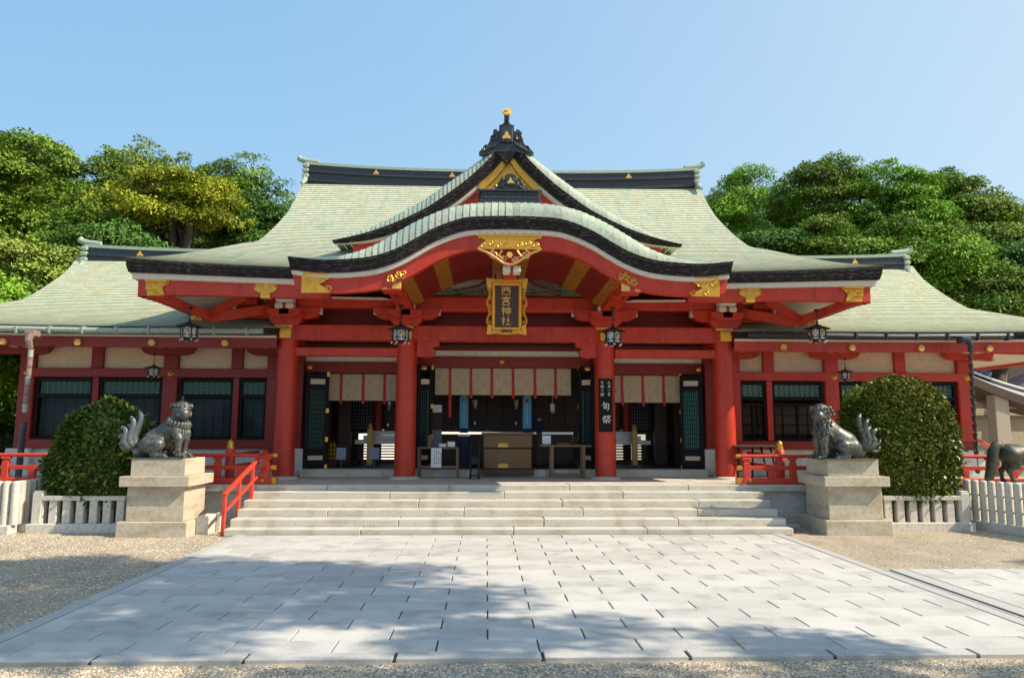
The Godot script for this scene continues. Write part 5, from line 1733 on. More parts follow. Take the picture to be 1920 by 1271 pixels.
func topiary() -> void:
	var twig := spray(41, 7, 0.075, 0.062, 0.036, 0.9)
	for s in [-1.0, 1.0]:
		var right: bool = s > 0
		var o := thing("clipped_shrub", Vector3(6.62 if right else -6.62, 0, -12.42), "tall egg-shaped clipped evergreen shrub behind the right lion, mostly sunlit" if right else "shaded rounded evergreen shrub with sunlit lower leaves behind the left lion", "shrub", "clipped shrubs behind the lions")
		var r := RandomNumberGenerator.new()
		r.seed = 61 if right else 62
		var prof: Array = pairs("0.42,0.70 0.52,0.84 0.9,0.91 1.3,0.94 1.52,0.93 1.95,0.84 2.22,0.68 2.38,0.42 2.44,0.16 2.45,0.0") if right else pairs("0.42,0.56 0.52,0.76 0.95,0.84 1.25,0.79 1.55,0.66 1.75,0.48 1.90,0.24 1.97,0.0")
		var body := []
		for p in prof:
			body.append(Vector2(maxf(p.y - (0.09 if right else 0.15), 0.0), p.x * (0.97 if right else 0.93)))
		body.reverse()
		part("dark_core", G.new().lathe(Vector3.ZERO, body, 18, 0.62), M.shrub_core, o)  # solid near-black hull standing in for the shade between the leaves
		var place := []
		var tone := []
		var top: float = prof[-1].x
		var lumps := []
		for i in 70:
			lumps.append([r.randf_range(-PI, PI), r.randf_range(0.45, 2.0), r.randf_range(0.16, 0.34), r.randf_range(-0.10, 0.13), r.randf_range(0.7, 1.35)])
		for i in 9500 if right else 8200:
			var y := lerpf(0.42, top, 1.0 - pow(r.randf(), 1.2))
			var rad := 0.0
			for j in prof.size() - 1:
				if y >= prof[j].x and y <= prof[j + 1].x:
					rad = lerpf(prof[j].y, prof[j + 1].y, (y - prof[j].x) / (prof[j + 1].x - prof[j].x))
			var a := r.randf() * TAU - PI
			var grow := 0.0
			var shade := 1.0
			for q in lumps:
				var dd: float = Vector2(angle_difference(a, q[0]) * maxf(rad, 0.3), y - q[1]).length() / q[2]
				if dd < 1.0:
					grow += q[3] * (1.0 - dd * dd) * (0.22 if right else 1.0)
					shade *= lerpf(1.0, q[4], 0.5)
			if r.randf() < 0.02:
				grow += r.randf_range(0.03, 0.10)
			var f := (1.0 - pow(r.randf(), 2.2) * 0.12) + grow
			var out := Vector3(cos(a), clampf((y / top - 0.45) * 2.2, -0.2, 3.0), sin(a)).normalized()
			var p := Vector3(cos(a) * rad * f, y + grow * 0.3 * y / top, sin(a) * rad * f * 0.66)
			var u := (out + Vector3(r.randfn(), r.randfn(), r.randfn()) * 0.45 + Vector3.UP * 0.3).normalized()
			var v := u.cross(Vector3(r.randfn(), r.randfn(), r.randfn())).normalized()
			var k := r.randf_range(0.8, 1.25) * (1.0 if right else 1.3)
			place.append(Transform3D(Basis(v * k, u * k, v.cross(u) * k), p))
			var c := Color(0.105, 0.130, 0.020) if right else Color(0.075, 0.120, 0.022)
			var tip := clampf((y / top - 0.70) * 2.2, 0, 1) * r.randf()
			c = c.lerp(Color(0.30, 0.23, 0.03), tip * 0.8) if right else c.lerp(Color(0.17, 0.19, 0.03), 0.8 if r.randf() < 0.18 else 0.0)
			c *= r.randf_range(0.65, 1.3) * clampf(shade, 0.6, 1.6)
			c.a = 1
			tone.append(c)
		if right:
			for i in 40:   # a stray sprouting twig
				var p := Vector3(-0.80 + r.randf_range(-0.09, 0.09), 2.02 + r.randf() * 0.30, 0.15 + r.randf_range(-0.08, 0.08))
				place.append(Transform3D(Basis(Vector3.UP, r.randf() * TAU), p))
				tone.append(Color(0.13, 0.20, 0.02))
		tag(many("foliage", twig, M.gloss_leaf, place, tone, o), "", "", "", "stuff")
		part("stem", G.new().cyl(Vector3.ZERO, Vector3(0, 0.5, 0), 0.08, 0.07, 8), M.bark, o)


# ---------------------------------------------------------------- stone furniture
func pedestals() -> void:
	var make := func(label: String) -> Node3D:
		var o := thing("stone_pedestal", Vector3(-5.34, 0, -11.8), label, "pedestal", "stone pedestals of the lions")
		part("base_block", G.new().span(-0.52, 0.52, -0.03, 0.225, -0.5, 0.5, 0.010), M.pedestal_stone, o)
		part("shaft", G.new().span(-0.425, 0.425, 0.225, 0.735, -0.41, 0.41, 0.008), M.pedestal_stone, o)
		part("cap_slab", G.new().span(-0.515, 0.515, 0.735, 0.888, -0.50, 0.50, 0.008), M.pedestal_stone, o)
		part("top_block", G.new().span(-0.405, 0.405, 0.888, 1.145, -0.39, 0.39, 0.008), M.pedestal_stone, o)
		return o
	var a: Node3D = make.call("weathered stone pedestal carrying the closed-mouthed horned lion left of the stairs")
	again(a, Vector3(5.34, 0, -11.86), "weathered stone pedestal carrying the curly-maned lion right of the stairs")
	# small stone box beside the left pedestal
	var b := thing("marker_stone", Vector3(-4.72, 0, -11.75), "low pale stone marker against the right side of the left pedestal", "stone")
	part("block", G.new().span(-0.10, 0.09, -0.02, 0.27, -0.28, 0.12, 0.008), M.fence_stone, b)
	part("rear_block", G.new().span(0.10, 0.16, -0.02, 0.29, -0.30, -0.18, 0.006), M.fence_stone, b)


func blob(prims: Array, cell: float, k: float) -> ArrayMesh:   # one skin over tapered capsules (surface nets)
	var lo := Vector3.ONE * 1e3
	var hi := -lo
	for p in prims:
		var r: float = maxf(p[2], p[3]) + cell * 2.5
		lo = lo.min(p[0] - Vector3.ONE * r).min(p[1] - Vector3.ONE * r)
		hi = hi.max(p[0] + Vector3.ONE * r).max(p[1] + Vector3.ONE * r)
	var n := Vector3i(((hi - lo) / cell).ceil()) + Vector3i.ONE
	var f := PackedFloat32Array()
	f.resize(n.x * n.y * n.z)
	f.fill(1.0)
	for p in prims:
		var a: Vector3 = p[0]
		var b: Vector3 = p[1]
		var ra: float = p[2]
		var rb: float = p[3]
		var kk: float = p[4] if p.size() > 4 else k
		var m := maxf(ra, rb) + kk + cell * 2
		var i0 := Vector3i(((a.min(b) - Vector3.ONE * m - lo) / cell).floor()).clamp(Vector3i.ZERO, n - Vector3i.ONE)
		var i1 := Vector3i(((a.max(b) + Vector3.ONE * m - lo) / cell).ceil()).clamp(Vector3i.ZERO, n - Vector3i.ONE)
		var ab := b - a
		var l2 := maxf(ab.length_squared(), 1e-9)
		for z in range(i0.z, i1.z + 1):
			for y in range(i0.y, i1.y + 1):
				var row := (z * n.y + y) * n.x
				for x in range(i0.x, i1.x + 1):
					var q := lo + Vector3(x, y, z) * cell - a
					var t := clampf(q.dot(ab) / l2, 0.0, 1.0)
					var d := (q - ab * t).length() - lerpf(ra, rb, t)
					var e := f[row + x]
					var h := maxf(kk - absf(d - e), 0.0) / kk
					f[row + x] = minf(d, e) - h * h * kk * 0.25
	var st := SurfaceTool.new()
	st.begin(Mesh.PRIMITIVE_TRIANGLES)
	st.set_smooth_group(0)
	var id := PackedInt32Array()
	id.resize(f.size())
	id.fill(-1)
	var vs := PackedVector3Array()
	var sx := 1
	var sy := n.x
	var sz := n.x * n.y
	var off := [0, sx, sy, sx + sy, sz, sx + sz, sy + sz, sx + sy + sz]
	var cor := [Vector3(0, 0, 0), Vector3(1, 0, 0), Vector3(0, 1, 0), Vector3(1, 1, 0), Vector3(0, 0, 1), Vector3(1, 0, 1), Vector3(0, 1, 1), Vector3(1, 1, 1)]
	var eds := [[0, 1], [2, 3], [4, 5], [6, 7], [0, 2], [1, 3], [4, 6], [5, 7], [0, 4], [1, 5], [2, 6], [3, 7]]
	for z in n.z - 1:
		for y in n.y - 1:
			for x in n.x - 1:
				var at := x + y * sy + z * sz
				var v0 := f[at]
				if v0 > cell * 2.5 or v0 < -cell * 2.5:
					continue
				var neg := 0
				for c in 8:
					if f[at + off[c]] < 0:
						neg += 1
				if neg == 0 or neg == 8:
					continue
				var s := Vector3.ZERO
				var cnt := 0
				for e in eds:
					var fa := f[at + off[e[0]]]
					var fb := f[at + off[e[1]]]
					if (fa < 0) != (fb < 0):
						s += (cor[e[0]] as Vector3).lerp(cor[e[1]], fa / (fa - fb))
						cnt += 1
				id[at] = vs.size()
				vs.append(lo + (Vector3(x, y, z) + s / cnt) * cell)
	for v in vs:
		st.add_vertex(v)
	for z in range(1, n.z - 1):
		for y in range(1, n.y - 1):
			for x in range(1, n.x - 1):
				var at := x + y * sy + z * sz
				var a := f[at]
				if absf(a) > cell * 1.5:
					continue
				for ax in 3:
					var st1: int = [sx, sy, sz][ax]
					var b := f[at + st1]
					if (a < 0) == (b < 0):
						continue
					var u: int = [sy, sz, sx][ax]
					var w: int = [sz, sx, sy][ax]
					var q := [id[at], id[at - u], id[at - u - w], id[at - w]]
					if q.min() < 0:
						continue
					if a < 0:
						q.reverse()
					for t in [0, 1, 2, 0, 2, 3]:
						st.add_index(q[t])
	st.generate_normals()
	return st.commit()


func lions() -> void:
	for s in [1.0, -1.0]:   # s = +1: the left lion looks right
		var left: bool = s > 0
		var V := func(x: float, y: float, z: float) -> Vector3: return Vector3(x * s, y, z)
		var o := thing("guardian_lion", Vector3(-5.44 if left else 5.25, 1.145, -11.65), "seated bronze guardian lion with a horn and closed mouth on the left pedestal" if left else "seated bronze guardian lion with curly mane and open mouth on the right pedestal", "statue", "bronze guardian lions")
		var P := []
		var add := func(a: Array, b: Array, ra: float, rb: float, kk := 0.05) -> void:
			P.append([V.call(a[0], a[1], a[2]), V.call(b[0], b[1], b[2]), ra, rb, kk])
		# trunk, chest, neck
		add.call([-0.16, 0.16, 0], [-0.06, 0.26, 0], 0.165, 0.175)
		add.call([-0.06, 0.26, 0], [0.20, 0.46, 0], 0.175, 0.150)
		add.call([0.20, 0.46, 0], [0.30, 0.44, 0], 0.150, 0.130)
		add.call([0.24, 0.52, 0.0], [0.32, 0.68, 0.02], 0.135, 0.115)
		# head, turned towards the visitor
		var h := Vector3(0.33, 0.735, 0.05)
		var fw := Vector3(0.62, -0.10, 0.78).normalized()
		var sd := fw.cross(Vector3.UP).normalized()
		var hd := func(f: float, u: float, r: float) -> Array:
			var q: Vector3 = h + fw * f + Vector3.UP * u + sd * r
			return [q.x, q.y, q.z]
		add.call(hd.call(-0.03, 0.01, 0), hd.call(0.03, 0.02, 0), 0.130, 0.122, 0.04)
		add.call(hd.call(0.06, -0.035, 0), hd.call(0.125, -0.05, 0), 0.090, 0.080, 0.02)
		add.call(hd.call(0.165, -0.015, -0.02), hd.call(0.165, -0.015, 0.02), 0.030, 0.030, 0.015)
		add.call(hd.call(0.10, -0.105, -0.045), hd.call(0.10, -0.105, 0.045), 0.026, 0.026, 0.012)
		for q in [-1.0, 1.0]:
			add.call(hd.call(0.085, 0.052, q * 0.03), hd.call(0.05, 0.062, q * 0.085), 0.026, 0.022, 0.012)     # brow
			add.call(hd.call(0.108, 0.020, q * 0.048), hd.call(0.108, 0.020, q * 0.050), 0.020, 0.020, 0.006)   # eye
			add.call(hd.call(0.14, -0.055, q * 0.05), hd.call(0.10, -0.07, q * 0.075), 0.026, 0.022, 0.012)     # jowl
			add.call(hd.call(-0.02, 0.07, q * 0.10), hd.call(-0.03, 0.078, q * 0.145), 0.034, 0.024, 0.012)     # ear
			add.call(hd.call(-0.03, 0.065, q * 0.15), hd.call(-0.02, 0.04, q * 0.16), 0.022, 0.014, 0.01)
			# forelegs
			add.call([0.27, 0.44, q * 0.105], [0.33, 0.30, q * 0.115], 0.088, 0.064)
			add.call([0.33, 0.30, q * 0.115], [0.325, 0.07, q * 0.118], 0.060, 0.044)
			add.call([0.33, 0.045, q * 0.118], [0.41, 0.038, q * 0.120], 0.050, 0.042, 0.02)
			# haunches and hind paws
			add.call([-0.10, 0.20, q * 0.13], [0.03, 0.21, q * 0.165], 0.135, 0.105)
			add.call([0.06, 0.21, q * 0.17], [-0.02, 0.06, q * 0.175], 0.075, 0.050)
			add.call([0.00, 0.042, q * 0.175], [0.14, 0.038, q * 0.178], 0.050, 0.046, 0.02)
			for t in 4:
				var dz: float = (t - 1.5) * 0.027
				add.call([0.43, 0.030, q * 0.12 + dz], [0.455, 0.022, q * 0.12 + dz], 0.020, 0.016, 0.006)
				add.call([0.165, 0.030, q * 0.178 + dz], [0.19, 0.022, q * 0.178 + dz], 0.020, 0.016, 0.006)
		if left:
			add.call(hd.call(-0.01, 0.10, 0), hd.call(0.0, 0.165, 0), 0.022, 0.014, 0.012)
			add.call(hd.call(0.0, 0.165, 0), hd.call(0.012, 0.19, 0), 0.014, 0.020, 0.01)
		part("body", blob(P, 0.010, 0.04), M.bronze, o)
		# mane locks
		var mane := G.new()
		mane.smooth(1)
		var r := RandomNumberGenerator.new()
		r.seed = 8 if left else 9
		for i in 11:   # fringe of curls over the brow
			var t := lerpf(-1.9, 1.9, i / 10.0)
			var c: Vector3 = h + fw * (0.135 * cos(t)) + sd * (0.135 * sin(t)) + Vector3.UP * (0.062 + 0.01 * (i % 2))
			mane.ball(Vector3(c.x * s, c.y, c.z), Vector3(0.026, 0.03, 0.026), 7)
		for q in [-1.0, 1.0]:
			for i in 4:   # whisker scrolls beside the mouth
				var c: Vector3 = h + fw * (0.13 - 0.035 * i) + sd * (q * (0.085 + 0.012 * i)) + Vector3.UP * (-0.075 + 0.012 * i)
				mane.ball(Vector3(c.x * s, c.y, c.z), Vector3(0.024, 0.02, 0.024), 7)
		if left:
			for i in 15:
				var t := lerpf(-1.9, 1.9, i / 14.0)
				var c: Vector3 = V.call(0.235, 0.56 - 0.05 * cos(t), 0.0) + Vector3(0.185 * s * cos(t), 0, 0.165 * sin(t))
				mane.tube([c + Vector3(0, 0.05, 0), c + Vector3(0.012 * s, 0.0, 0.01 * sin(t)), c + Vector3(-0.006 * s, -0.05, 0.02 * sin(t)), c + Vector3(0.01 * s, -0.085, 0.015 * sin(t))], [0.014, 0.036, 0.032, 0.006], 7)
			for i in 13:
				var t := lerpf(-1.5, 1.5, i / 12.0)
				var c: Vector3 = V.call(0.255, 0.46 - 0.05 * cos(t), 0.0) + Vector3(0.165 * s * cos(t), 0, 0.155 * sin(t))
				mane.tube([c + Vector3(0, 0.04, 0), c + Vector3(0.014 * s, -0.02, 0.01 * sin(t)), c + Vector3(0.0, -0.11, 0.015 * sin(t)), c + Vector3(0.02 * s, -0.16, 0.01 * sin(t))], [0.010, 0.026, 0.022, 0.005], 6)
			for i in 10:
				var a := TAU * i / 10
				var c: Vector3 = Vector3(h.x * s, h.y + 0.085, h.z) + Vector3(cos(a) * 0.085, 0.02 * sin(a * 3), sin(a) * 0.085)
				mane.ball(c, Vector3(0.028, 0.024, 0.028), 7)
		else:
			for i in 120:
				var t := r.randf_range(-2.4, 2.4)
				var y := r.randf()
				var c := Vector3(s * (0.30 - 0.06 * y + lerpf(0.145, 0.13, y) * cos(t)), lerpf(0.36, 0.80, y), 0.03 + lerpf(0.155, 0.135, y) * sin(t))
				if c.x * s > 0.40 and y > 0.7 and c.z > 0.02:
					continue
				mane.ball(c, Vector3(0.026, 0.030, 0.024) * r.randf_range(0.8, 1.15), 7)
			for i in 12:
				var c := Vector3(s * (0.34 + r.randf_range(-0.02, 0.05)), r.randf_range(0.2, 0.4), 0.12 + r.randf_range(0.02, 0.05))
				mane.tube([c, c + Vector3(0.01, -0.04, 0.012), c + Vector3(-0.01, -0.08, 0.0)], [0.020, 0.022, 0.006], 6)
		for q in [-1.0, 1.0]:
			for i in 9:   # curls behind the paws
				mane.ball(Vector3(s * (0.0 + 0.022 * i), 0.07 + 0.016 * (i % 3), q * 0.20), Vector3.ONE * 0.016, 6)
				mane.ball(Vector3(s * (0.29 + 0.012 * i), 0.08 + 0.02 * (i % 3), q * 0.165), Vector3.ONE * 0.013, 6)
		part("mane", mane, M.bronze, o)
		var tail := G.new()
		tail.smooth(1)
		var locks := [[-0.32, 0.70, 0.02], [-0.43, 0.62, 0.05], [-0.50, 0.50, -0.03], [-0.56, 0.47, 0.05], [-0.40, 0.52, -0.07]]
		tail.tube([V.call(-0.24, 0.06, 0), V.call(-0.33, 0.10, 0), V.call(-0.41, 0.19, 0)], [0.07, 0.065, 0.06], 9)
		for l in locks:
			var b := Vector3(s * (-0.37 + (l[0] + 0.44) * 0.3), 0.15, l[2] * 0.4)
			var tip := Vector3(s * l[0], l[1], l[2])
			var m1 := b.lerp(tip, 0.35) + Vector3(-s * 0.055, 0, 0)
			var m2 := b.lerp(tip, 0.72) + Vector3(s * 0.02, 0, 0)
			var m3 := m2.lerp(tip, 0.55) + Vector3(s * 0.018, 0.012, 0)
			tail.tube([b, b.lerp(m1, 0.5) - Vector3(s * 0.015, 0, 0), m1, m1.lerp(m2, 0.5), m2, m3, tip], [0.058, 0.060, 0.058, 0.052, 0.044, 0.037, 0.028], 9)
			tail.ball(tip, Vector3.ONE * 0.028, 8)
		for q in [0.0, 1.0]:
			var c := Vector3(s * (-0.54), 0.29 - q * 0.11, 0.03 - 0.03 * q)
			scroll(tail, c, 0.075, 1.25, 0.3, s, 0.030, Vector3(-s, 0, 0), Vector3.UP)
		part("tail", tail, M.pale_bronze if left else M.bronze, o)
		part("foot_plate", G.new().span(-0.39, 0.47, -0.001, 0.014, -0.25, 0.25, 0.004), M.bronze, o)


func stone_fences() -> void:
	for s in [-1.0, 1.0]:
		var right: bool = s > 0
		# short square-posted balustrade under the shrub
		var o := thing("stone_balustrade", Vector3(s * 6.7, 0, -11.95), "low square-posted stone balustrade below the %s shrub" % ("right egg-shaped" if right else "left shaded"), "balustrade", "square-posted stone balustrades")
		part("base_rail", G.new().span(s * 5.9, s * 7.46, -0.02, 0.135, -12.06, -11.80, 0.008), M.fence_stone, o, true)
		part("top_rail", G.new().span(s * 6.0, s * 7.27, 0.485, 0.555, -11.99, -11.84, 0.006), M.fence_stone, o, true)
		for i in 7:
			var x := 6.02 + 0.205 * i
			part("post", G.new().span(s * x, s * (x + 0.118), 0.135, 0.485, -11.98, -11.86, 0.006), M.fence_stone, o, true)
		var ep := G.new()
		ep.span(s * 7.27, s * 7.41, 0.13, 0.60, -11.99, -11.84, 0.008)
		ep.span(s * 7.28, s * 7.40, 0.60, 0.63, -11.98, -11.85, 0.012)
		part("end_post", ep, M.fence_stone, o, true)
		var ip := G.new().span(s * 5.86, s * 5.99, -0.02, 0.60, -12.03, -11.86, 0.01)
		part("inner_post", ip, M.fence_stone, o, true)
		# round-posted fence running forward on the outside and back behind the balustrade
		var rf := thing("post_fence", Vector3(s * 8.0, 0, -12.0), "round-posted stone fence in front of the bronze horse" if right else "round-posted stone fence beside the shaded left shrub", "fence", "round-posted stone fences")
		var line := []
		if right:
			for i in 18:
				line.append(Vector3(7.69 + 0.04 * i, 0, -12.31 + 0.143 * i))
			for i in 3:
				line.append(Vector3(7.60 - 0.02 * i, 0, -12.46 - 0.14 * i))
		else:
			for i in 16:
				line.append(Vector3(-7.62 - 0.135 * i, 0, -11.76))
			for i in 10:
				line.append(Vector3(-7.63, 0, -11.92 - 0.135 * i))
		var pm := ArrayMesh.new()
		var pg := G.new()
		pg.smooth(1)
		pg.lathe(Vector3.ZERO, [Vector2(0.059, 0.0), Vector2(0.059, 0.635), Vector2(0.053, 0.655), Vector2(0.0, 0.662)], 14)
		pm = pg.mesh()
		for i in line.size():
			var p := part("post", pm, M.fence_stone, rf)
			p.position = line[i] + Vector3(0, 0.13, 0) - rf.position
			if i + 1 < line.size() and line[i].distance_to(line[i + 1]) < 0.3:
				for y in [0.32, 0.55]:
					part("rail_pin", G.new().cyl(line[i] + Vector3(0, y, 0), line[i + 1] + Vector3(0, y, 0), 0.012, 0.012, 6), M.iron, rf, true)
		var runs := [[0, 17], [18, 20]] if right else [[0, 15], [16, 25]]
		for q in runs:
			part("base_rail", G.new().bar(line[q[0]] + Vector3(0, 0.055, 0), line[q[1]] + Vector3(0, 0.055, 0), 0.22, 0.15, 0.01), M.fence_stone, rf, true)


func railings() -> void:
	for s in [-1.0, 1.0]:
		var right: bool = s > 0
		var o := thing("veranda_railing", Vector3(s * 7.5, FLOOR, -12.95), "red lacquered railing with gilt ends along the platform edge %s of the stairs" % ("right" if right else "left"), "railing", "red railings on the platform edge")
		var z := -12.95
		var g := G.new()
		g.cyl(Vector3(s * 4.06, 1.145, z), Vector3(s * 11.2, 1.145, z), 0.034, 0.034, 10)
		part("top_rail", g, M.rail_red, o, true)
		part("middle_rail", G.new().span(s * 4.09, s * 11.2, 0.905, 0.975, z - 0.03, z + 0.03, 0.006), M.rail_red, o, true)
		part("ground_rail", G.new().span(s * 4.03, s * 11.2, FLOOR + 0.005, 0.765, z - 0.055, z + 0.055, 0.008), M.rail_red, o, true)
		for x in [4.17, 5.0, 5.9, 6.8, 7.7, 8.55, 9.4, 10.3]:
			part("baluster", G.new().span(s * (x - 0.055), s * (x + 0.055), 0.765, 1.03, z - 0.04, z + 0.04, 0.006).span(s * (x - 0.04), s * (x + 0.04), 1.03, 1.09, z - 0.035, z + 0.035).span(s * (x - 0.075), s * (x + 0.075), 1.075, 1.115, z - 0.045, z + 0.045, 0.01), M.rail_red, o, true)
		for x in [4.62, 5.45, 6.35, 7.25, 8.1, 8.98, 9.85]:
			part("short_baluster", G.new().span(s * (x - 0.055), s * (x + 0.055), 0.765, 0.905, z - 0.032, z + 0.032, 0.006), M.rail_red, o, true)
		part("gold_end", G.new().cyl(Vector3(s * 3.985, 1.145, z), Vector3(s * 4.06, 1.145, z), 0.038, 0.038, 10), M.gold, o, true)
		part("gold_end", G.new().span(s * 4.0, s * 4.09, 0.90, 0.98, z - 0.034, z + 0.034, 0.006), M.gold, o, true)
		part("gold_end", G.new().span(s * 3.985, s * 4.06, FLOOR + 0.004, 0.77, z - 0.06, z + 0.06, 0.006), M.gold, o, true)
		part("gold_stud", G.new().ball(Vector3(s * 4.22, 0.715, z + 0.055), Vector3(0.04, 0.04, 0.025), 8), M.gold, o, true)
		# return rail towards the hall with its capped newel
		part("return_rail", G.new().span(s * 4.88, s * 4.95, 1.11, 1.17, -14.9, z - 0.04, 0.01).span(s * 4.88, s * 4.95, 0.90, 0.96, -14.9, z - 0.04, 0.01), M.rail_red, o, true)
		var n := G.new()
		n.smooth(1)
		n.lathe(Vector3(s * 4.915, 0, -13.3), [Vector2(0.085, FLOOR), Vector2(0.085, 1.22), Vector2(0.055, 1.26), Vector2(0.0, 1.26)], 14)
		var np := part("newel", n, M.rail_red, o, true)
		var gc := G.new()
		gc.smooth(1)
		gc.lathe(Vector3(s * 4.915, 0, -13.3), [Vector2(0.062, 1.24), Vector2(0.07, 1.28), Vector2(0.05, 1.31), Vector2(0.058, 1.345), Vector2(0.045, 1.38), Vector2(0.012, 1.41), Vector2(0, 1.42)], 14)
		part("giboshi_cap", gc, M.gold, np)
	# hand rail up the left end of the stairs
	var o := thing("stair_handrail", Vector3(-4.36, 0, -12), "sloping red metal handrail on the left end of the stairs", "handrail")
	var a := Vector3(-4.37, 0.60, -11.50)
	var b := Vector3(-4.20, 1.22, -12.98)
	part("top_rail", G.new().bar(a, b, 0.075, 0.05, 0.012), M.rail_red, o, true)
	part("lower_rail", G.new().bar(a + Vector3(0.012, -0.26, 0), b + Vector3(0.012, -0.29, 0.06), 0.04, 0.045, 0.008), M.rail_red, o, true)
	for i in 4:
		var t: float = [0.02, 0.34, 0.66, 0.97][i]
		var p := a.lerp(b, t)
		var foot: float = [0.0, 0.0, 0.339, 0.565][i]
		part("post", G.new().bar(Vector3(p.x - 0.005, foot, p.z), p, 0.055, 0.055, 0.008, Vector3.BACK), M.rail_red, o, true)
	part("foot_bolt", G.new().span(-4.41, -4.345, 0.113, 0.16, -12.0, -11.94, 0.008), M.rail_red, o, true)


# ---------------------------------------------------------------- hanging and standing things
func lanterns() -> void:
	var make := func(rod: float, label: String) -> Node3D:   # origin at the lantern's foot
		var o := thing("hanging_lantern", Vector3.ZERO, label, "lantern", "iron hanging lanterns under the eaves")
		var roof := G.new()
		roof.lathe(Vector3.ZERO, [Vector2(0.0, 0.345), Vector2(0.03, 0.335), Vector2(0.09, 0.305), Vector2(0.235, 0.258), Vector2(0.235, 0.246), Vector2(0.14, 0.25), Vector2(0.0, 0.25)], 6)
		roof.ball(Vector3(0, 0.37, 0), Vector3(0.024, 0.03, 0.024), 8)
		part("roof", roof, M.iron, o)
		var rodg := G.new()
		scroll(rodg, Vector3(0, 0.43, 0), 0.045, 1.0, 0, 1, 0.008)
		rodg.cyl(Vector3(0, 0.47, 0), Vector3(0, 0.40 + rod, 0), 0.008, 0.008, 6)
		rodg.lathe(Vector3(0, 0.36 + rod, 0), [Vector2(0.01, 0.0), Vector2(0.045, 0.03), Vector2(0.045, 0.05), Vector2(0.0, 0.05)], 10)
		part("rod", rodg, M.iron, o)
		var cage := G.new()
		for k in 6:
			var a := TAU * k / 6
			var p := Vector3(cos(a), 0, sin(a)) * 0.142
			cage.bar(p + Vector3(0, 0.045, 0), p + Vector3(0, 0.25, 0), 0.018, 0.018)
			var b := TAU * (k + 1) / 6
			var q := Vector3(cos(b), 0, sin(b)) * 0.142
			for y in [0.05, 0.098, 0.24]:
				cage.bar(p + Vector3(0, y, 0), q + Vector3(0, y, 0), 0.014, 0.014)
			for i in 7:   # crossed wires
				for d in [1.0, -1.0]:
					var t0 := (i - 1.5) / 4.0
					var t1: float = t0 + d * 0.75
					if minf(t0, t1) < -0.05 or maxf(t0, t1) > 1.05:
						continue
					cage.bar(p.lerp(q, clampf(t0, 0, 1)) + Vector3(0, 0.103, 0), p.lerp(q, clampf(t1, 0, 1)) + Vector3(0, 0.236, 0), 0.006, 0.006)
		part("cage", cage, M.iron, o)
		var pp := G.new().lathe(Vector3.ZERO, [Vector2(0.128, 0.05), Vector2(0.128, 0.245)], 6)
		part("paper_screen", pp, M.lantern_paper, o)
		var em := G.new()
		for k in 3:
			var a := TAU * (k * 2 + 0.5) / 6 + 0.5236 * 2
			em.ball(Vector3(cos(a), 0, sin(a)) * 0.128 + Vector3(0, 0.17, 0), Vector3(0.035, 0.035, 0.035), 8)
		part("gold_emblem", em, M.gold, o)
		var bowl := G.new().lathe(Vector3.ZERO, [Vector2(0.142, 0.05), Vector2(0.13, 0.03), Vector2(0.04, 0.012), Vector2(0, 0.012)], 6)
		part("bowl", bowl, M.iron, o)
		for k in 6:
			var a := TAU * k / 6
			part("foot", G.new().ball(Vector3(cos(a) * 0.145, 0.018, sin(a) * 0.145), Vector3(0.022, 0.024, 0.022), 6), M.pink_foot, o)
		return o
	var a: Node3D = make.call(0.20, "iron hanging lantern under the main eave's left corner, above the left lion")
	a.position = Vector3(-5.63, 3.12, -13.0)
	a.rotation.y = 0.1
	again(a, Vector3(5.58, 3.17, -13.0), "iron hanging lantern under the main eave's right corner, above the right lion", 0.3)
	var b: Node3D = make.call(0.27, "iron lantern before the second column, left of the gilt plaque")
	b.position = Vector3(-1.89, 3.05, -12.6)
	b.rotation.y = 0.22
	again(b, Vector3(1.785, 3.04, -12.6), "iron lantern above the black notice board's column, right of the gilt plaque", 0.5)
	var c: Node3D = make.call(0.24, "small iron lantern hanging before the shaded left wing's middle column")
	c.scale = Vector3.ONE * 0.72
	c.position = Vector3(-6.83, 2.57, -14.4)
	var d := again(c, Vector3(6.75, 2.57, -14.4), "small iron lantern hanging beside the top of the egg-shaped shrub", 0.4)
	d.scale = c.scale


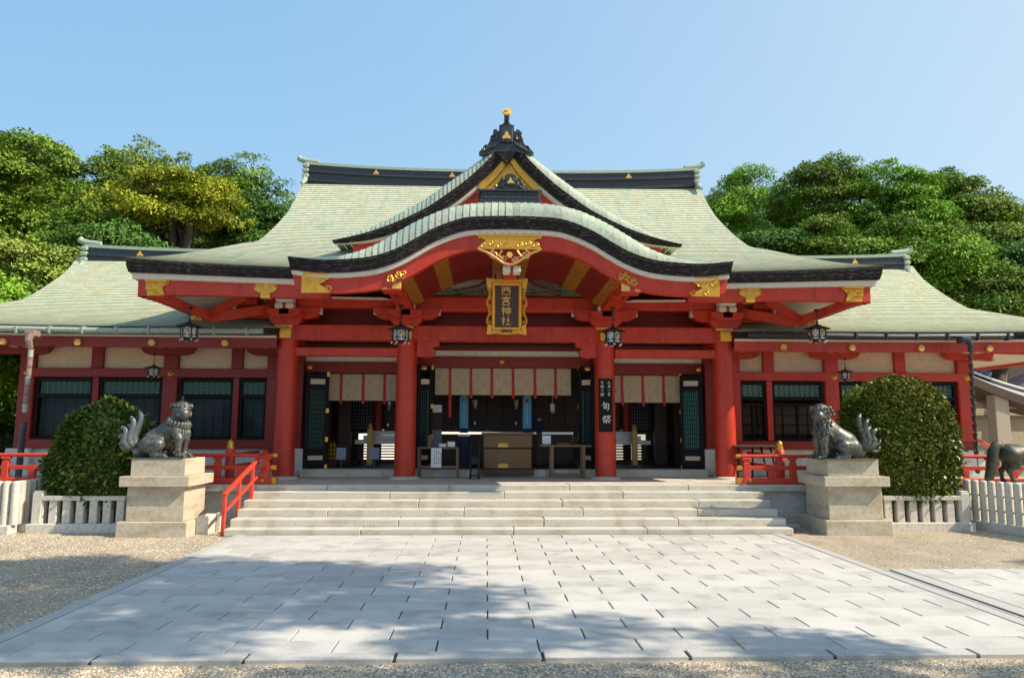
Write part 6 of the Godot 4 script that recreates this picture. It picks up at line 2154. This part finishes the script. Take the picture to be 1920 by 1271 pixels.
func plaque() -> void:
	var o := thing("name_plaque", Vector3(-0.055, 3.26, -12.9), "dark shrine name plaque with four gilt characters in an ornate gold frame", "plaque")
	o.rotation.x = 0.10
	part("board", G.new().span(-0.24, 0.24, 0.12, 0.90, -0.03, 0.0), M.plaque_brown, o)
	var f := G.new()
	for q in [[-0.265, -0.205, 0.10, 0.92], [0.205, 0.265, 0.10, 0.92]]:
		f.span(q[0], q[1], q[2], q[3], -0.04, 0.035, 0.015)
	for q in [[0.08, 0.14], [0.87, 0.93]]:
		f.span(-0.265, 0.265, q[0], q[1], -0.041, 0.036, 0.015)
	part("inner_frame", f, M.gold, o)
	var g := G.new()
	# flaring outer frame: top and bottom boards with horned corners, scalloped sides
	g.prism(PackedVector2Array([Vector2(-0.37, 1.00), Vector2(-0.2, 0.975), Vector2(0, 0.985), Vector2(0.2, 0.975), Vector2(0.37, 1.00), Vector2(0.345, 0.82), Vector2(0.27, 0.82), Vector2(0.27, 0.925), Vector2(-0.27, 0.925), Vector2(-0.27, 0.82), Vector2(-0.345, 0.82)]), Vector3(0, 0, 0.03), Vector3.RIGHT, Vector3.UP, Vector3(0, 0, -0.05))
	g.prism(PackedVector2Array([Vector2(-0.355, 0.0), Vector2(-0.2, 0.02), Vector2(0, 0.0), Vector2(0.2, 0.02), Vector2(0.355, 0.0), Vector2(0.335, 0.17), Vector2(0.27, 0.17), Vector2(0.27, 0.075), Vector2(-0.27, 0.075), Vector2(-0.27, 0.17), Vector2(-0.335, 0.17)]), Vector3(0, 0, 0.03), Vector3.RIGHT, Vector3.UP, Vector3(0, 0, -0.05))
	for s in [-1.0, 1.0]:
		for i in 15:
			var y := 0.17 + i * 0.045
			g.box(Vector3(s * (0.325 + 0.022 * sin(i * 0.9)), y, 0.01), Vector3(0.05, 0.036, 0.05), Basis(Vector3.BACK, s * 0.3 * cos(i * 0.9)), 0.01)
		for i in 5:
			scroll(g, Vector3(s * 0.285, 0.22 + 0.14 * i, 0.02), 0.032, 1.1, PI / 2, s * (1 if i % 2 else -1), 0.008)
		for i in 4:
			scroll(g, Vector3(s * (0.06 + 0.07 * i), 0.955 - 0.005 * i, 0.035), 0.022, 1.1, 0, s, 0.006)
			scroll(g, Vector3(s * (0.06 + 0.07 * i), 0.04, 0.035), 0.022, 1.1, 0, -s, 0.006)
		g.ball(Vector3(s * 0.13, 0.03, 0.035), Vector3(0.04, 0.014, 0.012), 8)
	part("outer_frame", g, M.gold, o)
	var dk := G.new()
	scroll(dk, Vector3(-0.06, 0.055, 0.05), 0.04, 1.2, 0, 1, 0.012)
	scroll(dk, Vector3(0.06, 0.055, 0.05), 0.04, 1.2, PI, -1, 0.012)
	dk.ball(Vector3(0, 0.055, 0.05), Vector3(0.025, 0.025, 0.012), 8)
	part("dark_rosette", dk, M.black_copper, o)
	var i := 0
	for k in ["west", "shrine_hall", "god", "company"]:
		write(k, Vector3(-0.015, 0.775 - 0.178 * i, 0.002), 0.19, 0.165, M.gilt_paint, o, 8.5)
		i += 1
	# hanger
	part("hanger", G.new().bar(Vector3(-0.2, 0.98, -0.04), Vector3(-0.2, 1.08, -0.30), 0.02, 0.02).bar(Vector3(0.2, 0.98, -0.04), Vector3(0.2, 1.08, -0.30), 0.02, 0.02), M.iron, o)


func notice_board() -> void:
	var o := thing("notice_board", Vector3(1.885, 1.56, -14.075), "tall black board with white handwritten characters hung on the third column", "notice board")
	o.rotation.y = -0.02
	part("board", G.new().span(-0.135, 0.135, 0.0, 1.01, -0.035, 0.0, 0.006), M.lacquer, o)
	var y := 0.935
	for k in ["nine", "month", "one", "day"]:
		write(k, Vector3(0.065, y, 0), 0.062, 0.062, M.white_paint, o, 11)
		y -= 0.075 if k != "month" else 0.068
	y = 0.935
	for k in ["noon", "before", "ten", "hour"]:
		write(k, Vector3(-0.065, y, 0), 0.066, 0.068, M.white_paint, o, 10)
		y -= 0.076
	write("decade", Vector3(-0.005, 0.485, 0), 0.155, 0.165, M.white_paint, o, 9.5)
	write("festival", Vector3(0.008, 0.235, 0), 0.175, 0.155, M.white_paint, o, 8.5)


func leaf_print(g: G, c: Vector3, r: float, turn: float) -> void:   # three-leaf print on the cloth
	for k in 3:
		var a := turn + TAU * k / 3
		var d := Vector3(cos(a), sin(a), 0)
		var n := Vector3(-sin(a), cos(a), 0)
		g.quad(c + d * r * 0.15, c + d * r * 0.6 + n * r * 0.28, c + d * r, c + d * r * 0.6 - n * r * 0.28, Vector3.BACK)


func curtain(at: Vector3, edges: Array, top: float, bottom: float, label: String) -> void:
	var o := thing("cloth_curtain", at, label, "curtain", "cream curtains over the hall doors")
	for i in edges.size() - 1:
		var a: float = edges[i] + 0.028
		var b: float = edges[i + 1] - 0.028
		var g := G.new()
		g.smooth(1)
		var rows := []
		for j in 9:
			var row := []
			for k in 13:
				var t := k / 12.0
				var y := lerpf(top, bottom, j / 8.0)
				row.append(Vector3(lerpf(a, b, t), y, 0.012 * sin(t * 7 + i * 2.3) * (j / 8.0) + 0.004 * sin(j + k)) )
			rows.append(row)
		g.grid(rows, Vector3.BACK)
		var p := part("cloth_panel", g, M.cloth, o)
		var pr := G.new()
		for q in [[0.28, 0.32, 0.3], [0.7, 0.58, 1.2], [0.32, 0.84, 2.0]]:
			if b - a > 0.25:
				leaf_print(pr, Vector3(lerpf(a, b, q[0]), lerpf(top, bottom, q[1]), 0.022), 0.045, q[2])
		if b - a > 0.25:
			part("leaf_print", pr, M.cloth_print, p)
		if i > 0:
			var x: float = edges[i]
			var low := 0.05 if i != 1 or edges.size() < 7 else 0.46
			part("red_ribbon", G.new().span(x - 0.024, x + 0.024, bottom - low, top + 0.005, 0.014, 0.02).span(x - 0.012, x + 0.034, bottom - low - 0.02, bottom + 0.2, 0.022, 0.027), M.ribbon, o)
	part("curtain_rod", G.new().span(edges[0], edges[-1], top, top + 0.03, -0.02, 0.02), M.dark_wood, o)


func furnishings() -> void:
	curtain(Vector3(0, 0, -15.62), [-3.84, -3.465, -3.005, -2.555, -2.10], 2.745, 2.19, "cream leaf-printed curtain with red ribbons over the left side bay")
	curtain(Vector3(0, 0, -15.62), [-1.52, -1.175, -0.735, -0.29, 0.16, 0.625, 1.065, 1.42], 2.885, 2.32, "cream leaf-printed curtain of seven panels with red ribbons over the central doorway")
	curtain(Vector3(0, 0, -15.62), [2.08, 2.49, 2.935, 3.385, 3.78], 2.745, 2.175, "cream leaf-printed curtain with red ribbons over the right side bay")
	# offertory chest
	var o := thing("offertory_chest", Vector3(0.02, 0.70, -14.75), "large varnished wooden offertory chest with gilt plates in the central doorway", "chest")
	part("chest_body", G.new().span(-0.47, 0.48, 0.13, 0.52, -0.4, 0.02, 0.01), M.box_wood, o)
	part("upper_drawer", G.new().span(-0.48, 0.49, 0.535, 0.79, -0.41, 0.03, 0.012), M.box_wood, o)
	part("chest_top", G.new().span(-0.52, 0.53, 0.79, 0.84, -0.45, 0.06, 0.01), M.brown_wood, o)
	part("chest_foot", G.new().span(-0.52, 0.53, 0.0, 0.12, -0.42, 0.0, 0.01), M.dark_wood, o)
	for y in [0.545, 0.145]:
		part("gold_plate", G.new().span(-0.19, 0.02, y, y + 0.065, 0.02, 0.042, 0.006).span(-0.16, -0.01, y + 0.065, y + 0.085, 0.02, 0.038, 0.004), M.gilt_paint, o)
	var cr := G.new()
	crest(cr, Vector3(-0.09, 0.33, 0.021), 0.12, 0.006)
	part("crest", cr, M.brown_wood, o)
	# tables
	var t := thing("wooden_table", Vector3(-1.34, 0.66, -14.72), "dark wooden table with papers left of the offertory chest", "table", "wooden tables before the hall")
	part("table_top", G.new().span(-0.40, 0.40, 0.56, 0.595, -0.2, 0.2, 0.005), M.brown_wood, t)
	for q in [[-0.375, -0.17], [0.375, -0.17], [-0.375, 0.17], [0.375, 0.17]]:
		part("leg", G.new().span(q[0] - 0.022, q[0] + 0.022, 0, 0.56, q[1] - 0.022, q[1] + 0.022), M.brown_wood, t)
	part("stretcher", G.new().span(-0.353, 0.353, 0.19, 0.225, 0.16, 0.18).span(-0.353, 0.353, 0.19, 0.225, -0.18, -0.16), M.brown_wood, t)
	var u := thing("wooden_table", Vector3(1.15, 0.66, -14.70), "longer dark wooden table right of the offertory chest", "table", "wooden tables before the hall")
	part("table_top", G.new().span(-0.50, 0.52, 0.605, 0.64, -0.2, 0.2, 0.005), M.brown_wood, u)
	for q in [[-0.26, -0.17], [0.36, -0.17], [-0.26, 0.17], [0.36, 0.17]]:
		part("leg", G.new().span(q[0] - 0.028, q[0] + 0.028, 0, 0.605, q[1] - 0.028, q[1] + 0.028), M.brown_wood, u)
	part("stretcher", G.new().span(-0.23, 0.33, 0.03, 0.09, 0.15, 0.18), M.brown_wood, u)
	# things lying on them
	var n := thing("paper_notice", Vector3(-1.37, 0.86, -14.50), "pale written notice sheet hanging from the left table's edge", "notice")
	var sheet := G.new().span(-0.10, 0.10, 0.0, 0.375, -0.006, 0.0)
	part("sheet", sheet, M.paper, n)
	var ink := G.new()
	for k in 4:
		for j in 6:
			if (k * 3 + j) % 5 != 0:
				ink.span(0.07 - k * 0.035, 0.082 - k * 0.035, 0.30 - j * 0.045, 0.33 - j * 0.045, 0.0, 0.002)
	part("text", ink, M.print_ink, n)
	for q in [[-3.35, 0.98, -15.25, "blue-grey notice sheet in the left side bay beside the white altar cloth"], [-2.68, 0.98, -15.30, "blue-grey notice sheet hanging before the slats of the left bay"]]:
		var b := thing("paper_notice", Vector3(q[0], q[1], q[2]), q[3], "notice")
		part("sheet", G.new().span(-0.095, 0.095, 0.0, 0.24, -0.006, 0.0), M.blue_paper, b)
		part("stand", G.new().span(-0.012, 0.012, 0.80 - q[1], 0.0, -0.02, -0.008), M.dark_wood, b)
	var p2 := thing("paper_notice", Vector3(0.80, 1.31, -14.75), "white paper card standing on the right table", "notice")
	part("sheet", G.new().box(Vector3(0, 0.085, 0), Vector3(0.17, 0.17, 0.005), Basis(Vector3.RIGHT, -0.15)), M.paper, p2)
	var bk := thing("fortune_box", Vector3(1.12, 1.30, -14.72), "low brown wooden box lying on the right table", "box")
	part("box", G.new().span(-0.12, 0.14, 0, 0.035, -0.1, 0.1, 0.005), M.box_wood, bk)
	var jar := thing("wooden_cylinder", Vector3(-1.52, 1.255, -14.72), "brown wooden fortune stick cylinder on the left table", "container")
	part("tube", G.new().cyl(Vector3.ZERO, Vector3(0, 0.22, 0), 0.05, 0.05, 12), M.brown_wood, jar)
	for q in [[-1.27, "small white paper stack left of the sheet on the left table", 0.06], [-1.10, "white folded papers at the right end of the left table", 0.10]]:
		var w := thing("paper_stack", Vector3(q[0], 1.255, -14.72), q[1], "papers")
		part("stack", G.new().box(Vector3(0, q[2] / 2, 0), Vector3(0.14, q[2], 0.16), Basis(Vector3.UP, 0.2), 0.005), M.paper, w)
	# blue banners and lamps inside
	for q in [[-0.90, "long blue ritual banner left of the shrine's inner lamps"], [0.51, "long blue ritual banner with red knot right of the inner lamps"]]:
		var b := thing("ritual_banner", Vector3(q[0], 1.62, -16.5), q[1], "banner", "blue ritual banners inside the hall")
		b.rotation.y = 0.0
		var poly := PackedVector2Array([Vector2(-0.095, 0.0), Vector2(0.095, 0.0)])
		for k in 9:
			var a := PI * k / 8
			poly.append(Vector2(0.095 * cos(a), 0.66 + 0.11 * sin(a)))
		part("cloth", G.new().prism(poly, Vector3.ZERO, Vector3.RIGHT, Vector3.UP, Vector3(0, 0, -0.02)), M.banner_blue, b)
		part("cord", G.new().span(-0.010, 0.010, 0.1, 0.95, 0.0, 0.008).span(-0.06, 0.06, 0.64, 0.652, 0.0, 0.008), M.white_paint, b)
		part("red_knot", G.new().ball(Vector3(0, 0.62, 0.01), Vector3(0.035, 0.04, 0.012) if q[0] > 0 else Vector3(0.05, 0.012, 0.012), 8), M.ribbon, b)
		part("dark_hem", G.new().span(-0.09, 0.09, -0.10, 0.0, -0.02, 0.0), M.navy, b)
		part("pole", G.new().cyl(Vector3(0, 0.77, -0.03), Vector3(0, 1.7, -0.03), 0.012, 0.012, 6), M.dark_wood, b)
	for q in [[-0.66, 2.10, "white metal lamp hanging left inside the central doorway"], [0.28, 2.10, "white metal lamp hanging right inside the central doorway"], [-2.63, 2.05, "white metal lamp hanging inside the left side bay"]]:
		var l := thing("hanging_lamp", Vector3(q[0], q[1], -16.9), q[2], "lamp", "white metal lamps inside the hall")
		part("shade", G.new().lathe(Vector3.ZERO, [Vector2(0.03, -0.04), Vector2(0.06, 0.10), Vector2(0.065, 0.16), Vector2(0.0, 0.20)], 6), M.steel, l)
		part("chain", G.new().cyl(Vector3(0, 0.18, 0), Vector3(0, 1.2, 0), 0.006, 0.006, 5).cyl(Vector3(0, -0.35, 0), Vector3(0, -0.04, 0), 0.006, 0.006, 5), M.iron, l)
		part("tassel", G.new().ball(Vector3(0, -0.36, 0), Vector3(0.025, 0.05, 0.025), 6), M.steel, l)
	var zz := thing("paper_streamer", Vector3(1.05, 2.02, -16.2), "white zigzag paper streamer hanging at the right of the central doorway", "streamer")
	part("paper", G.new().prism(PackedVector2Array([Vector2(-0.05, 0.14), Vector2(0.05, 0.14), Vector2(0.05, -0.06), Vector2(0.03, 0.0), Vector2(0.015, -0.09), Vector2(-0.01, 0.0), Vector2(-0.03, -0.06), Vector2(-0.05, 0.02)]), Vector3.ZERO, Vector3.RIGHT, Vector3.UP, Vector3(0, 0, -0.004)).span(-0.005, 0.005, 0.14, 0.9, -0.003, 0), M.white_paint, zz)
	var bl := thing("blue_box", Vector3(0.82, 1.53, -17.0), "small dark blue box with white top inside the central doorway", "box")
	part("box", G.new().span(-0.085, 0.085, 0.0, 0.27, -0.1, 0.0, 0.006), M.navy, bl)
	part("white_fold", G.new().prism(PackedVector2Array([Vector2(-0.05, 0.27), Vector2(0.05, 0.27), Vector2(0, 0.34)]), Vector3.ZERO, Vector3.RIGHT, Vector3.UP, Vector3(0, 0, -0.02)), M.white_paint, bl)
	part("stand", G.new().span(-0.06, 0.06, -0.73, 0.0, -0.09, -0.02), M.dark_wood, bl)
	for s in [-1.0, 1.0]:
		# stepped white altar stands and gilt finials
		var st := thing("altar_stand", Vector3(s * 2.75, 0.80, -16.9), "stepped white cloth altar stand in the %s side bay" % ("right" if s > 0 else "left"), "stand", "white altar stands inside the hall")
		for k in 3:
			part("step", G.new().span(-0.62 + 0.17 * k if s < 0 else -0.7, 0.62 - 0.2 * k if s > 0 else 0.7, 0.46 + 0.10 * k, 0.555 + 0.10 * k, -0.5, -0.10 * k, 0.006), M.altar_white, st)
		part("stand_leg", G.new().span(-0.5, -0.46, 0, 0.46, -0.3, -0.26).span(0.46, 0.5, 0, 0.46, -0.3, -0.26), M.dark_wood, st)
		var fn := thing("gilt_finial", Vector3(s * 2.98 - 0.02, 1.42, -16.72), "gilt onion-shaped finial post in the %s side bay" % ("right" if s > 0 else "left"), "finial", "gilt finial posts inside the hall")
		part("post", G.new().span(-0.06, 0.06, -0.62, 0.14, -0.06, 0.06, 0.008), M.gilt_paint, fn)
		part("onion_cap", G.new().lathe(Vector3(0, 0.14, 0), [Vector2(0.06, 0), Vector2(0.068, 0.04), Vector2(0.035, 0.075), Vector2(0.05, 0.10), Vector2(0.03, 0.14), Vector2(0, 0.17)], 12), M.gilt_paint, fn)
	var fg := thing("gilt_shrine_model", Vector3(-3.72, 0.95, -16.2), "small gilt stand of ornaments at the left end of the left bay", "ornament")
	var gm := G.new()
	for k in 4:
		gm.span(-0.10 + 0.012 * k, 0.10 - 0.012 * k, 0.09 * k, 0.09 * k + 0.045, -0.1, 0.1, 0.008)
		gm.span(-0.05, -0.02, 0.09 * k + 0.045, 0.09 * k + 0.09, -0.03, 0.0).span(0.02, 0.05, 0.09 * k + 0.045, 0.09 * k + 0.09, -0.03, 0.0)
	part("tiers", gm, M.gold, fg)
	part("foot", G.new().span(-0.08, 0.08, -0.15, 0.0, -0.08, 0.08), M.dark_wood, fg)
	# folded wheelchair beside the chest
	var wc := thing("wheelchair", Vector3(-0.62, 0.66, -14.55), "folded black wheelchair parked left of the offertory chest", "wheelchair")
	for x in [-0.08, 0.08]:
		var rim := G.new()
		scroll(rim, Vector3(x, 0.17, 0), 0.17, 1.0, 0, 1, 0.016, Vector3.BACK, Vector3.UP)
		var ring := []
		for k in 21:
			ring.append(Vector3(x, 0.17 + 0.17 * sin(TAU * k / 20), 0.17 * cos(TAU * k / 20)))
		rim = G.new().tube(ring, [0.016], 6, false)
		var wl := part("wheel", rim, M.rubber, wc)
		var sp := G.new()
		for k in 8:
			sp.cyl(Vector3(x, 0.17, 0), Vector3(x, 0.17 + 0.16 * sin(TAU * k / 8), 0.16 * cos(TAU * k / 8)), 0.004, 0.004, 4)
		part("spokes", sp, M.steel, wl)
		part("frame", G.new().tube([Vector3(x, 0.17, 0), Vector3(x, 0.40, -0.03), Vector3(x, 0.66, -0.08), Vector3(x, 0.67, -0.16)], [0.013], 6), M.iron, wc)
		part("caster", G.new().tube([Vector3(x - 0.02, 0.05, 0.30), Vector3(x + 0.02, 0.05, 0.30)], [0.05, 0.05], 10), M.rubber, wc)
		part("arm_rest", G.new().span(x - 0.025, x + 0.025, 0.42, 0.45, -0.1, 0.22, 0.008), M.rubber, wc)
		part("side_bar", G.new().bar(Vector3(x, 0.42, 0.2), Vector3(x, 0.06, 0.30), 0.016, 0.016), M.iron, wc)
	part("seat_cloth", G.new().span(-0.07, 0.07, 0.26, 0.42, -0.06, 0.2, 0.01), M.rubber, wc)
	part("footplate", G.new().span(-0.06, 0.06, 0.06, 0.08, 0.26, 0.42, 0.005), M.iron, wc)
	var tr := thing("offering_tray", Vector3(-0.86, 0.66, -15.9), "white offering tray on a dark draped stand under the left blue banner", "tray")
	part("tray", G.new().span(-0.14, 0.12, 0.79, 0.83, -0.1, 0.1, 0.008), M.altar_white, tr)
	part("draped_stand", G.new().lathe(Vector3.ZERO, [Vector2(0.20, 0.14), Vector2(0.16, 0.5), Vector2(0.11, 0.79), Vector2(0, 0.79)], 10), M.navy, tr)
	var pn := thing("standing_panel", Vector3(-1.47, 0.80, -16.0), "blue-grey standing panel under a framed picture left of the chest", "panel")
	part("panel", G.new().span(-0.09, 0.11, 0.0, 0.78, -0.02, 0.0), M.blue_paper, pn)
	part("picture", G.new().span(-0.09, 0.11, 0.80, 1.33, -0.02, 0.0), M.room_dark, pn)
	part("white_mount", G.new().span(-0.085, 0.105, 1.16, 1.32, 0.0, 0.004), M.altar_white, pn)
	# folding stand behind the right railing
	var es := thing("folding_stand", Vector3(4.75, 0.66, -14.2), "black folding trestle stand behind the right railing", "stand")
	part("top_board", G.new().span(-0.42, 0.45, 0.62, 0.65, -0.2, 0.2, 0.006), M.dark_wood, es)
	for q in [-0.28, 0.0, 0.16, 0.34]:
		part("leg", G.new().bar(Vector3(q - 0.08 * signf(0.1 - q), 0.0, 0.15), Vector3(q, 0.62, 0.0), 0.028, 0.028), M.lacquer, es)


func rain_chains() -> void:
	var o := thing("rain_chain", Vector3(8.76, 0.80, -13.62), "dark copper rain chain of cups hanging at the right wing's eave", "rain chain")
	var sp := G.new()
	sp.span(8.62, 8.84, 3.26, 3.40, -13.75, -13.6, 0.02)
	sp.tube([Vector3(8.64, 3.32, -13.6), Vector3(8.74, 3.30, -13.55), Vector3(8.78, 3.20, -13.55), Vector3(8.78, 3.08, -13.58)], [0.07, 0.065, 0.055, 0.05], 8)
	part("spout", sp, M.black_copper, o, true)
	for i in 12:
		var y := 2.90 - i * 0.163
		var x := 8.785 - 0.002 * i
		var g := G.new().lathe(Vector3(x, y, -13.6), [Vector2(0.03, 0.0), Vector2(0.036, 0.06), Vector2(0.05, 0.125), Vector2(0.04, 0.125), Vector2(0, 0.02)], 10)
		g.cyl(Vector3(x + 0.02, y - 0.04, -13.6), Vector3(x + 0.03, y, -13.6), 0.008, 0.008, 5)
		part("cup", g, M.black_copper, o, true)
	part("link", G.new().cyl(Vector3(8.775, 0.84, -13.6), Vector3(8.785, 3.08, -13.6), 0.009, 0.009, 5), M.black_copper, o, true)
	part("weight", G.new().ball(Vector3(8.765, 0.86, -13.6), Vector3(0.05, 0.06, 0.05), 8), M.black_copper, o, true)
	var d := thing("downpipe", Vector3(-8.7, 0.66, -13.62), "jointed downpipe, bright copper above and dark below, at the left wing's eave", "downpipe")
	var h := G.new()
	h.span(-8.80, -8.60, 3.24, 3.36, -13.72, -13.52, 0.02)
	h.tube([Vector3(-8.68, 3.30, -13.55), Vector3(-8.70, 3.18, -13.52), Vector3(-8.69, 3.04, -13.58)], [0.075, 0.065, 0.05], 8)
	part("hopper", h, M.pipe_copper, d, true)
	for i in 7:
		part("pipe_joint", G.new().lathe(Vector3(-8.69 - 0.003 * i, 2.86 - i * 0.165, -13.6), [Vector2(0.0, 0.16), Vector2(0.052, 0.16), Vector2(0.045, 0.14), Vector2(0.045, 0.02), Vector2(0.035, 0.0), Vector2(0, 0)], 10), M.pipe_copper if i % 3 else M.patina, d, true)
	part("lower_pipe", G.new().cyl(Vector3(-8.71, 1.70, -13.6), Vector3(-8.73, 0.68, -13.6), 0.055, 0.055, 10), M.black_copper, d, true)


func horse() -> void:
	var o := thing("bronze_horse", Vector3(8.98, 0.74, -12.45), "green-brown bronze horse statue, rump and tail showing behind the right post fence", "statue")
	var P := []
	var add := func(a: Vector3, b: Vector3, ra: float, rb: float, k := 0.06) -> void: P.append([a, b, ra, rb, k])
	add.call(Vector3(-0.46, 0.50, 0), Vector3(-0.32, 0.48, 0), 0.175, 0.18)
	add.call(Vector3(-0.32, 0.47, 0), Vector3(0.15, 0.45, 0), 0.17, 0.175)
	add.call(Vector3(0.15, 0.45, 0), Vector3(0.38, 0.50, 0), 0.175, 0.165)
	add.call(Vector3(0.40, 0.55, 0), Vector3(0.66, 0.85, 0), 0.14, 0.09)
	add.call(Vector3(0.66, 0.87, 0), Vector3(0.86, 0.72, 0), 0.085, 0.05)
	for q in [-1.0, 1.0]:
		add.call(Vector3(-0.44, 0.46, q * 0.09), Vector3(-0.40, 0.30, q * 0.10), 0.12, 0.075)
		add.call(Vector3(-0.40, 0.30, q * 0.10), Vector3(-0.54, 0.20, q * 0.10), 0.065, 0.042)
		add.call(Vector3(-0.54, 0.20, q * 0.10), Vector3(-0.50 + q * 0.03, 0.03, q * 0.10), 0.04, 0.03, 0.03)
		add.call(Vector3(-0.50 + q * 0.03, 0.03, q * 0.10), Vector3(-0.46 + q * 0.03, 0.02, q * 0.10), 0.035, 0.035, 0.02)
		add.call(Vector3(0.36, 0.42, q * 0.09), Vector3(0.38, 0.22, q * 0.10), 0.075, 0.045)
		add.call(Vector3(0.38, 0.22, q * 0.10), Vector3(0.38, 0.03, q * 0.10), 0.038, 0.032, 0.03)
		add.call(Vector3(0.63, 0.95, q * 0.04), Vector3(0.61, 1.02, q * 0.05), 0.025, 0.01, 0.02)
	for q in P:
		for i in 2:
			q[i] *= 0.95
			q[i + 2] *= 0.95
	part("body", blob(P, 0.02, 0.06), M.horse_bronze, o)
	var t := G.new()
	t.smooth(1)
	t.tube([Vector3(-0.54, 0.60, 0.02), Vector3(-0.64, 0.62, 0.02), Vector3(-0.72, 0.50, 0.03), Vector3(-0.76, 0.28, 0.04), Vector3(-0.84, 0.06, 0.05), Vector3(-0.90, 0.01, 0.05)], [0.06, 0.085, 0.09, 0.085, 0.07, 0.02], 10)
	part("tail", t, M.horse_bronze, o)
	var m := G.new()
	for i in 8:
		m.ball(Vector3(0.34 + 0.04 * i, 0.68 + 0.045 * i, 0), Vector3(0.05, 0.06, 0.05), 7)
	part("mane", m, M.horse_bronze, o)
	part("stone_base", G.new().span(-0.98, 1.0, -0.74, -0.005, -0.26, 0.28, 0.012), M.pedestal_stone, o)


func background() -> void:   # office building right of the right wing
	var o := thing("side_building", Vector3(18, 0, -22), "beige timber building with brown eave and blue tiled roof beyond the right wing", "building")
	# porch roof sweeping down to the right: ridge rolls, tiled band, brown barge board
	var sw := []
	for i in 13:
		var x := 13.0 + i * 0.5
		sw.append(Vector3(x, 3.25 - 0.45 * (x - 14.5) + 0.045 * (x - 14.5) * (x - 14.5), -22.0))
	for k in 6:
		var g := G.new()
		var r0 := []
		var r1 := []
		for p in sw:
			r0.append(p + Vector3(0, 0.05 * k, -0.13 * k))
			r1.append(p + Vector3(0, 0.05 * k + 0.06, -0.13 * k - 0.13))
		g.grid([r0, r1], Vector3(0, 1, 0.5))
		part("tile_course", g, M.grey_tile, o, true)
	var ed := G.new()
	var er := [[], [], []]
	for p in sw:
		er[0].append(p + Vector3(0, -0.005, 0.02))
		er[1].append(p + Vector3(0, -0.27, 0.0))
		er[2].append(p + Vector3(0, -0.27, -1.6))
	ed.grid(er, Vector3(0, -0.3, 1))
	part("barge_board", ed, M.brown_edge, o, true)
	for dy in [0.36, 0.44]:
		var q := []
		for p in sw:
			q.append(p + Vector3(0, dy, -0.82))
		part("ridge_roll", G.new().tube(q, [0.035], 6), M.court_white if dy > 0.4 else M.lacquer, o, true)
	# main roof behind: pale slate slope left, shaded blue tiled slope right
	for i in 9:
		var y := 3.2 + 0.32 * i
		part("slate_course", G.new().quad(Vector3(12.5, y, -27.0 - 0.35 * i), Vector3(19.5, y, -27.0 - 0.35 * i), Vector3(19.5, y + 0.33, -27.36 - 0.35 * i), Vector3(12.5, y + 0.33, -27.36 - 0.35 * i), Vector3(0, 1, 1)), M.slate_roof, o, true)
	for i in 8:
		var t := i / 8.0
		var a := Vector3(16.6, 3.05, -26.0).lerp(Vector3(16.2, 3.6, -27.6), t)
		var b := Vector3(21.5, 5.0, -26.0).lerp(Vector3(21.5, 7.4, -27.6), t)
		var c := Vector3(16.6, 3.05, -26.0).lerp(Vector3(16.2, 3.6, -27.6), t + 0.13)
		var d := Vector3(21.5, 5.0, -26.0).lerp(Vector3(21.5, 7.4, -27.6), t + 0.13)
		part("blue_course", G.new().quad(a + Vector3(0, 0.02, 0), b + Vector3(0, 0.02, 0), d, c, Vector3(-0.3, 1, 1)), M.blue_tile, o, true)
	part("gable_fascia", G.new().bar(Vector3(16.5, 2.86, -25.95), Vector3(21.6, 4.86, -25.95), 0.1, 0.36), M.brown_edge, o, true)
	part("gable_wall", G.new().prism(PackedVector2Array([Vector2(15.0, 0), Vector2(24, 0), Vector2(24, 5.4), Vector2(22, 4.8), Vector2(15.5, 2.3)]), Vector3(0, 0, -26.1), Vector3.RIGHT, Vector3.UP, Vector3(0, 0, -0.2)), M.grey_plaster, o, true)
	part("wall", G.new().span(12.0, 24.0, 0, 2.7, -24.0, -23.9), M.beige_wall, o, true)
	part("beam", G.new().span(12.4, 20, 2.30, 2.48, -22.95, -22.75, 0.01), M.pale_wood, o, true)
	part("dark_beam", G.new().span(12.4, 20, 1.98, 2.10, -23.88, -23.78), M.brown_edge, o, true)
	for x in [15.42, 18.9]:
		part("post", G.new().span(x - 0.22, x + 0.22, 0, 2.75, -22.5, -22.1, 0.015), M.pale_wood, o, true)
	part("post", G.new().span(14.3, 14.5, 0, 2.55, -23.9, -23.7, 0.01), M.pale_wood, o, true)
	var dr := part("door", G.new().span(13.2, 14.15, 0, 1.95, -23.88, -23.82), M.plaster, o, true)
	part("door_frame", G.new().span(14.15, 14.3, 0, 1.98, -23.9, -23.78).span(12.9, 14.15, 1.86, 1.97, -23.9, -23.78), M.brown_edge, dr)
	# red stair rail showing between the wing and the horse
	var s := thing("red_stair_rail", Vector3(9.9, 0, -15.6), "short sloping red rail beyond the right wing's corner column", "railing")
	part("rail", G.new().bar(Vector3(9.75, 1.62, -15.6), Vector3(11.0, 0.95, -15.6), 0.06, 0.07, 0.01), M.rail_red, s, true)
	part("post", G.new().span(10.9, 10.98, 0.5, 1.0, -15.64, -15.56), M.rail_red, s, true)
